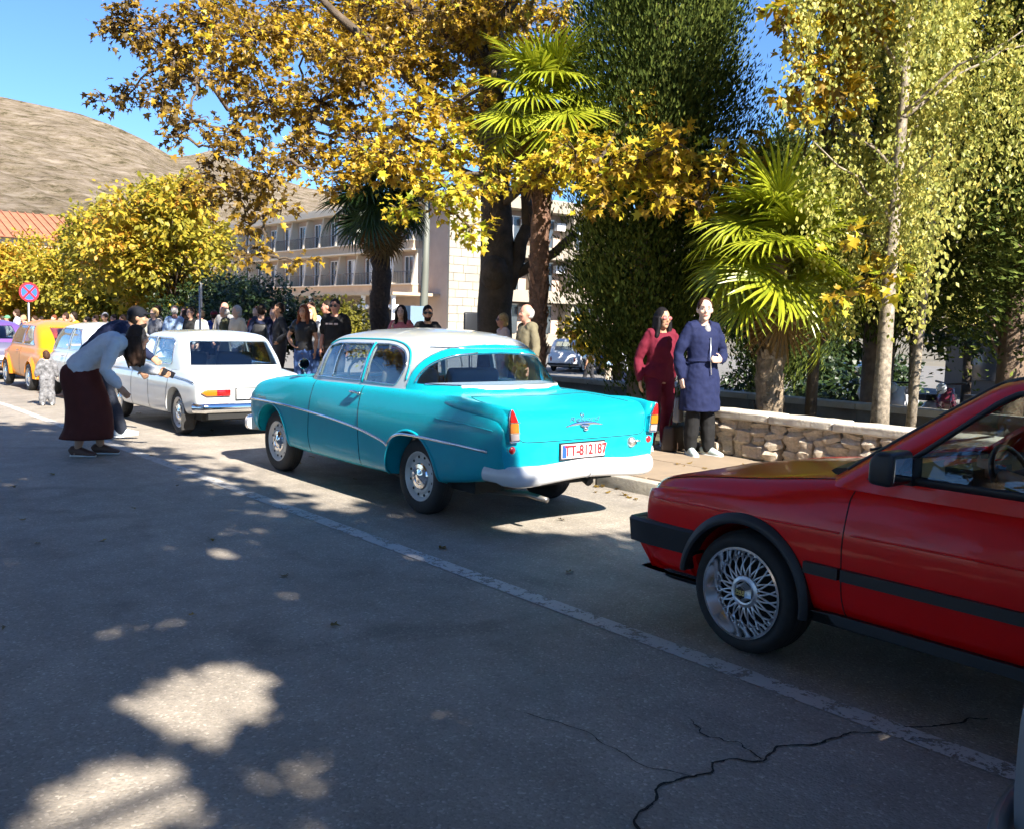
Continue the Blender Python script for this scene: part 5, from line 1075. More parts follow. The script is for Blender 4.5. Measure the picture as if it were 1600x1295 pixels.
    steering(car, Vector((-.36, -1.02, .90)), .185, 1.15)
    return car

# ------------------------------------------------------------------ white boxy saloon ahead
def peugeot():
    car = thing('white_saloon', 'boxy white four-door saloon with orange and red tail lamps ahead of the turquoise car', 'car', (5.15, 12.15, 0))
    WP = paint('cream_white_paint', (.62, .65, .66))
    def sec(zb, w, zs, zt, wt=None):
        wt = wt or w-.05
        return [(0, zb), (.6*w, zb), (w-.08, zb), (w-.03, zb+.015), (w, zb+.12), (w+.004, .52), (w+.002, .62), (w-.006, .70), (wt+.004, zs-.06), (wt-.015, zs-.008), (wt-.09, zs+.008), (.55*wt, zt), (0, zt+.008)]
    keys = [(-.70, sec(.42, .66, .70, .71, .60)), (-.69, sec(.37, .71, .755, .765, .655)), (-.64, sec(.34, .735, .79, .80, .685)), (-.45, sec(.30, .75, .815, .83, .70)), (0, sec(.25, .76, .845, .86, .71)), (1.0, sec(.23, .765, .86, .865, .715)), (2.0, sec(.23, .76, .86, .88, .71)), (2.6, sec(.27, .75, .82, .84, .70)), (2.95, sec(.32, .735, .77, .78, .68)), (3.06, sec(.36, .69, .72, .73, .63)), (3.08, sec(.42, .62, .66, .66, .56))]
    me = body_loft(keys, 90, 36); T = bvh(me); me = arches(me, [(0, .285, .325), (2.45, .285, .325)], .45); me = inside_open(me, ((0, .95, .75), (1.2, 1.95, .8)))
    link('body', me, car, [WP, UNDER], 32)
    def lev(w, yf, yr): return [(0, yf), (.5*w, yf-.02), (.9*w, yf-.08), (1.01*w, yf-.2), (w, yf-.6), (w, (yf+yr)/2), (w, yr+.45), (1.0*w, yr+.16), (.88*w, yr+.05), (.5*w, yr+.01), (0, yr)]
    H = house_loft([(.82, lev(.705, 2.05, -.26)), (.95, lev(.69, 1.93, -.19)), (1.12, lev(.645, 1.75, -.07)), (1.21, lev(.615, 1.64, .0)), (1.265, lev(.57, 1.53, .07)), (1.29, lev(.51, 1.42, .14))], rise=.045)
    HT = bvh(H)
    w1 = [(1.62, .885), (1.50, 1.19), (1.40, 1.215), (1.0, 1.22), (1.0, .885)]; w2 = [(.94, .885), (.94, 1.22), (.42, 1.215), (.30, 1.18), (.235, .90), (.26, .885)]
    cuts = [MB().prism(w1, 'X', -1.5, 1.5), MB().prism(w2, 'X', -1.5, 1.5), MB().prism([(-.60, .89), (.60, .89), (.535, 1.20), (-.535, 1.20)], 'Y', -1.2, .45), MB().prism([(-.58, .90), (.58, .90), (.53, 1.20), (-.53, 1.20)], 'Y', 1.2, 3)]
    sh, gls = windows(H, cuts)
    link('roof', sh, car, WP, 32)
    for nm, g, m in zip(('front_door_window', 'rear_door_window', 'rear_window', 'windscreen'), gls, (glass('car_glass', (.92, .955, .95)),)*2+(glass('rear_glass_blue', (.78, .86, .93)), glass('car_glass', (.92, .955, .95)))): panes(nm, g, car, m)
    for s in (-1, 1):
        trim('window_trim', HT, w1, 'X', s, car, CHROME, .008, 70, True); trim('window_trim', HT, w2, 'X', s, car, CHROME, .008, 70, True)
        trim('side_moulding', T, [(2.9, .735), (2, .745), (1, .745), (0, .735), (-.4, .715), (-.60, .69)], 'X', s, car, STEEL, .009, 70, lift=.002)
        for k, yy in enumerate(((1.66, 1.70), (.97, .97), (.20, .345))):
            g = MB(); trim('', T, [(yy[0], .855), (yy[1], .26)], 'X', s, car, GAP, .003, 40, join=g); g.build('door_gap', GAP, car, True)
        for y in (1.12, .40): MB().tube(proj(T, [(y+.08, .775), (y, .775), (y-.05, .775)], 'X', s, .025), .010, 6).build('door_handle', CHROME, car, True)
        lp = evaluate(MB().prism([(s*.31, .535), (s*.62, .535), (s*.685, .575), (s*.62, .615), (s*.31, .615)], 'Y', -.735, -.62).mesh(fix=True), [('BEVEL', dict(width=.008, segments=2))])
        lo = link('tail_lamp', boolean(lp, MB().box((s*.28, -.7, .57), (.42, .4, .3)).mesh(), 'INTERSECT'), car, mat('lens_red', (.42, .006, .008), .12, coat=1), 40)
        link('indicator_lens', boolean(lp, MB().box((s*.28, -.7, .57), (.42, .4, .3)).mesh()), lo, mat('lens_amber', (.6, .2, .01), .15, coat=1), 40)
        MB().box((s*.70, .32-.62, .19), (.16, .01, .2)).build('mud_flap', RUBBER, car, 35)
        for y in (0, 2.45): wheel(car, (s*.635, y, .285), .285, .14, s, .19, 'hub', mat('wheel_silver', (.5, .5, .5), .4, .5))
    MB().tube([(x, -.735-.01*(1-abs(x/.7)**3)+.12*max(0, abs(x)-.66)/.08, .385) for x in np.linspace(-.745, .745, 31)], [(.058, .03)]*31, 10, up=(0, 0, 1)).build('rear_bumper', CHROME, car, 40)
    MB().tube([(x, 3.12, .40) for x in np.linspace(-.74, .74, 11)], [(.055, .03)]*11, 10, up=(0, 0, 1)).build('front_bumper', CHROME, car, 40)
    MB().box((0, -.70, .30), (1.2, .06, .1)).build('lower_valance', UNDER, car, 35)
    g = MB(); trim('', T, dense(poly_smooth([(-.56, .81), (-.57, .72), (-.54, .66), (-.4, .648), (.4, .648), (.54, .66), (.57, .72), (.56, .81)], 40), 60), 'Y', -1, car, GAP, .003, 60, join=g); g.build('boot_gap', GAP, car, True)
    plate(car, 'number_plate', (0, -.722, .555), (.46, .13), 'P', mat('plate_white', (.75, .76, .76), .4), mat('plate_black_ink', (.03, .03, .03), .5), band=False, tsize=.10)
    seatm = mat('saloon_seat', (.06, .05, .045), .7)
    for x in (-.33, .33): seat(car, x, 1.0, .42, .5, seatm)
    MB().box((0, 1.75, .82), (1.2, .25, .12)).build('dashboard', BLACK, car, 35); steering(car, Vector((-.33, 1.45, .85)))
    MB().box((0, 1.1, .26), (1.2, 3.2, .1)).build('chassis', UNDER, car, 35)
    return car

# ------------------------------------------------------------------ small rounded cars and plain far cars from one builder
def small_car(name, label, loc, pm, L=3.25, wb=2.0, w=.69, hgt=1.36, belt=.84, fo=.60, r=.27, rake=(.42, .85), wheel_style='hub', group=None, rz=0, box=.0, tum=(.945, .91, .85, .79, .66), fenders=False, lampm=None, roofm=None, bumpm=None, van=False):
    """local origin: rear axle on the ground, forward +Y"""
    car = thing(name, label, 'car', loc, rz, group); ro = L-wb-fo
    def sec(zb, k, zs, zt, wt):
        q = w*k; wt = wt*w
        return [(0, zb), (.6*q, zb), (q-.08, zb), (q-.03, zb+.02), (q, zb+.15), (q+.004, belt*.6), (q, belt*.75), (q-.01, belt*.85), (wt+.005, zs-.07), (wt-.02, zs-.01), (wt-.10, zs+.012), (.5*wt, zt), (0, zt+.01)]
    b = belt; e = .06*(1-box)
    keys = [(-ro, sec(.36, .80, b*.72, b*.73, .66)), (-ro+.03+e*.5, sec(.32, .92, b*.86, b*.88, .80)), (-ro+.10+e, sec(.28, .965, b*.95, b*.97, .87)), (-ro*.3, sec(.24, 1, b, b+.01, .93)), (wb*.5, sec(.22, 1, b+.01, b+.01, .93)), (wb*.85, sec(.23, 1, b, b+.012, .93)), (wb+fo*.4, sec(.26, .97, b*.95, b*.96, .88)), (wb+fo*.78, sec(.30, .93, b*.88, b*.89, .82)), (wb+fo-.03, sec(.34, .86, b*.78, b*.79, .74)), (wb+fo, sec(.40, .74, b*.66, b*.67, .6))]
    me = body_loft(keys, 60, 30); T = bvh(me); me = arches(me, [(0, r, r+.045), (wb, r, r+.045)], w*.62); me = inside_open(me, ((0, wb*.45, b), (w*1.5, wb*.95, .7)))
    link('body', me, car, [pm, UNDER], 32)
    yf, yr = wb*.5+rake[0]+wb*.42, -ro*.72 if not van else -ro+.12
    def lev(k, f, rr): q = w*k; return [(0, f), (.5*q, f-.02), (.9*q, f-.09), (1.01*q, f-.22), (q, f-.6), (q, (f+rr)/2), (q, rr+.5), (q, rr+.18), (.86*q, rr+.05), (.5*q, rr+.01), (0, rr)]
    h = hgt-.045; zs = [b-.03, b+(h-b)*.35, b+(h-b)*.7, b+(h-b)*.88, h]
    R0, R1 = rake
    H = house_loft([(zs[0], lev(tum[0], yf, yr)), (zs[1], lev(tum[1], yf-R0*.36, yr+R1*.22)), (zs[2], lev(tum[2], yf-R0*.72, yr+R1*.55)), (zs[3], lev(tum[3], yf-R0, yr+R1*.8)), (zs[4], lev(tum[4], yf-R0*1.3, yr+R1*1.05))], nz=30, nc=28, rise=.045)
    HT = bvh(H); z0, z1 = b+.035, b+(h-b)*.84
    ft = yf-.30; mid = wb*.47
    w1 = [(ft, z0), (ft-R0*.72, z1-.02), (ft-R0*.72-.08, z1), (mid+.04, z1), (mid+.04, z0)]; w2 = [(mid-.04, z0), (mid-.04, z1), (yr+R1*.7+.25, z1-.01), (yr+R1*.35+.24, z0+.04), (yr+R1*.2+.30, z0)]
    rx = w*(.60 if tum[2] > .8 else .46)
    cuts = [MB().prism(w1, 'X', -1.5, 1.5), MB().prism(w2, 'X', -1.5, 1.5), MB().prism([(-rx, z0+.04), (rx, z0+.04), (rx*.9, z1-.02), (-rx*.9, z1-.02)], 'Y', -3, mid-.35), MB().prism([(-rx*1.15, z0+.02), (rx*1.15, z0+.02), (rx, z1), (-rx, z1)], 'Y', mid+.4, 5)]
    sh, gls = windows(H, cuts)
    link('roof', sh, car, roofm or pm, 32); G = glass('car_glass', (.92, .955, .95))
    for nm, g in zip(('door_window', 'quarter_window', 'rear_window', 'windscreen'), gls): panes(nm, g, car, G)
    lr = lampm or mat('lens_red', (.42, .006, .008), .12, coat=1)
    for s in (-1, 1):
        for c in (w1, w2): trim('window_trim', HT, c, 'X', s, car, CHROME if not van else BLACK, .008, 60, True)
        for yy in (mid, ft+.06):
            g = MB(); trim('', T, [(yy, b-.03), (yy, .26)], 'X', s, car, GAP, .003, 30, join=g); g.build('door_gap', GAP, car, True)
        MB().tube(proj(T, [(mid+.22, b*.88), (mid+.10, b*.88)], 'X', s, .02), .01, 6).build('door_handle', CHROME, car, True)
        q = proj(T, [(s*w*.72, b*.66)], 'Y', -1)
        if q: MB().ball(q[0], (.045, .03, .075 if not van else .13), 12, 8).build('tail_lamp', lr, car, True)
        q = proj(T, [(s*w*.66, b*.72)], 'Y', 1)
        if q: MB().ball(q[0], (.08, .04, .08), 12, 8).build('headlamp', mat('lamp_glass', (.7, .72, .72), .1, coat=1), car, True)
        if fenders:
            for yc in (0, wb):
                f = MB().ball((s*(w-.10), yc, r+.03), (.20, r+.20, r+.17), 28, 18).mesh(fix=True)
                x0, x1 = sorted((s*(w-.20), s*(w+.4))); f = boolean(f, cyl_cutter(yc, r, r+.05, x0, x1)); f = boolean(f, MB().box((0, yc, -.3), (4, 3, 1.1)).mesh())
                link('fender', f, car, pm, 40)
        for y in (0, wb): wheel(car, (s*(w-.10+(.08 if fenders else 0)), y, r), r, .14, s, r*.66, wheel_style, mat('wheel_silver', (.5, .5, .5), .4, .5))
    for yy, z in ((-ro-.05, .40), (wb+fo+.05, .40)):
        MB().tube([(x, yy+math.copysign(.10, -yy)*(abs(x)/w)**4, z) for x in np.linspace(-w*.97, w*.97, 17)], [(.05, .025)]*17, 8, up=(0, 0, 1)).build('bumper', bumpm or (CHROME if not van else BLACK), car, 40)
    MB().box((0, -ro-.03, .55), (.44, .02, .11)).build('number_plate', mat('plate_white', (.75, .76, .76), .4), car, 35)
    sm = mat('saloon_seat', (.06, .05, .045), .7)
    for x in (-.3, .3): seat(car, x, wb*.5-.05, .38, .42, sm)
    MB().box((0, wb*.5, .25), (w*1.6, wb+.4, .1)).build('chassis', UNDER, car, 35)
    return car
opel(); golf(); peugeot()
small_car('orange_saloon', 'orange rounded vintage car with bulging wings up the street', (5.37, 20.95, gz(21)), paint('orange_paint', (.78, .26, .004), coat=.4), L=3.5, wb=2.05, fo=.7, hgt=1.42, belt=.88, fenders=True, rake=(.42, 1.05), tum=(.90, .84, .75, .66, .46))
small_car('white_compact', 'small white rounded car half hidden behind the bending woman', (5.25, 17.0, gz(17)), paint('compact_white_paint', (.74, .75, .75)), hgt=1.36, rake=(.42, 1.0), tum=(.92, .87, .79, .71, .52))
small_car('purple_saloon', 'purple and grey vintage car at the left edge ahead of the orange one', (5.15, 26.3, gz(26)), paint('grey_violet_paint', (.10, .10, .16), coat=.5), L=3.9, wb=2.4, w=.76, hgt=1.46, belt=.92, fo=.7, roofm=paint('violet_paint', (.15, .07, .26), coat=.5), rake=(.45, .9), tum=(.91, .85, .76, .68, .50))
small_car('white_minivan', 'white minivan parked on the lower street beyond the wall', (33.6, 36.3, -.9), paint('van_white_paint', (.76, .76, .76)), L=4.4, wb=2.7, w=.88, hgt=1.72, belt=1.0, fo=.85, r=.31, van=True, wheel_style='plain', rake=(.7, .35), rz=rad(-62))
small_car('grey_hatchback', 'blue-grey hatchback parked beside the white minivan', (33.8, 33.2, -.9), paint('slate_paint', (.14, .16, .21), .4), L=4.1, wb=2.5, w=.84, hgt=1.48, belt=.92, fo=.85, r=.30, van=True, wheel_style='plain', rake=(.7, .5), rz=rad(-62))
small_car('silver_hatchback', 'silver car parked beyond the retaining wall behind the birches', (29, 11.5, -.9), paint('silver_paint', (.5, .52, .54), .5), L=4.0, wb=2.5, w=.84, hgt=1.48, belt=.92, fo=.85, r=.30, van=True, wheel_style='plain', rake=(.7, .5), rz=rad(-80))
small_car('white_parked_car', 'white car parked beyond the wall under the park trees', (27, 17.0, -.9), paint('van_white_paint', (.76, .76, .76)), L=4.0, wb=2.5, w=.84, hgt=1.48, belt=.92, fo=.85, r=.30, van=True, wheel_style='plain', rake=(.7, .5), rz=rad(-80))
small_car('silver_blue_car', 'pale silver-blue car of which only a front corner shows at the bottom right', (2.88, -2.235, 0), paint('silver_blue_paint', (.24, .27, .30), .3), bumpm=paint('silver_blue_paint', (.24, .27, .30), .3), L=3.9, wb=2.4, w=.80, hgt=1.42, belt=.88, fo=.72, r=.29, van=True, wheel_style='plain', rake=(.6, .5), rz=0)
# ================================================================== PEOPLE
SKIN = {k: mat('skin_'+k, c, .5, spec=.35, var=.08, vscale=14) for k, c in dict(fair=(.55, .33, .24), tan=(.45, .25, .16), pale=(.62, .41, .32), ruddy=(.52, .26, .19)).items()}
def cloth(name, c, rough=.85): return mat('cloth_'+name, c, rough, spec=.25, var=.14, vscale=10, bmp=.12, bscale=160, bdist=.002)
_fold = bpy.data.textures.new('fold', 'CLOUDS'); _fold.noise_scale = .10; _fold.noise_depth = 2
def remesh(b, vox, folds=0.0, smooth=2):
    mods = [('REMESH', dict(mode='VOXEL', voxel_size=vox, use_smooth_shade=True))]
    if smooth: mods.append(('SMOOTH', dict(factor=.5, iterations=smooth)))
    if folds: mods.append(('DISPLACE', dict(texture=_fold, strength=folds*1.4, mid_level=.5, texture_coords='LOCAL')))
    return evaluate(b.mesh(), mods)
BASE = dict(pelvis=(0, 0, .93), waist=(0, 0, 1.06), chest=(0, .005, 1.25), neckb=(0, -.01, 1.42), neck=(0, .005, 1.49), head=(0, .02, 1.60),
            shl=(-.165, -.01, 1.385), shr=(.165, -.01, 1.385), ell=(-.235, -.03, 1.11), elr=(.235, -.03, 1.11), wrl=(-.245, .05, .87), wrr=(.245, .05, .87),
            hil=(-.085, 0, .91), hir=(.085, 0, .91), knl=(-.095, .02, .49), knr=(.095, .02, .49), anl=(-.10, -.02, .085), anr=(.10, -.02, .085), tol=(-.12, .13, .03), tor=(.12, .13, .03))
UPPER = ('waist', 'chest', 'neckb', 'neck', 'head', 'shl', 'shr', 'ell', 'elr', 'wrl', 'wrr')
def limb(b, J, ks, rs, n=10, extra=0.0):
    P = [Vector(J[k]) for k in ks]; Q = []; R = []
    for i in range(len(P)-1):
        for j in range(3):
            u = j/3; Q.append(P[i].lerp(P[i+1], u)); R.append(rs[i]+(rs[i+1]-rs[i])*u+extra+(.012*math.sin(math.pi*u) if i < 2 else 0))
    Q.append(P[-1]); R.append(rs[-1]+extra); b.tube(Q, R, n)
    for q, r in zip(P, rs): b.ball(q, (r+extra)*.98, 10, 6)
def torso(b, J, k, extra=0.0, low=-.10, belly=0.0, shoulders=True):
    X = (Vector(J['shr'])-Vector(J['shl'])).normalized(); pv, wa, ch, nb = (Vector(J[q]) for q in ('pelvis', 'waist', 'chest', 'neckb'))
    d = (wa-pv).normalized(); P = [pv+d*low, pv, pv.lerp(wa, .6), wa, wa.lerp(ch, .5), ch, ch.lerp(nb, .45), ch.lerp(nb, .8), nb]
    R = [(.165, .115), (.168, .118), (.152, .112+belly), (.142, .105+belly), (.152, .11+belly*.6), (.165, .118), (.172, .11), (.13, .085), (.06, .06)]
    b.tube(P, [((a+extra)*k, (c+extra)*k) for a, c in R], 18, up=X)
    if shoulders:
        for s in ('shl', 'shr'): b.tube([nb.lerp(Vector(J[s]), .35), Vector(J[s])], [(.062+extra)*k, (.062+extra)*k], 10)
def hand(b, wrist, d, side, grip=.4, k=1.0, palm_n=None):
    """palm and five unequal bent fingers; d points along the forearm"""
    d = Vector(d).normalized(); up = Vector(palm_n) if palm_n is not None else Vector((side*-1, 0, .1)); n = (up-d*up.dot(d)).normalized(); w = d.cross(n)
    wr = Vector(wrist); pc = wr+d*.05*k
    b.tube([wr-d*.01, wr+d*.02*k, wr+d*.05*k, wr+d*.09*k], [(.020*k, .026*k), (.019*k, .034*k), (.018*k, .041*k), (.015*k, .039*k)], 10, up=n)
    for i, L in enumerate((.066, .076, .071, .055)):
        base = wr+d*.085*k+w*((i-1.5)*.0205*k); P = [base]; dd = d.copy()
        for j, s in enumerate((.45, .32, .23)):
            dd = (dd*math.cos(grip*(.6+.3*j))+n*math.sin(grip*(.6+.3*j))).normalized(); P.append(P[-1]+dd*L*s*1.15*k)
        b.tube(P, [.0098*k, .0092*k, .0085*k, .0068*k], 8); b.ball(P[-1], .0068*k, 6, 4)
    tb = wr+d*.03*k-w*.030*k+n*.004*k; t1 = tb+(d*.5-w*.75+n*.35).normalized()*.036*k; t2 = t1+(d*.85-w*.2+n*.45).normalized()*.032*k
    b.tube([wr+d*.02*k-w*.012*k, tb, t1, t2], [.014*k, .0135*k, .011*k, .008*k], 8); b.ball(t2, .008*k, 6, 4)
def person(label, loc, face, H=1.70, pose=None, bend=0.0, skin='fair', top=None, sleeve=1.0, legs=None, shoes=(.1, .1, .1), hair=None, hair_style='short', vox=.02, detail=0,
           coat=None, skirt=None, head_turn=0.0, head_nod=0.0, belly=0.0, slim=1.0, group=None, extras=None, loose_fit=.016, leg_fit=.012, cat='person', grip=.4, child=False, beard=False, glasses=None, cap=None):
    """standing figure at loc facing the horizontal direction face; pose overrides joints (metres for a 1.70 m body)"""
    rz = math.atan2(-face[0], face[1]); P = thing('person', label, cat, loc, rz, group); k = H/1.70
    J = {q: Vector(v) for q, v in BASE.items()}
    for q, v in (pose or {}).items():
        if not q in ('dl', 'dr'): J[q] = Vector(v)
    if bend:
        M = Matrix.Translation(J['pelvis']) @ Matrix.Rotation(-bend, 4, 'X') @ Matrix.Translation(-J['pelvis'])
        for q in UPPER:
            if not (pose and q in pose): J[q] = M @ J[q]
    for q in J: J[q] = Vector((J[q].x*k*(slim if q[:2] in ('sh', 'hi') else 1), J[q].y*k, J[q].z*k))
    # --- body
    b = MB(); torso(b, J, k*.96*slim, belly=belly)
    for s, sd in (('l', -1), ('r', 1)):
        limb(b, J, ('sh'+s, 'el'+s, 'wr'+s), [.046*k, .036*k, .024*k]); limb(b, J, ('hi'+s, 'kn'+s, 'an'+s), [.082*k, .055*k, .038*k])
        hand(b, J['wr'+s], (pose or {}).get('d'+s, J['wr'+s]-J['el'+s]), sd, grip, k)
        b.tube([J['an'+s]+Vector((0, -.04*k, -.05*k)), J['an'+s]+Vector((0, .02, -.04*k)), J['to'+s]], [.035*k, .036*k, .025*k], 8)
    hd = J['head']; fw = Vector((math.sin(-head_turn)*-1, math.cos(head_turn), 0)); Hm = Matrix.Rotation(-head_turn, 4, 'Z') @ Matrix.Rotation(-head_nod-bend*.55, 4, 'X')
    hk = k*(1.35 if child else 1.07); HP = Matrix.Translation(hd) @ Hm
    b.tube([J['neckb']-Vector((0, 0, .03)), J['neck'], hd-Vector((0, 0, .05*k))], [.062*k, .052*k, .052*k], 12)
    R3 = HP.to_3x3()
    b.ball(HP @ Vector((0, -.005, .02*hk)), (.074*hk, .092*hk, .10*hk), 20, 14, R3)
    b.ball(HP @ Vector((0, .030*hk, -.045*hk)), (.055*hk, .058*hk, .072*hk), 16, 10, R3); b.ball(HP @ Vector((0, .062*hk, -.092*hk)), (.026*hk, .022*hk, .022*hk), 10, 8, R3)
    b.tube([HP @ Vector((0, .084*hk, .02*hk)), HP @ Vector((0, .103*hk, -.022*hk)), HP @ Vector((0, .088*hk, -.034*hk))], [.009*hk, .014*hk, .011*hk], 8)
    for s in (-1, 1):
        b.ball(HP @ Vector((s*.076*hk, -.005, -.005)), (.010*hk, .020*hk, .032*hk), 8, 6, R3); b.ball(HP @ Vector((s*.036*hk, .066*hk, -.02*hk)), (.026*hk, .024*hk, .024*hk), 8, 6, R3)
    link('body', remesh(b, vox), P, SKIN[skin], True)
    # --- face
    if detail:
        for s in (-1, 1):
            e = MB().ball(HP @ Vector((s*.031*hk, .079*hk, .008*hk)), (.012*hk, .009*hk, .0062*hk), 10, 6, R3).build('eye', mat('eye_white', (.32, .28, .26), .3), P, True)
            MB().ball(HP @ Vector((s*.031*hk, .087*hk, .008*hk)), (.0065*hk, .005*hk, .0068*hk), 8, 6, R3).build('iris', mat('eye_brown', (.04, .022, .012), .15), e, True)
            MB().tube([HP @ Vector((s*.012*hk, .087*hk, .026*hk)), HP @ Vector((s*.032*hk, .086*hk, .032*hk)), HP @ Vector((s*.050*hk, .074*hk, .026*hk))], [.003*hk, .0042*hk, .002*hk], 6).build('eyebrow', mat('brow_dark', (.035, .022, .015), .8), P, True)
        MB().tube([HP @ Vector((x*hk, (.088-.25*x*x*10)*hk, (-.058+1.2*x*x)*hk)) for x in (-.024, -.012, 0, .012, .024)], [.002, .0055*hk, .006*hk, .0055*hk, .002], 8).build('mouth', mat('lip_rose', (.36, .10, .09), .45), P, True)
    if glasses:
        g = MB()
        for s in (-1, 1):
            g.ball(HP @ Vector((s*.034*hk, .092*hk, .006*hk)), (.030*hk, .008*hk, .021*hk), 12, 8, R3); g.tube([HP @ Vector((s*.06*hk, .085*hk, .010*hk)), HP @ Vector((s*.078*hk, .0, .008*hk))], .003*hk, 6)
        g.tube([HP @ Vector((-.012*hk, .098*hk, .010*hk)), HP @ Vector((.012*hk, .098*hk, .010*hk))], .003*hk, 6); g.build('sunglasses', glasses, P, True)
    # --- hair
    if hair:
        hm = mat('hair_%d_%d_%d' % tuple(int(c*1000) for c in hair), hair, .6, spec=.15, var=.35, vscale=40, bmp=.6, bscale=90, bdist=.006); h = MB()
        if hair_style in ('short', 'balding'):
            if hair_style == 'short': h.ball(HP @ Vector((0, -.016*hk, .038*hk)), (.081*hk, .094*hk, .096*hk), 18, 12, R3)
            h.ball(HP @ Vector((0, -.034*hk, .0*hk)), (.080*hk, .078*hk, .085*hk), 18, 12, R3)
        elif hair_style == 'bun':
            h.ball(HP @ Vector((0, -.018*hk, .034*hk)), (.083*hk, .094*hk, .098*hk), 18, 12, R3); h.ball(HP @ Vector((0, -.12*hk, .04*hk)), .04*hk, 12, 8)
        elif hair_style == 'bob':
            h.ball(HP @ Vector((0, -.020*hk, .034*hk)), (.092*hk, .098*hk, .10*hk), 18, 12, R3); h.ball(HP @ Vector((0, -.045*hk, -.04*hk)), (.088*hk, .07*hk, .09*hk), 16, 10, R3)
        else:
            h.ball(HP @ Vector((0, -.018*hk, .036*hk)), (.087*hk, .095*hk, .098*hk), 18, 12, R3)
            dn = Vector((0, 0, -1)) if not bend else Vector((0, .1, -1))
            rnd = random.Random(len(label))
            for a in np.linspace(-1.9, 1.9, 13):
                st = HP @ Vector((math.sin(a)*.082*hk, -math.cos(a)*.085*hk, .02*hk)); L = (.30+.06*rnd.random())*k
                back = Vector((0, -1, 0)) if abs(a) < 1.2 else Vector((0, .3, 0))
                h.tube([st, st+dn*L*.35+back*.012, st+dn*L*.7+back*.02+Vector((rnd.uniform(-.02, .02), 0, 0)), st+dn*L+Vector((rnd.uniform(-.03, .03), 0, 0))], [.03*k, .034*k, .03*k, .012*k], 8)
        link('hair', remesh(h, max(.011, vox*.8), .014, 1), P, hm, True)
        if beard:
            q = MB().ball(HP @ Vector((0, .042*hk, -.075*hk)), (.056*hk, .052*hk, .045*hk), 14, 8, R3); link('beard', remesh(q, .012, .01, 1), P, hm, True)
    if cap:
        c = MB().ball(HP @ Vector((0, -.008*hk, .045*hk)), (.088*hk, .102*hk, .085*hk), 18, 12, R3); c.ball(HP @ Vector((0, .11*hk, .048*hk)), (.075*hk, .085*hk, .010*hk), 14, 8, R3); link('cap', remesh(c, .011, 0, 1), P, cap, True)
    # --- clothes
    cv = max(.012, vox*.85)
    if top:
        t = MB(); torso(t, J, k*slim, loose_fit, -.06 if not coat else .0, belly)
        for s in 'lr':
            sh, el, wr = J['sh'+s], J['el'+s], J['wr'+s]
            if sleeve >= .9: limb(t, dict(a=sh, b=el, c=el.lerp(wr, .93)), 'abc', [.050*k, .043*k, .034*k], 12, loose_fit*.45)
            elif sleeve > 0: e2 = sh.lerp(el, min(1, sleeve*1.6)); limb(t, dict(a=sh, b=sh.lerp(e2, .5), c=e2), 'abc', [.058*k, .056*k, .054*k], 12, loose_fit*.6)
        link('top', remesh(t, cv, .018 if detail else .012), P, top, True)
        if detail and sleeve >= .9:
            for s in 'lr': MB().tube([J['el'+s].lerp(J['wr'+s], .86), J['el'+s].lerp(J['wr'+s], .97)], .036*k, 12).build('cuff', top, P, True)
    if legs:
        t = MB(); pv = J['pelvis']; X = (J['hir']-J['hil']).normalized()
        t.tube([pv+Vector((0, 0, -.10*k)), pv, pv+(J['waist']-pv)*.75], [(.168*k*slim+.008, .122*k+.008), (.17*k*slim+.01, .122*k+.01), (.150*k*slim+.008, .112*k+.008+belly)], 16, up=X)
        for s in 'lr': limb(t, dict(a=J['hi'+s], b=J['kn'+s], c=J['an'+s]+Vector((0, 0, .01*k))), 'abc', [.088*k, .066*k, .056*k], 12, leg_fit)
        link('trousers', remesh(t, cv, .014), P, legs, True)
    if coat:    # long coat: bodice, flared skirt and sleeves in one garment
        t = MB(); torso(t, J, k*slim, .018, .0, belly); pv = J['pelvis']; X = (J['shr']-J['shl']).normalized(); z1 = pv.z-.43*k
        t.tube([J['waist'], pv, pv+Vector((0, 0, -.16*k)), Vector((pv.x, pv.y, z1))], [(.175*k, .14*k), (.205*k, .165*k), (.225*k, .185*k), (.235*k, .20*k)], 20, up=X)
        for s in 'lr': limb(t, dict(a=J['sh'+s], b=J['el'+s], c=J['el'+s].lerp(J['wr'+s], .95)), 'abc', [.058*k, .052*k, .045*k], 12, .004)
        hb = J['neckb']; t.tube([hb+Vector((math.cos(a)*.075*k, -.015+math.sin(a)*.075*k, .035*k*(.3-math.sin(a)))) for a in np.linspace(.75*math.pi, 2.25*math.pi, 16)], .030*k, 8)
        link('coat', remesh(t, .012, .018), P, coat, True)
    if skirt:   # long straight skirt
        col, z1 = skirt; t = MB(); pv = J['pelvis']; X = Vector((1, 0, 0)); kn = (J['knl']+J['knr'])/2; an = (J['anl']+J['anr'])/2
        n = 26; V = []; rings = [(pv+(J['waist']-pv)*.55, .150, .125), (pv+Vector((0, -.02, .02)), .185, .19), (pv+Vector((0, -.015, -.14*k)), .205, .215), (kn+Vector((0, -.01, .08)), .22, .225), (kn*.5+an*.5, .235, .25), (Vector((an.x, an.y-.03, z1)), .25, .27)]
        for c, rx, ry in rings:
            for j in range(n):
                a = 2*math.pi*j/n; f = 1+.035*math.sin(a*5+1)*(.3 if c is rings[0][0] else 1); V.append((c.x+rx*k*f*math.cos(a), c.y+ry*k*f*math.sin(a), c.z))
        s_ = MB().add(V, [(i*n+j, (i+1)*n+j, (i+1)*n+(j+1) % n, i*n+(j+1) % n) for i in range(len(rings)-1) for j in range(n)] + [tuple(range(n))])
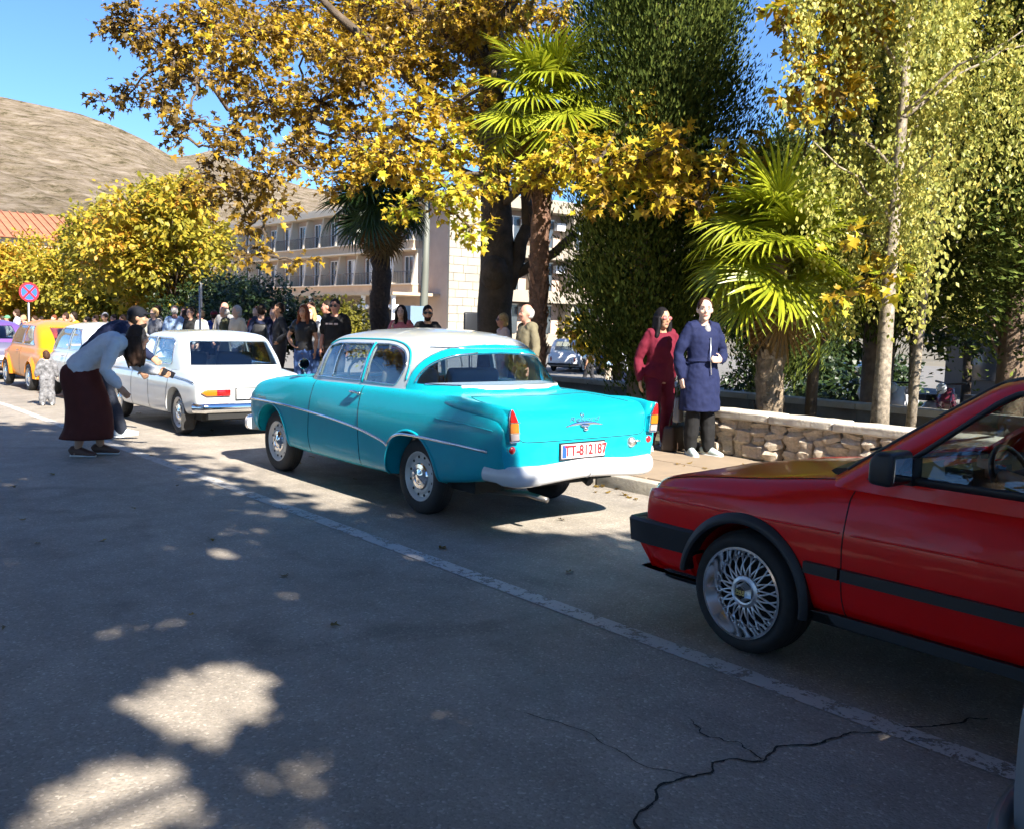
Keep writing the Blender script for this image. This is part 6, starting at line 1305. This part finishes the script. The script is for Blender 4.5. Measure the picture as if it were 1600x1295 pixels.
        link('skirt', evaluate(s_.mesh(fix=True), [('SUBSURF', dict(levels=2, render_levels=2)), ('DISPLACE', dict(texture=_fold, strength=.02, mid_level=.5, texture_coords='LOCAL')), ('SOLIDIFY', dict(thickness=.006))]), P, col, True)
    for s in 'lr':
        an, to = J['an'+s], J['to'+s]; d = Vector((to.x-an.x, to.y-an.y, 0)).normalized(); w = d.cross(Vector((0, 0, 1))); t = MB(); fz = min(an.z-.085*k, 10)
        base = Vector((an.x, an.y, max(0.0, an.z-.085*k)))
        pitch = (to.z-.03*k-base.z)/max(.05, (to-an).length)
        pr = [(-.075, .030, .045), (-.055, .037, .060), (0, .040, .062), (.06, .043, .050), (.12, .047, .036), (.165, .042, .028), (.19, .028, .022)]
        t.tube([base+d*(a*k)+Vector((0, 0, h*k*.95+pitch*max(0, a)*k)) for a, rw, h in pr], [((h*k), rw*k) for a, rw, h in pr], 12, up=(0, 0, 1))
        sm = shoes if isinstance(shoes, bpy.types.Material) else mat('shoe_%d_%d_%d' % tuple(int(c*1000) for c in shoes), shoes, .6)
        so = t.build('shoe', sm, P, True)
        if detail: MB().tube([base+d*(a*k)+Vector((0, 0, .012*k+pitch*max(0, a)*k)) for a, rw, h in pr], [(.013*k, rw*k*1.06) for a, rw, h in pr], 12, up=(0, 0, 1)).build('sole', mat('sole_white', (.7, .7, .68), .6), so, True)
    if extras: extras(P, J, k, HP, R3)
    return P
CROWD_ON=True
NAVY = cloth('navy', (.012, .018, .05)); BLK = cloth('black', (.012, .012, .013)); CHAR = cloth('charcoal', (.03, .032, .038)); DENIM = cloth('denim', (.06, .12, .30)); MAROON = cloth('maroon', (.13, .009, .024)); COATB = cloth('coat_blue', (.010, .015, .055))
WHITEC = cloth('white', (.52, .54, .58)); BROWNC = cloth('skirt_brown', (.075, .018, .014)); GREYC = cloth('grey', (.22, .22, .23)); CREAM = cloth('cream', (.62, .56, .44)); LBLUE = cloth('light_blue', (.32, .45, .66)); PINK = cloth('pink', (.62, .25, .28))
# --- woman bending to the saloon window with a phone
def ex_phone(P, J, k, HP, R3):
    d = (J['wrl']-J['ell']).normalized(); c = J['wrl']+d*.10+Vector((0, .02, .012))
    o = link('mobile_phone', evaluate(MB().box((0, 0, 0), (.008, .15, .072)).mesh(), [('BEVEL', dict(width=.006, segments=2))]), None, mat('phone_black', (.02, .02, .025), .15), 40)
    o.matrix_world = Matrix.Translation(P.location) @ Matrix.Rotation(P.rotation_euler.z, 4, 'Z') @ Matrix.Translation(c) @ Matrix.Rotation(-.5, 4, 'X') @ Matrix.Rotation(.6, 4, 'Z')
    tag(o, 'black mobile phone held out by the woman in the long brown skirt', 'phone')
person('woman in white blouse and long brown skirt bending towards the white saloon', (2.95, 10.74, 0), (.86, -.51), 1.70,
       pose=dict(pelvis=(0, -.05, .95), waist=(0, .05, 1.05), chest=(0, .22, 1.17), neckb=(0, .37, 1.235), neck=(0, .42, 1.25), head=(0, .52, 1.27),
                 shl=(-.165, .33, 1.20), shr=(.165, .33, 1.20), elr=(.22, .24, .93), wrr=(.19, .37, .76), ell=(-.20, .47, .96), wrl=(-.16, .69, .90), hil=(-.085, -.04, .93), hir=(.085, -.04, .93), anl=(-.10, .10, .085), anr=(.10, -.08, .085), tol=(-.11, .25, .03), tor=(.12, .07, .03), knl=(-.09, .06, .5), knr=(.09, .0, .5)),
       skin='tan', top=WHITEC, skirt=(BROWNC, .19), hair=(.035, .02, .014), hair_style='long', shoes=(.10, .045, .03), vox=.0095, detail=1, loose_fit=.034, head_nod=.1, extras=ex_phone)
# --- man in cap leaning at the window
person('man in navy jacket and dark cap leaning to the white saloon window', (3.47, 12.15, 0), (.86, -.30), 1.78,
       pose=dict(pelvis=(0, -.10, .93), waist=(0, -.02, 1.05), chest=(0, .14, 1.20), neckb=(0, .30, 1.31), neck=(0, .36, 1.35), head=(0, .43, 1.41), shl=(-.17, .25, 1.27), shr=(.17, .25, 1.27), ell=(-.22, .42, 1.06), wrl=(-.12, .58, .94), elr=(.24, .36, 1.0), wrr=(.16, .46, .82),
                 hil=(-.085, -.09, .91), hir=(.085, -.09, .91), knl=(-.10, -.12, .49), anl=(-.10, -.20, .085), tol=(-.11, -.05, .03), knr=(.09, .12, .50), anr=(.09, .24, .10), tor=(.10, .40, .07)),
       skin='tan', top=NAVY, legs=cloth('dark_slate', (.025, .03, .045)), hair=(.02, .015, .012), cap=cloth('cap_black', (.008, .01, .016)), beard=True, shoes=(.42, .47, .52), vox=.0105, detail=1, loose_fit=.028)
# --- toddler
person('toddler in grey patterned tracksuit seen from behind on the road', (3.98, 16.75, 0), (.25, .97), .88, skin='pale', top=mat('camo_grey', (.15, .15, .16), .9, var=.9, vscale=20), legs=mat('camo_grey', (.42, .42, .43), .9), hair=(.06, .03, .018), shoes=(.75, .75, .75), vox=.011, child=True, loose_fit=.03, leg_fit=.022,
       pose=dict(head=(0, .01, 1.56), ell=(-.26, -.02, 1.12), elr=(.26, -.02, 1.12), wrl=(-.30, .04, .92), wrr=(.30, .04, .92), anl=(-.14, -.02, .085), anr=(.14, -.02, .085), tol=(-.17, .13, .03), tor=(.17, .13, .03)))
# --- two women by the stone wall
person('woman in maroon tracksuit and sunglasses with long black hair', (8.40, 7.49, .12), (-.42, -.90), 1.60,
       pose=dict(pelvis=(.03, 0, .92), wrl=(-.22, -.10, .88), wrr=(.27, .02, .84), elr=(.27, -.06, 1.10), knr=(.13, .16, .52), anr=(.19, .20, .085), tor=(.24, .34, .03), anl=(-.12, -.05, .085), tol=(-.14, .10, .03), knl=(-.12, .0, .49)),
       skin='tan', top=MAROON, legs=MAROON, hair=(.008, .007, .009), hair_style='long', glasses=mat('frame_white', (.45, .12, .12), .5), shoes=(.62, .58, .54), vox=.0105, detail=1, loose_fit=.024, leg_fit=.008, head_turn=-.25)
def ex_coat(P, J, k, HP, R3):
    y = .185*k
    MB().tube([(.0, .155*k, 1.30*k), (.0, .165*k, 1.1*k), (0, .195*k, .9*k)], .006, 6).build('zip', mat('zip_silver', (.6, .62, .65), .3, .8), P, True)
    MB().tube([(math.cos(a)*.196*k, math.sin(a)*.158*k, 1.045*k) for a in np.linspace(.1, math.pi-.1, 16)], .008, 6).build('drawstring', COATB, P, True)
    MB().ball((0, .085*k, 1.37*k), (.045, .03, .075), 12, 8).build('scarf', GREYC, P, True)
person('woman in long blue hooded coat and black trousers beside the stone wall', (8.30, 6.80, .12), (-.28, -.96), 1.71,
       pose=dict(elr=(.27, -.05, 1.12), wrr=(.24, -.02, .86), ell=(-.30, -.04, 1.12), wrl=(-.12, .20, 1.06), anl=(-.11, .03, .085), anr=(.09, -.02, .085), tol=(-.17, .17, .03), tor=(.12, .14, .03), dl=(.9, .35, .05)),
       skin='pale', coat=COATB, legs=BLK, hair=(.05, .022, .014), hair_style='bun', shoes=(.42, .50, .49), vox=.0105, detail=1, head_turn=.45, slim=1.06, extras=ex_coat)
# bags
hb = thing('leather_handbag', 'dark brown handbag standing on the pavement between the two women', 'handbag', (8.34, 7.20, .12), .3)
link('bag_body', evaluate(MB().box((0, 0, .15), (.34, .17, .30), taper=.82).mesh(), [('BEVEL', dict(width=.04, segments=3))]), hb, mat('leather_brown', (.05, .03, .02), .5, bmp=.3, bscale=60), 40)
MB().tube([(math.cos(a)*.11, 0, .28+math.sin(a)*.16) for a in np.linspace(0, math.pi, 14)], .009, 8).build('handle', mat('leather_brown', (.05, .03, .02), .5), hb, True)
hb = thing('shoulder_bag', 'small grey shiny bag hanging at the side of the blue-coated woman', 'handbag', (8.17, 6.99, .52), .2)
link('bag_body', evaluate(MB().box((0, 0, .10), (.15, .08, .28), taper=.75).mesh(), [('BEVEL', dict(width=.025, segments=3))]), hb, mat('bag_grey', (.16, .16, .17), .25, bmp=.2, bscale=40), 40)
MB().tube([(-.05, 0, .22), (-.03, 0, .42), (0, 0, .50), (.03, 0, .42), (.05, 0, .22)], .006, 6).build('strap', mat('strap_black', (.02, .02, .02), .5), hb, True)
# --- the crowd on the pavement
def tones(): pass
TEE = cloth('tee_black', (.018, .018, .02)); PUFF = cloth('vest_black', (.012, .012, .014), .4); KHAKI = cloth('khaki', (.16, .14, .09)); TEAL = cloth('pale_teal', (.45, .60, .58)); ORNG = cloth('orange_knit', (.60, .30, .03)); PURP = cloth('violet_navy', (.05, .035, .14)); RED = cloth('red_knit', (.45, .06, .04)); BEIGE = cloth('beige', (.42, .36, .28)); OLIVE = cloth('olive', (.09, .09, .05)); ROSE = cloth('rose', (.55, .16, .18))
HIPS = dict(ell=(-.33, -.06, 1.14), wrl=(-.20, .08, .99), dl=(.8, .2, -.5)); HIPR = dict(elr=(.33, -.06, 1.14), wrr=(.20, .08, .99), dr=(-.8, .2, -.5))
FOLD = dict(ell=(-.24, .05, 1.12), elr=(.24, .05, 1.12), wrl=(.06, .20, 1.16), wrr=(-.06, .22, 1.12), dl=(1, .1, .1), dr=(-1, .1, .1)); PHONE = dict(elr=(.24, .08, 1.12), wrr=(.10, .30, 1.32), dr=(-.2, .5, .7))
HB, HK, HD, HG, HR, HY = (.05, .028, .018), (.012, .01, .01), (.02, .013, .009), (.42, .41, .40), (.16, .05, .022), (.45, .30, .14)
G1 = 'spectators on the pavement behind the cars'; G2 = 'distant spectators up the street'
DG = mat('dark_lens', (.012, .01, .012), .35)
ROAD = (-1, .05)
CAST = [
 ('tall bald man in grey shirt above the white saloon roof', 8.6, 20.6, 1.66, (-.8, -.6), dict(skin='ruddy', top=GREYC, legs=CHAR, hair=None)),
 ('man with thinning hair in a dark waistcoat beside the bald man', 8.25, 19.75, 1.56, (-.8, .6), dict(skin='fair', top=OLIVE, legs=CHAR, hair=HG, hair_style='balding')),
 ('grey-haired woman in cream jacket behind the white saloon', 8.15, 18.9, 1.55, (-.9, -.3), dict(skin='pale', top=CREAM, legs=GREYC, hair=HG, hair_style='bob')),
 ('person in navy quilted jacket with black backpack, seen from behind', 8.0, 17.4, 1.62, (.55, .83), dict(skin='fair', top=NAVY, legs=CHAR, hair=HD, loose_fit=.034)),
 ('woman in pink top partly hidden between two men', 8.6, 18.1, 1.52, (-.9, -.4), dict(skin='pale', top=PINK, legs=DENIM, hair=HR, hair_style='bob')),
 ('man in charcoal zip sweater with one hand on his hip', 7.95, 16.5, 1.64, (-.75, .2), dict(skin='tan', top=CHAR, legs=cloth('dark_trousers', (.03, .03, .036)), hair=HD, pose=HIPS, belly=.02)),
 ('woman in black puffer vest and blue jeans with long auburn hair', 7.85, 15.35, 1.60, (-.75, -.65), dict(skin='tan', top=PUFF, sleeve=.3, legs=DENIM, hair=HR, hair_style='long', pose=HIPR)),
 ('man in black seen in profile behind the big man in the black shirt', 9.0, 16.6, 1.72, (-.9, .4), dict(skin='ruddy', top=BLK, legs=BLK, hair=HD)),
 ('heavy man in black printed T-shirt and sunglasses', 8.25, 14.95, 1.72, (-.75, -.66), dict(skin='ruddy', top=TEE, sleeve=.5, legs=CHAR, hair=HD, belly=.05, slim=1.15, glasses=DG)),
 ('woman with long dark hair in pink top above the turquoise car roof', 9.2, 14.3, 1.64, (-.7, -.7), dict(skin='pale', top=ROSE, legs=DENIM, hair=HD, hair_style='long', pose=PHONE)),
 ('dark-haired man with sunglasses leaning in above the turquoise car', 8.6, 12.6, 1.62, (-.55, -.83), dict(skin='tan', top=TEE, legs=CHAR, hair=HK, beard=True, glasses=DG)),
 ('blond woman with sunglasses behind the turquoise car beside the trunk', 9.9, 12.3, 1.54, (-.95, .3), dict(skin='ruddy', top=cloth('pale_rose', (.60, .46, .42)), legs=BEIGE, hair=HY, hair_style='bob', glasses=DG)),
 ('elderly grey-haired man in khaki vest over pale shirt, in profile', 8.35, 9.85, 1.64, (-.97, .25), dict(skin='ruddy', top=KHAKI, legs=KHAKI, hair=HG, hair_style='balding', belly=.02, loose_fit=.03)),
 ('woman in grey top at the left end of the near group', 8.8, 26.6, 1.56, (-.9, .2), dict(skin='fair', top=GREYC, legs=CHAR, hair=HB, hair_style='bob')),
 ('blond woman in slate jacket left of the white saloon roof', 8.0, 23.4, 1.55, (-.9, -.3), dict(skin='pale', top=cloth('slate', (.12, .13, .16)), legs=DENIM, hair=HY, hair_style='bob')),
 ('tall man behind the blond woman in slate', 9.0, 26.1, 1.68, (-.9, 0), dict(skin='ruddy', top=CHAR, legs=CHAR, hair=HB)),
 ('short-haired man in light blue shirt seen from behind', 8.3, 22.9, 1.62, (.3, .95), dict(skin='ruddy', top=LBLUE, legs=BEIGE, hair=HG, hair_style='balding')),
 ('woman with brown hair beside the man in light blue', 9.0, 24.1, 1.54, (-.9, .3), dict(skin='fair', top=OLIVE, legs=DENIM, hair=HB, hair_style='long')),
 ('young man in black top facing the road', 8.4, 22.1, 1.56, (-.9, -.5), dict(skin='fair', top=TEE, legs=CHAR, hair=HD)),
 ('man in white shirt under the blank sign post', 8.6, 22.0, 1.52, (-.5, .8), dict(skin='ruddy', top=WHITEC, legs=CHAR, hair=HD)),
 ('person in blue jacket and dark red cap beside the sign post', 9.2, 22.7, 1.52, (.2, .9), dict(skin='fair', top=cloth('royal', (.03, .06, .25)), legs=CHAR, hair=HB, cap=cloth('cap_red', (.20, .02, .03)))),
 ('woman in white jumper between the charcoal man and the vest woman', 8.7, 16.7, 1.58, (-.8, -.6), dict(skin='pale', top=WHITEC, legs=DENIM, hair=HY, hair_style='long')),
 ('man in pale blue shirt behind the woman in the puffer vest', 9.0, 17.3, 1.70, (-.7, -.7), dict(skin='ruddy', top=LBLUE, legs=BEIGE, hair=HB)),
 ('woman in red knit behind the grey-haired woman', 8.9, 19.6, 1.56, (-.8, -.6), dict(skin='pale', top=RED, legs=CHAR, hair=HB, hair_style='bob')),
 ('man in beige jacket above the white saloon rear window', 8.9, 21.4, 1.62, (-.7, -.7), dict(skin='ruddy', top=BEIGE, legs=CHAR, hair=HG, hair_style='balding')),
 ('woman in cream coat between the sign post and the blond woman', 8.5, 24.9, 1.58, (-.7, -.7), dict(skin='pale', top=CREAM, legs=GREYC, hair=HB, hair_style='bob')),
 ('man in rose shirt at the back of the near group', 9.4, 25.2, 1.64, (-.7, -.7), dict(skin='ruddy', top=ROSE, legs=BEIGE, hair=HD)),
]
FARC = [('person with green cap', 7.9, 38.6, 1.58, WHITEC, HB), ('tall man in white shirt', 8.4, 39.5, 1.82, WHITEC, HB), ('person in violet top', 7.6, 34.8, 1.55, PURP, HY), ('woman in white top', 7.8, 34.2, 1.52, WHITEC, HB), ('person in red sweater', 8.2, 33.4, 1.56, RED, HR), ('fair-haired person in pale top', 8.8, 35, 1.52, CREAM, HY), ('person in orange-yellow jumper', 7.8, 29.6, 1.60, ORNG, HD), ('dark-haired person in black', 8.2, 29.7, 1.48, BLK, HK), ('person in beige shirt', 9.0, 31.7, 1.56, BEIGE, HB), ('man in navy jacket', 8.5, 29.0, 1.56, NAVY, HD), ('woman in grey cardigan', 8.2, 27.2, 1.52, GREYC, HB), ('person in pale blue', 8.6, 43, 1.55, LBLUE, HB), ('person in pink jacket', 8.9, 38, 1.55, PINK, HD), ('man in olive coat', 8.6, 27.7, 1.53, OLIVE, HB), ('person in cream coat', 9.2, 28.8, 1.57, CREAM, HG), ('man in rose shirt', 8.0, 31.2, 1.6, ROSE, HB), ('woman in pale teal', 8.4, 32.4, 1.56, TEAL, HY), ('man in beige coat', 7.9, 36.2, 1.6, BEIGE, HD), ('woman in white coat', 8.2, 41.0, 1.58, WHITEC, HB), ('man in light blue', 8.9, 30.4, 1.62, LBLUE, HG)]
WHERE = ['at the far left edge', 'behind the violet car', 'between the violet and orange cars', 'just left of the orange car roof', 'above the orange car', 'behind the one in red', 'above the orange car rear window', 'over the small white car', 'behind the small white car', 'left of the man in the cap', 'behind the bending woman', 'farthest up the street', 'in the distant row', 'behind the leaning man', 'behind the capped man shoulder', 'between red and orange jumpers', 'beside the one in rose', 'just right of the round sign', 'left of the round sign', 'above the small white car roof']
def ex_pack(P, J, k, HP, R3):
    b = thing('backpack', 'black backpack on the back of the person in navy', 'backpack', (0, 0, 0)); M = Matrix.Translation(P.location) @ Matrix.Rotation(P.rotation_euler.z, 4, 'Z'); b.matrix_world = M @ Matrix.Translation((0, -.20, 1.12*k))
    link('bag_body', evaluate(MB().box((0, 0, 0), (.30, .16, .42), taper=.85).mesh(), [('BEVEL', dict(width=.05, segments=3))]), b, mat('pack_black', (.012, .012, .014), .5), 40)
    for s in (-1, 1): MB().tube([(s*.10, .06, .18), (s*.13, .16, .30), (s*.13, .28, .22)], .015, 6).build('strap', mat('pack_black', (.012, .012, .014), .5), b, True)
def ex_print(P, J, k, HP, R3):
    for x, w in ((-.07, .07), (.02, .06), (.09, .05)): MB().box((x, .165, 1.30*k), (w, .012, .03), rz=-x*1.2).build('shirt_print', mat('print_white', (.55, .45, .45), .7), P, 35)
if CROWD_ON:
    for i, (lab, x, y, H, fc, kw) in enumerate(CAST):
        if 'navy quilted' in lab: kw['extras'] = ex_pack
        if 'printed' in lab: kw['extras'] = ex_print
        person(lab, (x, y, gz(y)+.12), fc, H*(1.05 if y > 18 else 1.0), vox=.0165, group=G1, detail=1 if y < 18 else 0, **kw)
    r4 = random.Random(9)
    for (lab, x, y, H, top, hr), w in zip(FARC, WHERE):
        person(lab+' '+w, (x, y, gz(y)+.12), (-.9, r4.uniform(-.5, .5)), H, skin=r4.choice(('fair', 'tan', 'ruddy')), top=top, legs=r4.choice((CHAR, DENIM, BEIGE)), hair=hr, hair_style=r4.choice(('short', 'bob')), vox=.024, group=G2, cap=cloth('cap_green', (.10, .28, .16)) if 'green cap' in lab else None, pose=r4.choice((None, HIPS, FOLD, PHONE)))
    person('walker in dark T-shirt on the lower street', (25.4, 26.2, -.9), (-.3, .95), 1.72, skin='tan', top=TEE, sleeve=.5, legs=cloth('dark_trousers', (.03, .03, .036)), hair=HD, vox=.024, pose=dict(knl=(-.09, .16, .5), anl=(-.09, .20, .09), tol=(-.1, .36, .04), anr=(.09, -.22, .10), knr=(.09, -.05, .5), tor=(.1, -.08, .03)))
    person('walker in checked shirt beside the one in the dark T-shirt', (26.2, 26.0, -.9), (-.3, .95), 1.70, skin='ruddy', top=LBLUE, legs=BEIGE, hair=HB, vox=.024)
    person('walker in white shirt carrying a dark pack on the lower street', (23.9, 22.9, -.9), (.6, .8), 1.74, skin='tan', top=WHITEC, legs=NAVY, hair=HD, vox=.024)
    # drivers
    SIT = dict(pelvis=(0, 0, .93), hil=(-.09, .02, .92), hir=(.09, .02, .92), knl=(-.12, .42, 1.02), knr=(.12, .42, 1.02), anl=(-.12, .62, .66), anr=(.12, .62, .66), tol=(-.12, .78, .66), tor=(.12, .78, .66), ell=(-.26, .16, 1.14), wrl=(-.16, .40, 1.22), elr=(.26, .16, 1.14), wrr=(.16, .40, 1.22))
    person('driver of the white saloon in beige shirt, seen through its rear window', (5.15+.02, 12.15+.93, -.45), (0, 1), 1.64, pose=SIT, skin='tan', top=BEIGE, legs=CHAR, hair=HD, vox=.014)
    person('driver of the turquoise car seen through its rear window', (4.924-.33, 6.263+1.0, -.34), (0, 1), 1.58, pose=SIT, skin='tan', top=WHITEC, legs=CHAR, hair=HD, vox=.014)
    def ex_watch(P, J, k, HP, R3):
        a, b = J['ell'], J['wrl']; d = (b-a).normalized(); c = a.lerp(b, .90)
        w = MB().tube([c-d*.012, c+d*.012], .036*k, 16).build('wrist_watch', mat('watch_strap', (.05, .06, .08), .4), P, True); MB().lathe([(.021, 0), (.021, .009), (.001, .010)], 16, Matrix.Translation(c+Vector((0, 0, .034*k))) @ Matrix.Rotation(.2, 4, 'X')).build('watch_face', mat('watch_blue', (.08, .2, .4), .15, coat=1), w, True)
    person('driver of the red hatchback with bare forearm and wrist watch at the wheel', (4.478-.36, 2.701-1.55, -.42), (0, 1), 1.66, pose=dict(SIT, ell=(-.25, .31, 1.37), wrl=(-.09, .60, 1.42)), skin='tan', top=TEE, sleeve=.4, legs=CHAR, hair=HD, vox=.011, extras=ex_watch)
# ================================================================== SMALL STREET THINGS
GALV = mat('galvanised', (.42, .43, .44), .45, .6)
s = thing('no_parking_sign', 'round blue and red no-stopping sign on a thin post', 'sign', (7.2, 32.3, gz(32.3)+.12), math.atan2(0, 1)+rad(10))
MB().tube([(0, 0, 0), (0, 0, 2.35)], .03, 10).build('post', GALV, s, True)
Ms = Matrix.Translation((0, -.04, 2.25)) @ Matrix.Rotation(rad(90), 4, 'X')
MB().lathe([(.30, 0), (.30, .02), (.24, .021)], 32, Ms).build('red_rim', mat('sign_red', (.55, .03, .04), .4), s, 35)
MB().lathe([(.245, .010), (.001, .018)], 32, Ms).build('blue_disc', mat('sign_blue', (.04, .14, .55), .4), s, 35)
for a in (rad(45), rad(-45)): MB().box((0, -.061, 2.25), (.06, .008, .46), M=Matrix.Rotation(a, 4, 'Y')).build('red_bar', mat('sign_red', (.55, .03, .04), .4), s, 35)
s = thing('sign_post', 'narrow grey sign seen almost edge-on above the crowd', 'sign', (7.6, 19.5, gz(19.5)+.12), rad(66))
MB().tube([(0, 0, 0), (.02, 0, 2.05)], .024, 10).build('post', GALV, s, True); MB().box((.02, -.03, 1.86), (.36, .02, .5)).build('sign_plate', mat('sign_back_grey', (.52, .53, .54), .5, .3), s, 35)
s = thing('lamp_post', 'slightly leaning grey-green lamp post in front of the hotel', 'lamp post', (14, 20.7, -.2)); GP = mat('post_green_grey', (.13, .14, .12), .6)
MB().tube([(-.06, 0, 0), (-.02, 0, 1.5), (.03, 0, 3), (.08, 0, 5.2)], [.14, .115, .095, .06], 12).build('post', GP, s, True); MB().box((-.36, -.1, 1.75), (.42, .3, .7)).build('junction_box', mat('box_blue', (.16, .24, .33), .5), s, 35); MB().tube([(.08, 0, 5.2), (.08, -.5, 5.5), (.08, -1.0, 5.5)], .035, 8).box((.08, -1.2, 5.48), (.2, .5, .1)).build('lamp_arm', GP, s, 40)
s = thing('dark_pillar_sign', 'small dark rounded board on a stand before the ashlar wall', 'sign', (16, 21.3, -.9))
link('board', evaluate(MB().box((0, 0, 2.25), (.5, .1, .9)).mesh(), [('BEVEL', dict(width=.05, segments=3))]), s, BLACK, 40); MB().tube([(0, 0, 0), (0, 0, 1.9)], .05, 8).build('stand', BLACK, s, True)
# parked scooters beyond the wall
def scooter(label, loc, rz, col):
    s = thing('motor_scooter', label, 'scooter', loc, rz, 'scooters parked beyond the wall')
    for y in (-.62, .62): MB().lathe([(.14, -.05), (.24, -.05), (.26, 0), (.24, .05), (.14, .05)], 20, Matrix.Translation((0, y, .26)) @ Matrix.Rotation(rad(90), 4, 'Y')).build('wheel', RUBBER, s, True)
    link('body', remesh(MB().tube([(0, -.75, .62), (0, -.3, .60), (0, .1, .36), (0, .35, .40), (0, .52, .80), (0, .48, 1.0)], [(.14, .16), (.18, .17), (.10, .14), (.12, .16), (.14, .18), (.08, .14)], 12, up=(0, 0, 1)), .03), s, col, True)
    MB().box((0, -.35, .82), (.28, .70, .10)).build('seat', BLACK, s, 35); MB().tube([(-.32, .42, 1.08), (0, .48, 1.05), (.32, .42, 1.08)], .018, 8).build('handlebar', BLACK, s, True); MB().ball((0, .60, .98), (.10, .06, .09), 12, 8).build('headlamp', mat('lamp_glass', (.7, .72, .72), .1, coat=1), s, True); MB().tube([(0, .62, .26), (0, .52, .80)], .03, 8).build('fork', STEEL, s, True)
scooter('white and violet scooter parked just over the retaining wall', (15.0, 7.75, -.32), rad(75), mat('scooter_white', (.68, .68, .72), .25, coat=1))
scooter('dark red scooter beside the white and violet one', (15.6, 7.2, -.32), rad(70), mat('scooter_red', (.14, .02, .04), .25, coat=1))
scooter('pale scooter seen past the slender birch trunk', (16.2, 9.0, -.32), rad(80), mat('scooter_silver', (.5, .52, .54), .25, coat=1))
tag(MB().box((16.4, 8, -.62), (3.2, 5.5, .6)).build('raised_parking', mat('lower_asphalt', (.17, .16, .145), .9), None, 35), kind='structure')
# low building and clutter closing the view under the birches
kb = thing('park_kiosk', 'low pale kiosk wall far beyond the birches', 'building', (38, 10, -.9), rad(-8))
MB().box((0, 0, 1.6), (4, 16, 3.2)).build('wall', mat('kiosk_grey', (.14, .13, .12), .85, var=.15, vscale=.5), kb, False); MB().box((-.3, 0, 3.3), (5.2, 17, .25)).build('roof', TAN, kb, 35)
for y in (-6, -3, 0, 3, 6): MB().box((-2.03, y, 1.5), (.08, 1.6, 1.6)).build('window', DGL, kb, 35)
# fallen leaves on road and pavement
r5 = np.random.default_rng(77); N = 290
lx = np.concatenate([r5.uniform(-1, 6.4, 60), r5.normal(6.25, .12, 130), r5.uniform(6.6, 8.5, 100)]); ly = np.concatenate([r5.uniform(4, 16, 60), r5.uniform(1, 16, 130), r5.uniform(2, 16, 100)]); lz = np.where(lx > 6.43, .132, .008)
tipd = np.stack([r5.normal(size=N), r5.normal(size=N), r5.normal(size=N)*.12], 1); up_ = np.stack([r5.normal(0, .15, N), r5.normal(0, .15, N), np.ones(N)], 1)
V, F = leaves(np.stack([lx, ly, lz], 1), r5.uniform(.04, .085, N), tipd, up_, MAPLE, r5)
tag(link('fallen_leaves', np_mesh('fallen_leaves', V, F, r5.uniform(.05, .5, N)), None, PLANE, False), 'scattered small brown fallen leaves on road and pavement', 'leaves', kind='stuff')
bpy.data.scenes.remove(_tmp)
for _m in list(bpy.data.meshes):
    if _m.users == 0: bpy.data.meshes.remove(_m)
